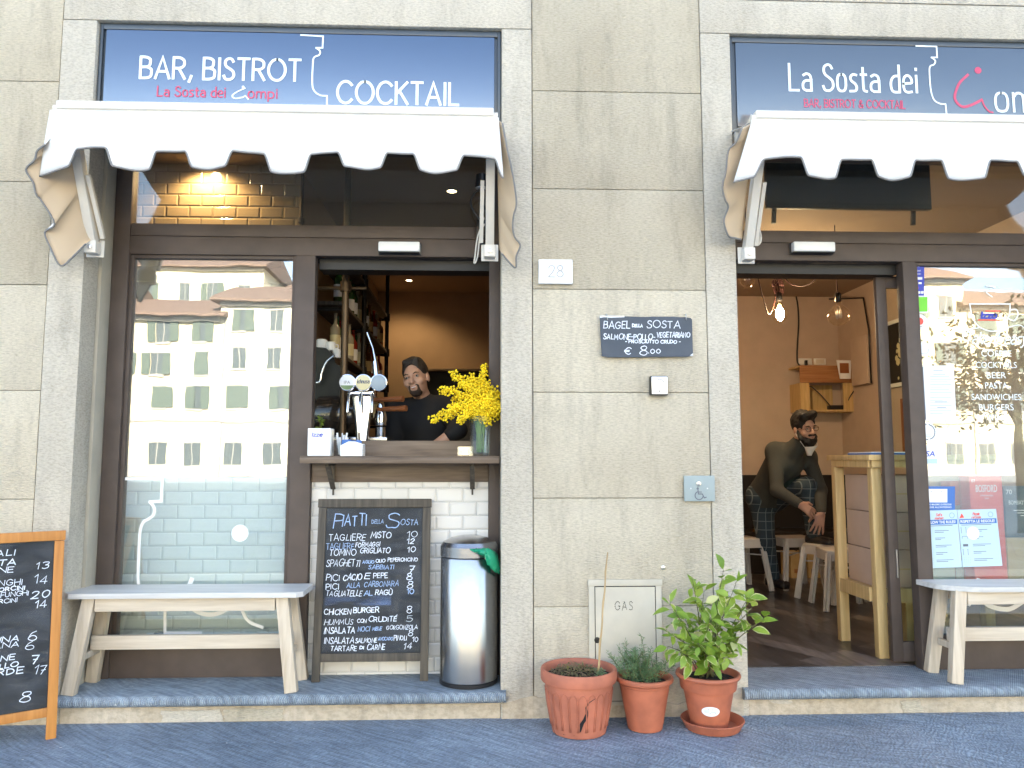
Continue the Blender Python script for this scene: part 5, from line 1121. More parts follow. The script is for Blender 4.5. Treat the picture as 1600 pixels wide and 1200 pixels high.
# stickers down the window edge
b = sheet(1419, 1444, 409, 462); w_ = MB(); pq(w_, 1424, 1441, 433, 437, .001); pq(w_, 1426, 1433, 443, 448, .001); pq(w_, 1435, 1440, 441, 444, .001); [pq(w_, 1424+5*k, 1428+5*k, 455, 459, .001) for k in range(4)]
p = at(1424, 417, GY); typed(w_, 'nexi', p.x, p.z, .022, pl, .0011, width=.048); [typed(w_, s_, at(1423, y_, GY).x, at(1423, y_, GY).z, .011, pl, .0011, width=.058) for s_, y_ in (('Qui puoi', 424), ('pagare con', 429))]
rd = MB(); pq(rd, 1427, 1430, 439, 442, .001); pq(rd, 1428, 1435, 449, 451, .001)
dec('payment_sticker', 'tall blue payment card sticker at the top corner of the window', 'sticker', [('sticker', b, 'blued'), ('print', w_, 'paper'), ('red_print', rd, 'red')])
b = sheet(1422, 1450, 462, 489); g = MB(); pq(g, 1423, 1449, 464, 487, .001); dec('green_sticker', 'plain bright green square sticker on the window', 'sticker', [('sticker', b, 'paper'), ('green_print', g, 'green')])
def roundst(label, px, py, r, parts):
    m = MB(); q = at(px, py, GY); disc(m, q.x, q.z, r, pl, .0006, 28); ms = [('sticker', m, 'paper')]
    for n_, k_, fn in parts: mm = MB(); fn(mm, q); ms.append((n_, mm, k_))
    return dec('round_sticker', label, 'sticker', ms)
roundst('round white sticker with a red dot on the window below the green one', 1437, 503, .045, [('red_dot', 'red', lambda mm, q: disc(mm, q.x, q.z+.004, .022, pl, .001, 20)), ('print', 'ink', lambda mm, q: (quad(mm, q.x-.012, q.x+.014, q.z-.028, q.z-.025, pl, .001)))])
roundst('plain round white sticker halfway up the window edge above the notice', 1443, 545, .040, [('print', 'inkl', lambda mm, q: ribbon(mm, [Vector((q.x+.030*math.cos(a), q.z+.030*math.sin(a))) for a in [math.pi+math.pi*k/12 for k in range(13)]], .003, pl, .001))])
def ringprint(mm, q):
    for k in range(26):
        a_ = 2*math.pi*k/26
        if k % 7 == 6: continue
        ribbon(mm, [Vector((q.x+.043*math.cos(a_+d), q.z+.043*math.sin(a_+d))) for d in (0, .12)], .006, pl, .001)
roundst('round white seal sticker with lettering round its rim on the window', 1449, 675, .053, [('print', 'ink', ringprint), ('lines', 'inkl', lambda mm, q: [quad(mm, q.x-.02, q.x+.022, q.z-.018-.008*k, q.z-.015-.008*k, pl, .001) for k in range(2)])])
b = sheet(1431, 1494, 572, 657, (1427, 572), (1490, 571)); s = MB(); s_ = sheet(1434, 1447, 573, 656, (1430, 573), (1442, 573)); tx = MB()
p0 = MB(); a_ = [at(1434, 656, GY), at(1447, 656, GY), at(1442, 573, GY), at(1430, 573, GY)]; p0.add([v_-Vector((0, .0012, 0)) for v_ in a_], [(0, 1, 2, 3)])
for k in range(8): a0 = 579+k*9.6; pq(tx, 1434+k*.4, 1437+k*.4, a0, a0+6, .0016)
ln = MB()
for k in range(15): y_ = 588+k*4.1; pq(ln, 1453, 1453+[30, 34, 28, 33, 20][k % 5], y_, y_+1.0, .0011)
for xx0, xx1, y_ in ((1458, 1473, 578), (1458, 1477, 584), (1460, 1480, 627), (1464, 1478, 636)): pq(ln, xx0, xx1, y_, y_+1.4, .0013)
dec('notice_sheet', 'white printed notice sheet with a dark side band on the window', 'notice', [('sheet', b, 'paper'), ('dark_band', p0, 'ink'), ('band_print', tx, 'paper'), ('print', ln, 'inkl')])
b = sheet(1437, 1465, 695, 725); vi = MB(); p = at(1436, 713, GY); typed(vi, 'VISA', p.x, p.z, .030, pl, .001, width=.092, bold=.02, shear=.2); st = MB(); pq(st, 1437, 1465, 717, 725, .0009)
dec('card_sticker', 'small pale card sticker reading visa on the window', 'sticker', [('sticker', b, 'paper'), ('lettering', vi, 'blued'), ('band', st, 'paperb')])
b = sheet(1440, 1492, 760, 797); wh = MB(); pq(wh, 1448, 1480, 764, 785, .001); tx = MB()
for s_, y_, w0 in (('NUMERO MASSIMO DI PERSONE', 789.5, .165), ('AMMESSE ALL\'INTERNO', 793.8, .165)): typed(tx, s_, at(1442, y_, GY).x, at(1442, y_, GY).z, .009, pl, .0011, width=w0, bold=.01)
pn = MB(); [pn.lathe([(.005, 0), (0, .003)], (at(x_, 768, GY).x, GY-.0014, at(x_, 768, GY).z), 8, Matrix.Rotation(R(90), 4, 'X')) for x_ in (1455, 1471)]
dec('capacity_notice', 'blue notice with a blank white square above the rules posters', 'notice', [('sheet', b, 'blue'), ('white_square', wh, 'paper'), ('lettering', tx, 'paper'), ('pins', pn, 'screw')])
def poster(label, quad_, head, k):
    (tl, tr, br_, bl_) = quad_; m = MB(); f = [at(*bl_, GY), at(*br_, GY), at(*tr, GY), at(*tl, GY)]
    m.add([p-Vector((0, .0012, 0)) for p in f]+[p-Vector((0, .0018, 0)) for p in f], [(0, 3, 2, 1), (4, 5, 6, 7), (0, 1, 5, 4), (1, 2, 6, 5), (2, 3, 7, 6), (3, 0, 4, 7)])
    O, U, V = f[3], (f[2]-f[3]), (f[0]-f[3]); W_ = U.length; H_ = V.length
    def place(x, y, h): return O+U*(x/W_)+V*(-y/H_)+Vector((0, -.0018-h, 0))
    bd = MB(); quad(bd, .02*W_, .98*W_, -.250*H_, -.165*H_, place, .0005)
    tx = MB(); typed(tx, head, .05*W_, -.230*H_, .046*H_, place, .0009, width=.88*W_, bold=.03)
    rs = MB(); strokes(rs, 'Safe' if k == 0 else 'Piccole', .38*W_, -.10*H_, .045*H_, .0028, place, width=.17*W_, slant=.2); strokes(rs, 'market' if k == 0 else 'regole', .34*W_, -.155*H_, .04*H_, .0026, place, width=.24*W_, slant=.2)
    cr_ = MB(); disc(cr_, .84*W_, -.095*H_, .047*H_, place, .0006, 20, .041*H_); tr_ = MB(); tr_.add([place(.03*W_, -.15*H_, .0006), place(.10*W_, -.06*H_, .0006), place(.16*W_, -.14*H_, .0006)], [(0, 1, 2)]); 
    ic = MB()
    quad(ic, .06*W_, .84*W_, -.275*H_, -.265*H_, place, .0005)
    for j in range(5):
        y = -(.36+.127*j)*H_
        if j in (0, 3):
            for dx in (.05, .17): ribbon(ic, [Vector((dx*W_, y+.03*H_)), Vector((dx*W_, y-.05*H_))], .0022, place, .0006); disc(ic, dx*W_, y+.042*H_, .008*H_, place, .0007, 8)
        elif j == 1: ribbon(ic, [Vector((.05*W_, y-.02*H_)), Vector((.06*W_, y+.02*H_)), Vector((.18*W_, y+.02*H_)), Vector((.19*W_, y-.02*H_))], .002, place, .0006)
        elif j == 2: quad(ic, .06*W_, .19*W_, y-.03*H_, y+.012*H_, place, .0006)
        else:
            for a in range(4):
                for b2_ in range(4): disc(ic, (.06+.05*a)*W_, y+(.03-.03*b2_)*H_, .0045*H_, place, .0006, 6)
        for q in range(2): quad(ic, .31*W_, (.72, .60, .78, .64, .80)[j]*W_*(1 if q == 0 else .8), y-.028*q*H_, y+(.009-.028*q)*H_, place, .0006)
    for g_ in (ic, cr_): pass
    return dec('rules_poster', label, 'poster', [('sheet', m, 'paperb'), ('header_band', bd, 'blue'), ('header_lettering', tx, 'paper'), ('red_script', rs, 'red'), ('seal', cr_, 'blue'), ('corner_mark', tr_, 'red'), ('icons_and_text', ic, 'ink')], 'rules posters on the window')
poster('pale blue rules poster in english taped on the window', ((1441, 798), (1495, 796.5), (1503, 886), (1447, 888)), 'FOLLOW THE RULES!', 0)
poster('pale blue rules poster in italian with a round white dot over it', ((1495.6, 796.5), (1556, 795), (1566, 884), (1504, 886)), 'RISPETTA LE REGOLE!', 1)
# small things lying low behind the big window
for lab, px in (('small silver lamp lying behind the big window by the white outline', 250), ('small glass bottle lying behind the big window at its far end', 393)):
    c = at(px, 1004, .36); c.z = .340; b_ = thing('bottle', lab, 'bottle', c); mt = Matrix.Rotation(R(90), 4, 'Y')
    obj('body', MB().lathe([(0, -.03), (.020, -.03), (.022, -.026), (.022, .022), (.014, .032)], c, 20, mt), 'steel' if px < 300 else 'clear', b_, 40); obj('neck', MB().lathe([(.013, .0325), (.009, .04), (.009, .062), (.011, .064), (0, .066)], c, 16, mt), 'black' if px < 300 else 'clear', b_, 40)
obj('window_board', B(-1.97, -1.05, .341, .429, .28, .316, .002), 'frame', bld)
# things standing in the display window
sh = thing('display_shelf', 'pale wooden display shelf behind the window of the right shop', 'shelf', (3.0, .7, .5)); obj('shelf_board', B(2.56, 3.45, .325, .75, .555, .585, .003), 'pine', sh, 30); [obj('leg', B(x, x+.05, y, y+.05, FLO, .5545, .003), 'pine', sh, 30) for x in (2.58, 3.38) for y in (.345, .69)]
def card(label, x0, x1, y0, yb, Y, d, m_, cat='box'):
    p, q = at(x0, y0, Y), at(x1, y0, Y); t = thing('gift_box' if cat == 'box' else 'card', label, cat, ((p.x+q.x)/2, Y+d/2, .586)); zb = at(x0, yb, Y).z if yb else .586
    obj('carton', B(p.x, q.x, Y, Y+d, .586, p.z, .003), m_, t, 30); return t, p.x, q.x, p.z
t, x0, x1, zt = card('tall red gin box standing in the display window', 1514, 1565, 744, None, .335, .10, 'red'); pl2 = onplane((0, .335, 0)); m = MB(); typed(m, 'BOSFORD', x0+.035, zt-.090, .040, pl2, .0008, width=.125, bold=.01); typed(m, 'LONDON DRY', x0+.06, zt-.115, .009, pl2, .0008, width=.075); typed(m, 'GIN', x0+.085, zt-.13, .008, pl2, .0008, width=.022); typed(m, '07', x0+.012, zt-.035, .016, pl2, .0008); obj('lettering', m, 'letter', t)
obj('box_top', B(x0+.003, x1-.003, .34, .43, zt+.0005, zt+.006, .002), 'paper', t)
t, x0, x1, zt = card('second red box half hidden behind the tall red gin box', 1485, 1513, 752, None, .45, .10, 'red'); obj('box_label', B(x0+.02, x1-.02, .4485, .4495, zt-.17, zt-.14), 'cardb', t)
t, x0, x1, zt = card('slate teal gin carton at the edge of the display window', 1568, 1625, 760, None, .40, .12, 'teal'); pl2 = onplane((0, .40, 0)); m = MB(); typed(m, 'BOMBAY SAPPHIRE', x0+.025, zt-.105, .024, pl2, .0008, width=.19); typed(m, '70', x0+.012, zt-.045, .026, pl2, .0008)
for k in range(3): quad(m, x0+.05+.02*k, x0+.19, zt-.14-.015*k, zt-.136-.015*k, pl2, .0008)
obj('lettering', m, 'letter', t)
t, x0, x1, zt = card('brown kraft parcel with an envelope flap below the teal carton', 1573, 1640, 841, None, .33, .05, 'kraft'); m = MB(); ribbon(m, [Vector((x0+.01, zt-.003)), Vector((x0+.05, zt-.10)), Vector((x0+.25, zt-.10))], .002, onplane((0, .33, 0)), .0008); obj('flap_crease', m, 'crate', t)
for i, (a0, a1) in enumerate(((1450, 1492), (1494, 1521), (1523, 1552))): t, x0, x1, zt = card(('low white carton under the rules posters, widest of three', 'low white carton in the middle of three under the posters', 'low white carton nearest the kraft parcel under the posters')[i], a0, a1, 878, None, .44, .12, 'paper'); obj('lid', B(x0-.001, x1+.001, .438, .562, zt+.0005, zt+.006), 'paper', t)

# ================================================================== IMPLICIT-SURFACE BODIES
class Field:
    def __init__(s, lo, hi, h):
        s.lo = np.array(lo, float); s.h = h; s.n = np.ceil((np.array(hi)-s.lo)/h).astype(int)+1; s.d = np.full(s.n, .2, np.float32)
    def win(s, lo, hi, pad):
        a = np.clip(np.floor((np.array(lo)-pad-s.lo)/s.h).astype(int), 0, s.n); b = np.clip(np.ceil((np.array(hi)+pad-s.lo)/s.h).astype(int)+1, 0, s.n)
        sl = tuple(slice(a[i], b[i]) for i in range(3)); g = [(np.arange(a[i], b[i])*s.h+s.lo[i]).astype(np.float32) for i in range(3)]
        return sl, np.meshgrid(*g, indexing='ij', sparse=True)
    def comb(s, sl, d, k, sub=False):
        a = s.d[sl]
        if a.size == 0: return
        if sub:
            h = np.maximum(k-np.abs(a+d), 0)/k; s.d[sl] = np.maximum(a, -d)+h*h*k*.25
        else:
            h = np.maximum(k-np.abs(a-d), 0)/k; s.d[sl] = np.minimum(a, d)-h*h*k*.25
    def cap(s, a, b, r0, r1=None, k=.02, sub=False):
        r1 = r0 if r1 is None else r1; a, b = np.array(a, float), np.array(b, float); m = max(r0, r1)+.05
        sl, (X, Y, Z) = s.win(np.minimum(a, b), np.maximum(a, b), m); v = b-a; L2 = max(float(v@v), 1e-9)
        t = np.clip(((X-a[0])*v[0]+(Y-a[1])*v[1]+(Z-a[2])*v[2])/L2, 0, 1)
        d = np.sqrt((X-a[0]-t*v[0])**2+(Y-a[1]-t*v[1])**2+(Z-a[2]-t*v[2])**2)-(r0+(r1-r0)*t); s.comb(sl, d, k, sub)
    def ell(s, c, r, rot=None, k=.02, sub=False):
        c, r = np.array(c, float), np.array(r, float); m = r.max()+.05; sl, (X, Y, Z) = s.win(c, c, m); X, Y, Z = X-c[0], Y-c[1], Z-c[2]
        if rot is not None: X, Y, Z = (rot[0][i]*X+rot[1][i]*Y+rot[2][i]*Z for i in range(3))
        q = np.sqrt((X/r[0])**2+(Y/r[1])**2+(Z/r[2])**2); g = np.sqrt((X/r[0]**2)**2+(Y/r[1]**2)**2+(Z/r[2]**2)**2)+1e-6
        s.comb(sl, q*(q-1)/g, k, sub)
    def rough(s, a, k=90.):
        g = np.meshgrid(*[np.arange(s.n[i])*s.h+s.lo[i] for i in range(3)], indexing='ij', sparse=True); X, Y, Z = g
        s.d = s.d+(a*np.sin(X*k+3*np.sin(Z*k*.4))*np.sin(Y*k*1.1+Z*k*.5)+a*.6*np.sin(X*k*2.3+Y*k*1.7)*np.sin(Z*k*1.9)).astype(np.float32)
    def mesh(s):
        d = s.d; sg = d < 0; nx, ny, nz = d.shape
        c = np.zeros((nx-1, ny-1, nz-1), np.uint8)
        for i in (0, 1):
            for j in (0, 1):
                for k in (0, 1): c += sg[i:nx-1+i, j:ny-1+j, k:nz-1+k]
        act = (c > 0) & (c < 8); idx = -np.ones(act.shape, np.int64); I = np.argwhere(act); idx[act] = np.arange(len(I))
        acc = np.zeros((len(I), 3)); cnt = np.zeros(len(I))
        cor = [(i, j, k) for i in (0, 1) for j in (0, 1) for k in (0, 1)]
        for a in cor:
            for ax in range(3):
                if a[ax]: continue
                b = list(a); b[ax] = 1; da = d[I[:, 0]+a[0], I[:, 1]+a[1], I[:, 2]+a[2]]; db = d[I[:, 0]+b[0], I[:, 1]+b[1], I[:, 2]+b[2]]
                m = (da < 0) != (db < 0); t = np.where(m, da/(da-db+1e-12), 0); p = np.array(a, float)[None]+np.zeros((len(I), 3)); p[:, ax] += t; acc[m] += p[m]; cnt[m] += 1
        V = (I+acc/cnt[:, None])*s.h+s.lo; Fs = []
        for ax in range(3):
            sl0 = [slice(None)]*3; sl1 = [slice(None)]*3; sl0[ax] = slice(0, -1); sl1[ax] = slice(1, None); e = sg[tuple(sl0)] != sg[tuple(sl1)]
            E = np.argwhere(e); u, v = (ax+1) % 3, (ax+2) % 3; E = E[(E[:, u] > 0) & (E[:, v] > 0) & (E[:, u] < d.shape[u]-1) & (E[:, v] < d.shape[v]-1)]
            def cell(du, dv): q = E.copy(); q[:, u] += du; q[:, v] += dv; return idx[q[:, 0], q[:, 1], q[:, 2]]
            q = np.stack([cell(-1, -1), cell(0, -1), cell(0, 0), cell(-1, 0)], 1); fl = ~sg[tuple(E.T)]; q[fl] = q[fl][:, ::-1]; Fs.append(q)
        return V, np.concatenate(Fs)
def fobj(name, f, m_, parent=None):
    V, Fc = f.mesh(); me = bpy.data.meshes.new(name); me.from_pydata([tuple(v) for v in V], [], [tuple(int(i) for i in q) for q in Fc]); me.materials.append(M[m_] if isinstance(m_, str) else m_)
    me.polygons.foreach_set('use_smooth', [True]*len(me.polygons)); o = bpy.data.objects.new(name, me); COL.objects.link(o)
    if parent: o.parent = parent
    md = o.modifiers.new('relax', 'SMOOTH'); md.factor = .5; md.iterations = 2
    return o
def rotm(yaw, pitch, roll): return np.array(Matrix.Rotation(yaw, 3, 'Z') @ Matrix.Rotation(pitch, 3, 'X') @ Matrix.Rotation(roll, 3, 'Y'))
class Head:
    """local frame: face towards -y, z up, origin between the ears"""
    def __init__(s, c, rot, sc_=1.): s.c, s.r, s.k = np.array(c, float), rot, sc_
    def w(s, *p): return s.c+s.r@(np.array(p)*s.k)
    def skin(s, f):
        k = s.k; E = lambda c, r, kk=.02, sub=False: f.ell(s.w(*c), np.array(r)*k, s.r, kk, sub); C = lambda a, b, r0, r1, kk=.012, sub=False: f.cap(s.w(*a), s.w(*b), r0*k, r1*k, kk, sub)
        E((0, .012, .035), (.074, .094, .090)); E((0, -.018, -.03), (.060, .072, .075)); E((0, -.045, -.078), (.034, .036, .030), .03)
        C((-.03, -.078, .032), (.03, -.078, .032), .013, .013, .02)
        for sx in (-1, 1):
            E((sx*.034, -.090, .014), (.017, .012, .011), .012, True); E((sx*.042, -.062, -.022), (.024, .022, .020), .02); E((sx*.076, .012, -.002), (.010, .020, .032), .008)
        [C((sx*.020, -.083, .0235), (sx*.046, -.077, .0225), .0062, .0055, .004) for sx in (-1, 1)]; C((0, -.088, .018), (0, -.106, -.020), .008, .013, .012); C((-.012, -.094, -.024), (.012, -.094, -.024), .008, .008, .008)
        C((-.020, -.094, -.053), (.020, -.094, -.053), .0045, .0045, .006, True); C((-.016, -.086, -.046), (.016, -.086, -.046), .008, .008, .01); C((-.014, -.084, -.061), (.014, -.084, -.061), .009, .009, .01)
    def eyes(s, parent):
        m = MB(); m2 = MB(); mt = Matrix(s.r.tolist())
        for sx in (-1, 1): m.ball(s.w(sx*.033, -.0765, .014), .0105*s.k, 2); m2.ball(s.w(sx*.033, -.0835, .014), .0056*s.k, 2)
        e = obj('eyes', m, mat('eye white', (.38, .34, .31), .3), parent, 180); obj('iris', m2, 'dark', e, 180)
        m = MB()
        for sx in (-1, 1): m.tube([s.w(sx*.016, -.092, .030), s.w(sx*.032, -.093, .036), s.w(sx*.052, -.082, .030)], [.003, .0042, .002], 6)
        obj('eyebrows', m, 'hair', parent, 180)
        m = MB(); m.tube([s.w(-.026, -.0835, -.045), s.w(-.009, -.0955, -.0495), s.w(.009, -.0955, -.0495), s.w(.026, -.0835, -.045)], [.002, .0032, .0032, .002], 6); m.tube([s.w(-.018, -.087, -.055), s.w(0, -.0945, -.0595), s.w(.018, -.087, -.055)], [.002, .0042, .002], 6); obj('lips', m, mat('lip', (.38, .14, .11), .45), parent, 180)
def hand(f, wrist, palm_dir, side, normal, sc_=1., curl=(.35, .5, .4), spread=.16, thumb=1):
    """palm and five bent fingers grown into the field f"""
    wrist, d, sd_, n = (np.array(v, float) for v in (wrist, palm_dir, side, normal)); d /= np.linalg.norm(d); sd_ -= d*(sd_@d); sd_ /= np.linalg.norm(sd_); n = np.cross(d, sd_)*(1 if np.cross(d, sd_)@n > 0 else -1)
    S = sc_; P = lambda a, b, c=0: wrist+(d*a+sd_*b+n*c)*S
    for b in (-.027, -.010, .010, .027): f.cap(P(.012, b*.7), P(.078, b), .013*S, .0115*S, .014)
    for i, (b, L) in enumerate(((-.030, .062), (-.010, .074), (.011, .078), (.031, .070))):
        p = P(.082, b); dd = d+sd_*((b/.03)*spread); dd /= np.linalg.norm(dd); a = 0.
        for j, q in enumerate((.45, .32, .23)):
            a += curl[j]; v = dd*math.cos(a)+n*math.sin(a); e = p+v*L*q*S; f.cap(p, e, (.0095-.001*j)*S, (.0088-.001*j)*S, .005); p = e
    p = P(.022, .026*thumb); v = d*.6+sd_*thumb*.7+n*.35; v /= np.linalg.norm(v); e = p+v*.042*S; f.cap(p, e, .0135*S, .011*S, .012); v2 = d*.85+sd_*thumb*.25+n*.35; v2 /= np.linalg.norm(v2); f.cap(e, e+v2*.034*S, .0108*S, .0085*S, .006)
V3 = lambda v: np.array(v, float)

# ---- the barman behind the hatch
hc = V3(at(650, 590, 1.20)); hc[2] -= .012; hr = rotm(R(-12), R(4), R(-12)); H = Head(hc, hr, 1.07)
chest = V3((hc[0]+.075, 1.29, hc[2]-.36)); neck = chest+V3((-.025, -.02, .215)); hip = chest+V3((.02, .03, -.42))
shR, shL = V3(at(617, 641, 1.30)), V3(at(697, 634, 1.24)); elR, wrR = V3(at(612, 700, 1.18)), V3(at(606, 735, .92)); elL = V3(at(716, 672, 1.00)); wrL = V3(at(668, 705, .98))
lo, hi = (hip[0]-.5, .75, FLO-.0), (hip[0]+.5, 1.7, hc[2]+.25)
f = Field((lo[0], lo[1], .3), hi, .0065); H.skin(f)
f.cap(neck, H.w(0, .02, -.06), .060, .056, .03); f.cap(chest+V3((-.1, 0, .12)), chest+V3((.1, 0, .12)), .09, .09, .05); f.cap(chest, hip, .15, .15, .06)
for a_, b_, c_ in ((shR, elR, wrR), (shL, elL, wrL)): f.cap(a_, b_, .050, .043, .03); f.cap(b_, c_, .044, .030, .02)
hand(f, wrR, (0.25, -.6, -.5), (1, .2, 0), (0, .3, -1), 1.0, thumb=1); hand(f, wrL, (-1, -.1, -.15), (0, -1, 0), (0, 0, -1), 1.0, thumb=1)
for sx in (-1, 1): f.cap(hip+V3((sx*.09, 0, -.05)), hip+V3((sx*.10, .0, -.45)), .09, .065, .05); f.cap(hip+V3((sx*.10, 0, -.45)), (hip[0]+sx*.10, hip[1]+.02, .32), .06, .045, .03)
bar = fobj('person', f, 'skin'); tag(bar, 'smiling man in a black shirt leaning behind the serving hatch', 'person')
H.eyes(bar)
f = Field((lo[0], lo[1], hip[2]-.30), (hi[0], hi[1], neck[2]+.05), .0075)
f.cap(shR, shL, .078, .078, .05); f.cap(chest+V3((-.1, 0, .08)), chest+V3((.1, 0, .08)), .125, .125, .06); f.cap(chest, hip, .172, .172, .08); f.cap(hip, hip+V3((0, 0, -.2)), .172, .17, .05); f.cap(neck+V3((0, 0, -.06)), neck+V3((0, -.005, .0)), .085, .068, .03)
for a_, b_ in ((shR, elR), (shL, elL)): f.cap(a_, b_, .070, .058, .04)
f.cap(elR, elR+(wrR-elR)*.75, .056, .043, .02); f.cap(elL, elL+(wrL-elL)*.22, .056, .052, .02)
obj_ = fobj('shirt', f, 'shirt', bar)
f = Field((lo[0], lo[1], .20), (hi[0], hi[1], hip[2]+.05), .011)
for sx in (-1, 1): f.cap(hip+V3((sx*.09, 0, -.12)), hip+V3((sx*.10, .0, -.45)), .11, .085, .05); f.cap(hip+V3((sx*.10, 0, -.45)), (hip[0]+sx*.10, hip[1]+.02, .27), .082, .07, .03)
fobj('trousers', f, 'dark', bar)
sh_ = MB(); [sh_.box(hip[0]+sx*.10-.05, hip[0]+sx*.10+.05, hip[1]-.17, hip[1]+.11, FLO+.001, FLO+.12, .035) for sx in (-1, 1)]; obj('shoes', sh_, 'black', bar, 60)
f = Field(H.w(0, 0, .03)-.17, H.w(0, 0, .03)+.18, .006)
f.ell(H.w(0, .020, .052), np.array((.080, .103, .098))*1.07, hr, .01); f.cap(H.w(-.035, -.05, .116), H.w(.04, -.045, .116), .018, .016, .03); f.ell(H.w(0, -.088, .0), np.array((.066, .066, .097))*1.07, hr, .01, True); f.ell(H.w(0, .0, -.09), np.array((.12, .13, .065))*1.07, hr, .02, True); f.rough(.0022, 110)
for sx in (-1, 1): f.ell(H.w(sx*.075, -.03, -.02), np.array((.03, .035, .04)), hr, .01, True)
fobj('hair', f, 'hairg', bar)
f = Field(H.w(0, -.06, -.07)-.12, H.w(0, -.06, -.07)+.12, .005)
f.ell(H.w(0, -.046, -.083), np.array((.040, .043, .030))*1.07, hr, .01); f.cap(H.w(-.022, -.090, -.040), H.w(.022, -.090, -.040), .006, .006, .01); f.cap(H.w(-.028, -.083, -.045), H.w(-.026, -.075, -.080), .007, .012, .01); f.cap(H.w(.028, -.083, -.045), H.w(.026, -.075, -.080), .007, .012, .01)
f.cap(H.w(-.022, -.10, -.054), H.w(.022, -.10, -.054), .010, .010, .004, True); f.ell(H.w(0, -.03, -.02), np.array((.0585, .074, .055)), hr, .006, True)
fobj('goatee', f, mat('dark stubble', (.055, .034, .024), .8, bump=.6, bscale=160), bar)
m = MB(); m.tube([H.w(-.016, -.0915, -.0512), H.w(-.006, -.0975, -.0535), H.w(.006, -.0975, -.0535), H.w(.016, -.0915, -.0512)], [.0015, .0032, .0032, .0015], 6); obj('teeth', m, 'paper', bar, 180)

# ---- the bearded man in the doorway room, one foot up on a stool
hd = V3(at(1257, 671, 2.35)); hr = rotm(R(13), R(6), R(-7)); H = Head(hd, hr, 1.06)
neck = V3(at(1244, 699, 2.44)); chest = V3(at(1226, 722, 2.58)); hip = V3(at(1198, 772, 2.85))
shR, elR, wrR = V3(at(1211, 705, 2.55)), V3(at(1214, 766, 2.38)), V3(at(1250, 788, 2.16)); shL, elL, wrL = V3(at(1262, 714, 2.62)), V3(at(1282, 766, 2.40)), V3(at(1283, 803, 2.18))
hpR, knR, anR = V3(at(1189, 778, 2.88)), V3(at(1197, 846, 2.84)), V3(at(1208, 903, 2.90)); hpL, knL, anL = V3(at(1212, 776, 2.84)), V3(at(1261, 760, 2.42)), V3(at(1272, 836, 2.42))
lo = (hip[0]-.42, 1.85, .145); hi = (hip[0]+.62, 3.25, hd[2]+.25)
f = Field(lo, hi, .0062); H.skin(f)
f.cap(neck, H.w(0, .02, -.05), .060, .056, .03); f.cap(chest, hip, .13, .13, .06); f.cap(shR, shL, .06, .06, .04)
for a_, b_, c_ in ((shR, elR, wrR), (shL, elL, wrL)): f.cap(a_, b_, .048, .040, .03); f.cap(b_, c_, .040, .028, .02)
hand(f, wrR, (.75, -.25, -.55), (-.4, -.2, -.6), (.2, .8, -.3), 1.05, (.35, .5, .4), .10, -1); hand(f, wrL, (-.30, -.15, -.92), (-.9, .1, .3), (-.2, .9, -.1), 1.08, (.12, .16, .14), .26, 1)
for a_, b_, c_ in ((hpR, knR, anR), (hpL, knL, anL)): f.cap(a_, b_, .080, .050, .02); f.cap(b_, c_, .050, .038, .02)
man = fobj('person', f, 'skin2'); tag(man, 'bearded man in glasses bending with one foot up on a stool', 'person')
H.eyes(man)
f = Field((lo[0], 1.95, hip[2]-.12), (hi[0], hi[1], neck[2]+.10), .0075)
f.cap(chest, hip, .158, .150, .08); f.cap(hip, hip+V3((-.01, .01, -.05)), .15, .148, .04); f.cap(shR, shL, .082, .078, .05); f.cap(neck+(chest-neck)*.3, H.w(0, .03, -.085), .088, .068, .03)
for a_, b_, c_ in ((shR, elR, wrR), (shL, elL, wrL)): f.cap(a_, b_, .066, .054, .04); f.cap(b_, b_+(c_-b_)*.93, .054, .040, .02)
fobj('sweater', f, 'sweater', man)
f = Field((lo[0], 1.95, hip[2]-.05), (hi[0], hi[1], neck[2]+.05), .009); f.ell((chest*.62+hip*.38)+V3((.05, -.05, .03)), np.array((.118, .12, .185)), rotm(R(25), R(-22), 0), .02); f.ell(chest+V3((.045, -.035, .06)), np.array((.10, .10, .12)), rotm(R(25), 0, 0), .03)
fobj('sweater_front', f, 'sweaterf', man)
plaid = mat('dark blue plaid', (.04, .06, .07), .9); n_, l_ = plaid.node_tree.nodes, plaid.node_tree.links; tcx = n_.new('ShaderNodeTexCoord'); bk = n_.new('ShaderNodeTexBrick'); mp_ = n_.new('ShaderNodeMapping'); mp_.inputs['Rotation'].default_value = (R(90), R(8), 0); l_.new(tcx.outputs['Object'], mp_.inputs[0]); l_.new(mp_.outputs[0], bk.inputs[0])
bk.offset = 0; bk.inputs['Scale'].default_value = 1; bk.inputs['Brick Width'].default_value = .055; bk.inputs['Row Height'].default_value = .075; bk.inputs['Mortar Size'].default_value = .0035; bk.inputs['Mortar Smooth'].default_value = .4; bk.inputs['Color1'].default_value = (.030, .050, .062, 1); bk.inputs['Color2'].default_value = (.022, .036, .046, 1); bk.inputs['Mortar'].default_value = (.14, .17, .17, 1); l_.new(bk.outputs[0], n_['Principled BSDF'].inputs[0])
f = Field((lo[0], 1.95, .18), (hi[0], hi[1], max(hip[2], knL[2])+.14), .0085); f.cap(hip+V3((-.05, 0, -.02)), hip+V3((.05, 0, -.02)), .135, .135, .05)
for a_, b_, c_ in ((hpR, knR, anR), (hpL, knL, anL)): f.cap(a_, b_, .112, .078, .05); f.cap(b_, c_+(b_-c_)*.04, .076, .060, .03)
fobj('trousers', f, plaid, man)
def shoe(an, dx): m = MB(); d = Vector(dx).normalized(); a_ = Vector(an); m.bar(a_-d*.07+Vector((0, 0, -.035)), a_+d*.17+Vector((0, 0, -.045)), .09, .075, (0, 0, 1), .03); return m
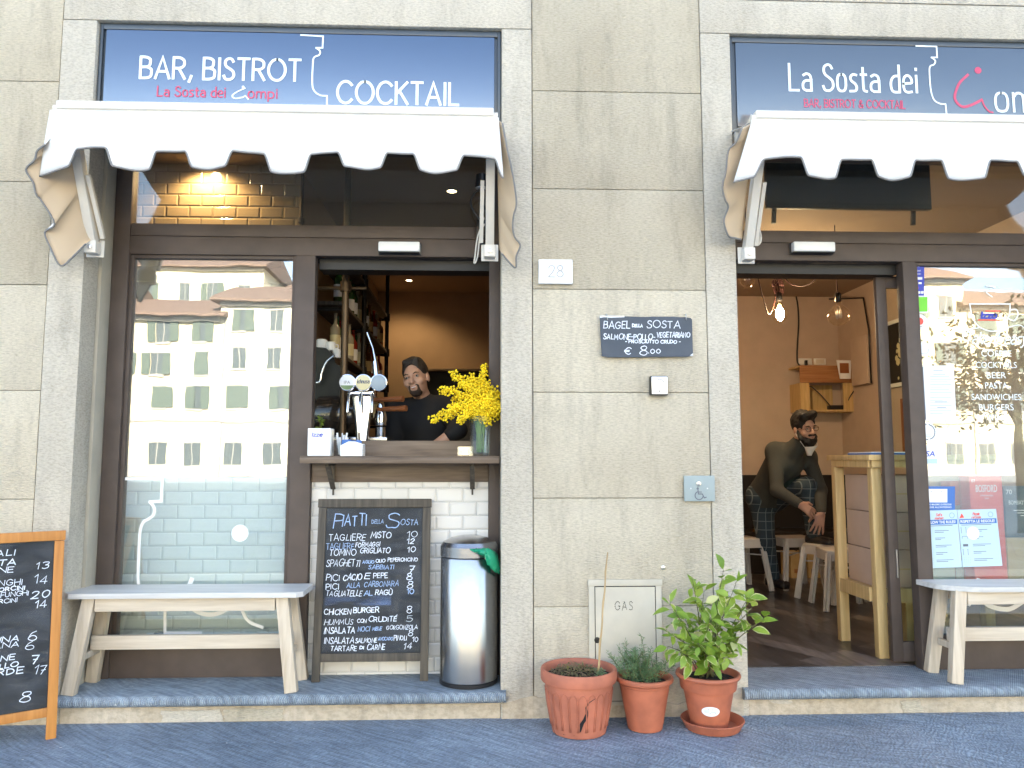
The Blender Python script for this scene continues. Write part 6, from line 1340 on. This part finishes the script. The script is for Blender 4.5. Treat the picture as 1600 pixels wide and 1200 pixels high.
sm_ = shoe(anR, (.35, -.9, 0)); s2_ = shoe(anL, (.55, -.83, -.05)); sm_.add(s2_.v, s2_.f); obj('shoes', sm_, 'black', man, 60)
f = Field(H.w(0, 0, .03)-.19, H.w(0, 0, .03)+.20, .006)
f.ell(H.w(0, .018, .056), np.array((.084, .106, .104))*1.06, hr, .01); f.cap(H.w(-.045, -.06, .115), H.w(.045, -.06, .120), .036, .034, .02); f.ell(H.w(0, -.092, -.006), np.array((.068, .066, .088))*1.06, hr, .01, True); f.ell(H.w(0, .0, -.10), np.array((.13, .14, .07))*1.06, hr, .02, True); f.rough(.003, 100)
for sx in (-1, 1): f.ell(H.w(sx*.080, -.035, -.02), np.array((.03, .035, .045)), hr, .01, True)
fobj('hair', f, 'hair', man)
f = Field(H.w(0, -.05, -.07)-.17, H.w(0, -.05, -.07)+.17, .005)
f.ell(H.w(0, -.046, -.092), np.array((.052, .052, .050))*1.06, hr, .02)
for sx in (-1, 1): f.cap(H.w(sx*.070, -.008, -.005), H.w(sx*.060, -.03, -.062), .010, .020, .02); f.cap(H.w(sx*.058, -.034, -.06), H.w(sx*.028, -.075, -.085), .020, .022, .02)
f.cap(H.w(-.026, -.090, -.038), H.w(.026, -.090, -.038), .009, .009, .01); f.cap(H.w(-.022, -.10, -.055), H.w(.022, -.10, -.055), .010, .010, .005, True); f.ell(H.w(0, -.034, .0), np.array((.054, .078, .045))*1.06, hr, .01, True); f.rough(.0025, 110)
fobj('beard', f, 'hair', man)
m = MB()
for sx in (-1, 1): m.tube([H.w(sx*.034+.024*math.cos(a), -.104+.006*abs(math.cos(a)), .012+.019*math.sin(a)) for a in [2*math.pi*k/20 for k in range(21)]], .0024, 6); m.tube([H.w(sx*.058, -.098, .016), H.w(sx*.078, -.02, .012), H.w(sx*.080, .012, .004)], .0022, 6)
m.tube([H.w(-.010, -.106, .016), H.w(0, -.110, .019), H.w(.010, -.106, .016)], .0022, 6); gl = obj('spectacles', m, mat('brown spectacle frame', (.12, .045, .02), .3), man, 180)
mk = MB()
def mkf(u, v): x = (u-.5)*.12; return Vector(H.w(x*(1-v*.72), -.050-.045*math.cos((u-.5)*2.4)+.035*v, -.128-.075*v))
mk.grid(mkf, 10, 8); mo = obj('face_mask', mk, 'cloth', man, 180, solid=.003); obj('mask_strap', MB().tube([mkf(0, 0), H.w(-.078, -.02, -.06), H.w(-.082, .012, -.01)], .0022, 5).tube([mkf(1, 0), H.w(.078, -.02, -.06), H.w(.082, .012, -.01)], .0022, 5), 'cloth', mo, 180)
wd_ = MB(); ax_ = (elL-wrL); ax_ /= np.linalg.norm(ax_); wd_.tube([wrL+ax_*.022, wrL+ax_*.040], .036, 14); wo = obj('wristwatch', wd_, 'screw', man, 60); obj('watch_face', MB().ball(Vector(wrL+ax_*.031)+Vector((-.008, -.034, 0)), .017, 2, (1, .5, 1)), 'alu', wo, 180)

# ================================================================== INSIDE THE BAR
def lampat(loc, e, col, r=.03, name='lamp'):
    l = bpy.data.lights.new(name, 'POINT'); l.energy = e; l.color = col; l.shadow_soft_size = r; o = bpy.data.objects.new(name, l); COL.objects.link(o); o.location = loc; return o
def spotat(loc, e, col, tgt, ang=80, name='spot', r=.03):
    l = bpy.data.lights.new(name, 'SPOT'); l.energy = e; l.color = col; l.spot_size = R(ang); l.spot_blend = .6; l.shadow_soft_size = r; o = bpy.data.objects.new(name, l); COL.objects.link(o); o.location = loc; o.rotation_euler = (Vector(loc)-Vector(tgt)).to_track_quat('Z', 'Y').to_euler(); return o
def downlight(label, c, e, tgt, ang, z):
    t = thing('ceiling_spotlight', label, 'lamp', c, group='ceiling spotlights of the bar'); obj('ring', MB().lathe([(.036, -.001), (.042, -.008), (.034, -.012), (.030, -.004)], c, 24), 'alu', t, 40); obj('lit_disc', MB().lathe([(.029, -.005), (0, -.006)], c, 20), 'lampdisc', t)
    spotat((c[0], c[1], c[2]-.03), e, (1, .70, .38), tgt, ang); return t
WARM = (1, .66, .34)
c = at(318, 246, .78); c.z = 3.20; downlight('small ceiling spotlight lighting the cream tiles behind the transom', c, 5, (c.x, c.y+.06, 2.2), 150, 0)
zc = 3.20; c = atz(706, 297, zc); downlight('ceiling spotlight seen high through the transom above the hatch', c, 4, (c.x, c.y+.4, 1.2), 110, 0)
c = atz(639, 437, zc); c.y = min(c.y, 4.2); downlight('far ceiling spotlight over the tan back wall of the bar', c, 5, (c.x-.15, c.y+.30, 1.2), 130, 0)
# bottle shelves along the side of the bar
t = thing('bottle_shelf', 'tall dark pipe shelving full of bottles along the bar side wall', 'shelf', (-1.07, 2.4, FLO))
LV = (1.66, 2.02, 2.38, 2.74)
for z in LV: obj('shelf_board', B(-1.196, -.96, 1.25, 3.75, z-.025, z, .003), 'darkwood', t, 30)
for y in (1.32, 2.2, 3.68): obj('post', MB().tube([(-.965, y, FLO), (-.965, y, 3.19)], .020, 12), 'dark', t, 60)
for y in (1.32, 2.2, 3.68):
    for z in LV: obj('pipe_fitting', MB().tube([(-.965, y, z-.06), (-.965, y, z+.015)], .030, 10).tube([(-1.19, y, z-.045), (-.965, y, z-.045)], .014, 8), 'dark', t, 60)
gmat = {'g': mat('green bottle glass', (.02, .07, .02), .08, spec=.8), 'b': mat('brown bottle glass', (.09, .03, .008), .08, spec=.8), 'c': mat('pale spirit bottle', (.30, .27, .20), .08, spec=.8), 'r': mat('red spirit bottle', (.22, .02, .012), .08, spec=.8)}
rr = random.Random(9); nb = {'g': 'green', 'b': 'brown', 'c': 'pale', 'r': 'red'}
BP = {}
for kind in 'gbcr':
    pass
cnt_ = 0
def bottle(x, y, z, kind, h, r, lev):
    t_ = thing('bottle', '%s glass bottle standing on the %s shelf of the dark bar shelving' % (nb[kind], lev), 'bottle', (x, y, z), group='bottles on the bar shelving')
    if kind not in BP:
        BP[kind] = (obj('glass', MB().lathe([(0, .001), (r, .001), (r, h*.60), (r*.85, h*.68), (r*.36, h*.76), (r*.33, h*.97), (r*.42, h*.975), (r*.42, h), (0, h)], (0, 0, 0), 14), gmat[kind], t_, 40, local=True), obj('label', MB().lathe([(r+.0008, h*.18), (r+.0008, h*.48)], (0, 0, 0), 14, cap=False), ('paper', 'kraft', 'medaly', 'plaque')['gbcr'.index(kind)], t_, 40, local=True))
    else:
        for s_ in BP[kind]: c_ = s_.copy(); COL.objects.link(c_); c_.parent = t_
for li, z in enumerate(LV[:3]):
    y = 1.40
    while y < 3.62:
        if min(abs(y-q) for q in (2.2,)) > .06: bottle(-1.04+rr.uniform(-.02, .03), y, z+.001, rr.choice('gbccr'), .30, .037, ('lowest', 'middle', 'upper')[li])
        y += rr.uniform(.105, .19)
# pipe column, taps, coffee machine
x = at(537, 600, .62).x; t = thing('pipe_column', 'upright bronze pipe column rising from the hatch counter', 'column', (x, .62, 1.40)); obj('pipe', MB().tube([(x, .62, 1.405), (x, .62, 3.19)], .021, 16), 'bronze', t, 60); zf = at(537, 448, .62).z
obj('flange', MB().lathe([(.021, -.03), (.034, -.03), (.034, .03), (.021, .03)], (x, .62, zf), 16), 'bronze', t, 40); obj('foot_flange', MB().lathe([(.06, 0), (.06, .008), (.026, .010), (.022, .04)], (x, .62, 1.3995), 20), 'bronze', t, 40); obj('crossbar', MB().tube([(x-.45, .66, zf), (x+.12, .66, zf)], .012, 10), 'bronze', t, 60)
xp = at(472, 300, .7).x; t = thing('pipe_column', 'thin copper pipe seen through the transom beside the cream tiles', 'column', (xp, .7, 2.5)); obj('pipe', MB().tube([(xp, .7, 1.41), (xp, .7, 3.19)], .011, 12), 'bronze', t, 60); obj('collar', MB().lathe([(.011, -.02), (.02, -.012), (.02, .012), (.011, .02)], (xp, .7, at(472, 345, .7).z), 14), 'bronze', t, 40)
Y = .50; p0 = at(566, 687, Y); t = thing('beer_tap', 'chrome beer tap tower with three round badges on the hatch counter', 'tap', (p0.x, Y, 1.40)); top = at(566, 619, Y); s_ = 4.5/F
prof = [(687, 9), (670, 11), (650, 13.5), (630, 16.5), (620, 17.5)]
m = MB(); rows = []
for py, hw in prof: z = at(566, py, Y).z if py < 687 else 1.3995; rows.append((z, hw*s_))
vs = []; n = 20
for z, hw in rows:
    for k in range(n): a_ = 2*math.pi*k/n; vs.append(Vector((p0.x+hw*np.sign(math.cos(a_))*abs(math.cos(a_))**.6, Y+.03*np.sign(math.sin(a_))*abs(math.sin(a_))**.6, z)))
m.add(vs, [(i*n+k, i*n+(k+1) % n, (i+1)*n+(k+1) % n, (i+1)*n+k) for i in range(len(rows)-1) for k in range(n)]); obj('tower', m, 'chrome', t, 60)
obj('head', MB().box(top.x-.078, top.x+.078, Y-.04, Y+.045, top.z-.005, top.z+.035, .018), 'chrome', t, 60)
rx = Matrix.Rotation(R(90), 4, 'X')
for i, (px, mm) in enumerate(((543, 'medal'), (568, 'medaly'), (592, 'medalg'))):
    q = at(px, 598, Y-.05); bd = obj('badge', MB().lathe([(0, 0), (.046, 0), (.048, .004), (.048, .012), (.044, .014), (0, .014)], (q.x, Y-.05, q.z), 28, rx), mm, t, 40); obj('badge_rim', MB().lathe([(.0435, .0141), (.048, .0125), (.050, .006), (.050, .0)], (q.x, Y-.05, q.z), 28, rx, cap=False), 'chrome', bd, 40)
    obj('stem', MB().tube([(q.x, Y-.045, q.z-.04), (q.x, Y-.02, top.z+.03)], .008, 10), 'chrome', t, 60); obj('spout', MB().tube([(top.x+(i-1)*.066, Y-.03, top.z+.01), (top.x+(i-1)*.070, Y-.075, top.z), (top.x+(i-1)*.070, Y-.085, top.z-.10)], [.011, .011, .007], 10), 'chrome', t, 60)
    pl3 = onplane((0, Y-.0641, 0)); tm = MB()
    if i == 0: typed(tm, 'IPA', q.x, q.z-.008, .018, pl3, .0008, align='CENTER'); g_ = MB(); g_.add([Vector((q.x+.042*math.cos(a), Y-.0647, q.z+.042*math.sin(a))) for a in [math.pi*1.13+math.pi*.74*k/12 for k in range(13)]], [tuple(range(13))]); obj('green_band', g_, 'herb', bd)
    elif i == 1: strokes(tm, 'ichnusa', q.x-.034, q.z-.004, .022, .004, pl3, width=.068, slant=.15)
    if tm.v: obj('lettering', tm, 'ink', bd)
obj('lever', MB().tube([at(574, 520, .62), at(583, 545, .6), at(589, 575, .58)], [.008, .005, .012], 10).tube([at(586, 565, .58), at(590, 610, .55)], [.018, .020], 12), 'chrome', t, 60)
t = thing('coffee_machine', 'large dark espresso machine with curved hood behind the hatch', 'coffee machine', (-.86, 1.0, 1.40))
a_ = [at(*p, .95) for p in ((490, 545), (515, 548), (524, 556), (530, 572), (550, 582), (556, 600), (560, 640), (562, 686), (490, 686))]
m = MB(); m.prism([(v_.x, v_.z) for v_ in a_], 'y', .84, 1.22); obj('hood', m, mat('dark green enamel', (.006, .008, .008), .4, spec=.3), t, fixn=True)
q = at(528, 650, .82); obj('drum', MB().lathe([(0, -.17), (.10, -.16), (.125, -.12), (.125, .12), (.10, .16), (0, .17)], (q.x+.02, .80, q.z), 28, Matrix.Rotation(R(90), 4, 'Y')), mat('dark brown enamel', (.03, .022, .016), .15, coat=.6), t, 50)
obj('arm_guard', MB().tube(smoothpts([at(*p, .80) for p in ((521, 556), (510, 566), (503, 582), (500, 596), (494, 598))], 5), .008, 10), 'chrome', t, 60)
for px, py in ((585, 625), (590, 640)):
    q = at(px, py, .78); obj('portafilter', MB().tube([q, at(px+45, py-2, .70)], [.012, .019], 12), 'brownwood', t, 60)
q = at(595, 650, .80); obj('group_head', MB().lathe([(.04, -.06), (.045, -.02), (.03, .04), (.02, .08)], q, 18).lathe([(.03, -.16), (.035, -.07)], q, 16), 'chrome', t, 40)
obj('drip_tray', MB().box(at(520, 690, .8).x, at(607, 690, .8).x, .72, .95, 1.402, 1.43, .005), 'steel', t, 40)
for i, (px, py) in enumerate(((503, 537), (517, 541), (526, 552))):
    q = at(px, py, .95); c_ = thing('coffee_cup', ('white cup upside down on the espresso machine, largest of three', 'white cup in the middle of three on the espresso machine', 'white cup lowest on the slope of the espresso machine')[i], 'cup', q, group='cups on the espresso machine'); k = (.036, .03, .026)[i]
    obj('cup_body', MB().lathe([(k*.75, .028), (k, .02), (k, -.028), (k*.92, -.030), (0, -.031)], q, 20), 'white', c_, 40); obj('handle', MB().tube([q+Vector((k*.97, 0, .012)), q+Vector((k+.018, 0, .008)), q+Vector((k+.018, 0, -.010)), q+Vector((k*.97, 0, -.016))], .004, 6), 'white', c_, 60)
q = at(500, 662, .30+.12); pp = thing('herb_plant', 'tiny green herb sprig behind the napkin dispenser', 'plant', (q.x, .42, 1.40)); m = MB(); rr = random.Random(2)
for k in range(40):
    d = Vector((rr.gauss(0, 1), rr.gauss(0, .6), rr.gauss(.6, .5))).normalized(); leafy(m, None, Vector((q.x, .42, 1.43+.10*rr.random())), d, Vector((0, -.5, 1)), .03, .012, .2, rr)
obj('leaves', m, 'leaf', pp, 180); obj('stalk', MB().tube([(q.x, .42, 1.3995), (q.x, .42, 1.53)], .003, 6), 'twig', pp)
p, q = at(668, 585, 4.5), at(762, 690, 4.5); fr = thing('dark_cabinet', 'dark cabinet with pale top edge behind the barman', 'cabinet', ((p.x+q.x)/2, 4.5, FLO)); obj('case', B(p.x, min(q.x, .28), 4.2, 4.69, FLO, p.z, .005), 'black', fr, 30); obj('top_edge', B(p.x-.01, min(q.x, .29), 4.18, 4.69, p.z+.001, p.z+.03, .004), 'tan', fr, 30)

# ================================================================== INSIDE THE DOORWAY ROOM
def bulb(label, c, lit, cordpts, r=.065, h=.12):
    t = thing('pendant_bulb', label, 'lamp', c, group='hanging bulbs in the doorway room')
    obj('cord', MB().tube(smoothpts(cordpts, 6), .0042, 6), 'redcord', t, 180); obj('socket', MB().lathe([(0, .115), (.018, .113), (.024, .10), (.024, .045), (.020, .040)], c, 18), 'black', t, 40)
    obj('glass_envelope', MB().lathe([(.018, .040), (.020, .02), (r*.6, -.005), (r*.92, -.035), (r, -.07), (r*.85, -.11), (r*.5, -.135), (0, -.145)], c, 28), 'bulb', t, 60)
    m = MB()
    for k in range(8): a_ = 2*math.pi*k/8; m.tube([(c.x+.006*math.cos(a_), c.y+.006*math.sin(a_), c.z+.01), (c.x+.020*math.cos(a_), c.y+.020*math.sin(a_), c.z-.03), (c.x+.018*math.cos(a_+.2), c.y+.018*math.sin(a_+.2), c.z-.09)], .0026 if lit else .0016, 5)
    obj('filament', m, 'filament' if lit else 'screw', t, 180)
    return t
Yb = 2.1; c1 = at(1218, 478, Yb); ck = at(1215, 437, 2.2); hook = at(1216, 432, 2.3); hook.z = min(hook.z, 3.09)
bulb('lit round bulb glowing on a looped red cord in the doorway room', c1, True, [c1+Vector((0, 0, .11)), at(1217, 455, Yb), at(1215, 440, Yb), at(1208, 452-5, Yb), at(1207, 440, Yb), hook+Vector((0, 0, 0))])
lampat((c1.x, c1.y, c1.z-.075), 10, (1, .72, .44), .05, 'bulb_light'); 
c2 = at(1310, 480, 1.7); bulb('unlit large clear bulb hanging straight on a red cord', c2, False, [c2+Vector((0, 0, .11)), at(1309, 460, 1.7), at(1306, 415, 1.7), Vector((at(1306, 400, 1.7).x, 1.7, 3.10))], .085)
c3 = at(1167, 418, 1.25); bulb('unlit clear bulb at the top corner of the open doorway', c3, False, [c3+Vector((0, 0, .11)), c3+Vector((0, 0, .35)), Vector((c3.x, c3.y, 3.10))], .058)
m = MB(); m.tube(smoothpts([hook, at(1219, 425, 2.1), at(1232, 441, 2.0), at(1248, 447, 1.9), at(1266, 443, 1.8), at(1278, 430, 1.7), at(1283, 418, 1.6)], 6), .0042, 6).tube(smoothpts([hook, at(1205, 425, 2.1), at(1195, 416, 1.9)], 5), .0042, 6).tube(smoothpts([at(1180, 416, 1.7), at(1187, 445, 1.8), at(1194, 472, 1.9), at(1201, 491, 2.0), at(1208, 480, 2.1), at(1213, 455, 2.1), hook], 6), .0042, 6)
for k in range(3):
    cc_ = at(1217, 447, 2.15); m.tube([cc_+Vector((.028*math.cos(a)+(k-1)*.018, .01*k, .075*math.sin(a))) for a in [2*math.pi*i/20 for i in range(21)]], .0042, 6)
tag(obj('cord', m, 'redcord', None, 180), 'dark red lamp cord draped in loops under the doorway room ceiling', 'cord')
m = MB(); m.tube(smoothpts([at(1150, 460, BACK_R-.012), at(1200, 462, BACK_R-.012), at(1238, 460, BACK_R-.012), at(1245, 468, BACK_R-.012), at(1248, 500, BACK_R-.012), at(1246, 540, BACK_R-.012), at(1246, 565, BACK_R-.012), at(1252, 573, BACK_R-.03)], 6), .009, 6); tag(obj('cable', m, 'black', None, 180), 'dark cable running along the back wall down to the sockets', 'cable')
for i, (a0, a1) in enumerate(((1247, 1268), (1271, 1290))):
    p, q = at(a0, 560, BACK_R), at(a1, 570, BACK_R); t = thing('wall_socket', ('white wall socket with a black plug above the wooden crate', 'empty white wall socket beside the plugged one')[i], 'socket', p, group='wall sockets'); obj('plate', B(p.x, q.x, BACK_R-.012, BACK_R-.001, q.z, p.z, .003), 'white', t, 30)
    if i == 0: obj('plug', B((p.x+q.x)/2-.012, (p.x+q.x)/2+.012, BACK_R-.05, BACK_R-.0121, q.z-.01, q.z+.045, .005), 'black', t, 30)
    else: obj('insert', B(p.x+.02, q.x-.02, BACK_R-.0145, BACK_R-.0121, q.z+.012, p.z-.012), 'armw', t, 30)
Yc = BACK_R-.28; a_, b_ = at(1249, 571, Yc), at(1351, 643, Yc); Z1, Z0 = a_.z, b_.z; X0, X1 = a_.x, b_.x
t = thing('wooden_crate', 'reddish wooden crate shelf holding a router in the corner', 'crate', ((X0+X1)/2, Yc, Z0)); zh = at(1250, 598, Yc).z
m = MB(); m.box(X0, X1, Yc, BACK_R-.001, Z0, Z0+.02); m.box(X0, X0+.10, Yc, Yc+.018, Z0+.0205, zh-.001); m.box(X0, X0+.02, Yc+.019, BACK_R-.001, Z0+.0205, zh-.001); m.box(X1-.22, X1, Yc, Yc+.018, Z0+.0205, zh-.001); m.box(X0+.10, X1-.22, BACK_R-.02, BACK_R-.001, Z0+.0205, zh-.001); m.box(X0-.005, X1+.005, Yc-.003, BACK_R-.001, Z1-.02, Z1); obj('crate_body', m, 'pine', t); obj('front_board', B(X0-.005, X1-.01, Yc-.02, Yc-.0035, zh, Z1-.001, .004), 'crate', t, 30)
x = at(1315, 638, Yc).x; rt = thing('router', 'small black router box with trailing wires inside the crate', 'router', (x, Yc+.08, Z0+.02)); obj('casing', B(x-.10, x+.12, Yc+.03, Yc+.13, Z0+.021, Z0+.07, .006), 'black', rt, 30); obj('wires', MB().tube(smoothpts([(x-.08, Yc+.08, Z0+.06), (x-.18, Yc+.12, Z0+.20), (x-.28, Yc+.15, Z0+.28), (x-.36, Yc+.12, Z0+.15), (x-.42, Yc+.10, Z0+.025)], 6), .006, 6).tube(smoothpts([(x+.05, Yc+.02, Z0+.06), (x+.12, Yc-.015, Z0+.2), (x+.22, Yc-.02, Z0+.30), (x+.26, Yc-.02, Z0+.34)], 6), .006, 6), 'black', rt, 180)
p, q = at(1307, 563, Yc-.05), at(1331, 592, Yc-.05); t = thing('photo_card', 'small white framed photo leaning on the crate', 'photo', p); m = MB(); m.prism([(p.x, p.z), (q.x, p.z), (q.x-.015, q.z), (p.x+.03, q.z)], 'y', Yc-.055, Yc-.045); obj('card', m, 'paper', t, fixn=True); obj('picture', B(p.x+.03, q.x-.03, Yc-.0565, Yc-.0551, q.z+.06, p.z-.03), 'brownwood', t)
p, q = at(1331, 565, Yc-.02), at(1358, 592, Yc-.02); t = thing('wooden_box', 'small pale wooden box on the crate in the corner', 'box', p); obj('box_body', B(p.x+.002, min(q.x, cx_-.03), Yc-.02, Yc+.2, Z1+.001, p.z, .004), 'pine', t, 30); obj('lid', B(p.x-.003, min(q.x, cx_-.025), Yc-.025, Yc+.205, p.z+.001, p.z+.015, .003), 'crate', t, 30)
# on the side wall: two framed pictures and a pale box
def wallpic(label, y0, y1, z0, z1, fm, im, blob=None):
    t = thing('framed_picture', label, 'picture', (cx_-.02, (y0+y1)/2, z0)); e = .035; m = MB(); m.box(cx_-.03, cx_-.001, y0, y1, z0, z0+e); m.box(cx_-.03, cx_-.001, y0, y1, z1-e, z1); m.box(cx_-.03, cx_-.001, y0, y0+e, z0+e, z1-e); m.box(cx_-.03, cx_-.001, y1-e, y1, z0+e, z1-e); obj('frame', m, fm, t); obj('print', B(cx_-.015, cx_-.002, y0+e, y1-e, z0+e, z1-e), im, t)
    if blob:
        g_ = MB(); q_ = random.Random(3)
        for k in range(60): g_.ball((cx_-.018, (y0+y1)/2+q_.gauss(0, .07), (z0+z1)/2+q_.gauss(0, .10)), q_.uniform(.015, .04), 1, (.05, 1, 1))
        obj('bouquet_image', g_, blob, t)
wallpic('black and white framed flower picture high on the side wall', 2.55, 3.35, 1.98, 2.62, 'white', 'dark', 'medaly')
wallpic('dark picture in a red brown frame low on the side wall', 2.35, 3.05, 1.30, 1.86, 'brownwood', 'dark', 'medalg')
q0 = 3.75; t = thing('wall_box', 'pale electrical box with a dark cord on the side wall', 'box', (cx_-.03, q0, 2.1)); obj('case', B(cx_-.06, cx_-.001, q0-.17, q0+.17, 2.06, 2.56, .01), 'tan2', t, 30); obj('cord', MB().tube([(cx_-.03, q0-.18, 2.06), (cx_-.03, q0-.18, 2.60), (cx_-.03, q0-.10, 2.95), (cx_-.25, q0+.2, 3.0)], .009, 6), 'black', t, 180)
# television hung behind the transom
p, q = at(1195, 240, .44), at(1455, 328, .44); t = thing('television', 'black flat television hung from the ceiling behind the transom', 'television', ((p.x+q.x)/2, .44, q.z)); zt_ = min(p.z, 3.08); m = MB(); m.bm(bmesh.new()); obj('screen', B(p.x, q.x, .43, .47, q.z, 3.085, .006), 'dark', t, 30); obj('back_housing', B(p.x+.10, q.x-.10, .471, .53, q.z+.08, 3.05, .02), 'black', t, 30)
for px in (1215, 1432): x = at(px, 340, .5).x; obj('mount_arm', MB().bar((x, .50, 3.095), (x-.03, .49, q.z-.08), .022, .02, (0, 1, 0)), 'black', t)
# tall table and stools
Ltab = thing('tall_table', 'tall pine table just inside the open doorway', 'table', (2.6, .85, FLO)); TH = 1.322
obj('table_top', B(2.275, 3.05, .46, 1.02, TH-.032, TH, .003), 'pine', Ltab, 30)
obj('table_rail', MB().box(2.30, 3.03, .477, .495, TH-.075, TH-.033).box(2.287, 2.299, .50, .98, TH-.075, TH-.033), 'pine', Ltab)
for x, y in ((2.305, .500), (2.285, .93), (2.95, .50), (2.95, .93)): obj('leg', B(x, x+.060, y, y+.052, FLO+.001, TH-.0765, .004), 'pine', Ltab, 30)
obj('lower_rail', MB().box(2.36, 2.95, .505, .53, .46, .54).box(2.29, 2.32, .556, .93, .46, .54).box(2.355, 2.95, .935, .96, .46, .54), 'pine', Ltab)
obj('lower_shelf', B(2.325, 2.945, .535, .93, .52, .535), 'pine', Ltab)
tg = thing('clipboard', 'flat blue folder lying on the tall pine table', 'folder', (2.55, .75, TH)); obj('cover', B(2.36, 2.62, .60, .90, TH+.001, TH+.012, .002), 'blue', tg); obj('sheets', B(2.365, 2.61, .605, .895, TH+.0125, TH+.018), 'paper', tg)
for i in range(3):
    for k in range(2):
        z0 = .536+i*.222; x0 = 2.345+k*.30; t = thing('cardboard_box', 'plain pinkish cardboard box, %s of the %s stack under the tall table' % (('lowest', 'middle one', 'topmost')[i], ('doorway side', 'far')[k]), 'box', (x0, .75, z0), group='cardboard boxes under the tall table')
        obj('carton', B(x0, x0+.285, .56+.006*((i+k) % 2), .92, z0+.001, z0+.219, .005), 'cardb', t, 30); obj('seam_tape', B(x0+.02, x0+.265, .5585+.006*((i+k) % 2), .5595+.006*((i+k) % 2), z0+.105, z0+.112), 'kraft', t)
def stoolmake(label, c, rz, first=[None]):
    if first[0] is None:
        t = thing('metal_stool', label, 'stool', (0, 0, 0), group='cream metal stools'); 
        m = MB(); m.box(-.152, .152, -.152, .152, .425, .455, .012); obj('seat', m, 'enamel', t, 40, local=True)
        for sx in (-1, 1):
            for sy in (-1, 1): 
                mm = MB(); mm.bar((sx*.138, sy*.138, .428), (sx*.190, sy*.190, .004), .05, .012, (sx, -sy, 0), .003).bar((sx*.138, sy*.138, .428), (sx*.182, sy*.182, .004), .012, .05, (sx, -sy, 0), .003); obj('leg', mm, 'enamel', t, 30, local=True)
        m = MB(); z = .30; m.bar((-.15, -.15, z), (.15, .15, z), .012, .01).bar((-.15, .15, z+.012), (.15, -.15, z+.012), .012, .01); obj('cross_brace', m, 'enamel', t, local=True)
        m = MB(); m.box(-.150, .150, -.156, -.1525, .375, .43); m.box(-.150, .150, .1525, .156, .375, .43); m.box(-.156, -.1525, -.15, .15, .375, .43); m.box(.1525, .156, -.15, .15, .375, .43); obj('seat_skirt', m, 'enamel', t, local=True); first[0] = t; o = t
    else:
        s_ = first[0]; o = s_.copy(); COL.objects.link(o); o['label'] = label
        for ch in list(s_.children): cc_ = ch.copy(); COL.objects.link(cc_); cc_.parent = o
    o.location = c; o.rotation_euler = (0, 0, rz); return o
def flo(px, py): v_ = atz(px, py, FLO); return (v_.x, v_.y, FLO)
stoolmake('cream metal stool behind the standing leg of the bearded man', flo(1243, 918), R(4)); stoolmake('cream metal stool under the bearded man raised foot', flo(1300, 938), R(24)); stoolmake('cream metal stool nearest the tall pine table', flo(1318, 950), R(-8)); stoolmake('cream metal stool half hidden behind the door jamb', flo(1158, 920), R(10))
for i, (a0, a1) in enumerate(((1222, 1246), (1248, 1272))):
    p, q = at(a0, 870, 3.72), at(a1, 905, 3.72); t = thing('storage_box', ('brown box under the bench seat, the one behind the stool legs', 'brown box with dark lettering band under the bench seat')[i], 'box', (p.x, 3.6, FLO)); obj('carton', B(p.x, q.x-.01, 3.50, 3.76, FLO+.001, FLO+.24, .004), 'kraft', t); obj('band', B(p.x+.03, q.x-.05, 3.4985, 3.4995, FLO+.05, FLO+.09), 'crate' if i == 0 else 'ink', t)
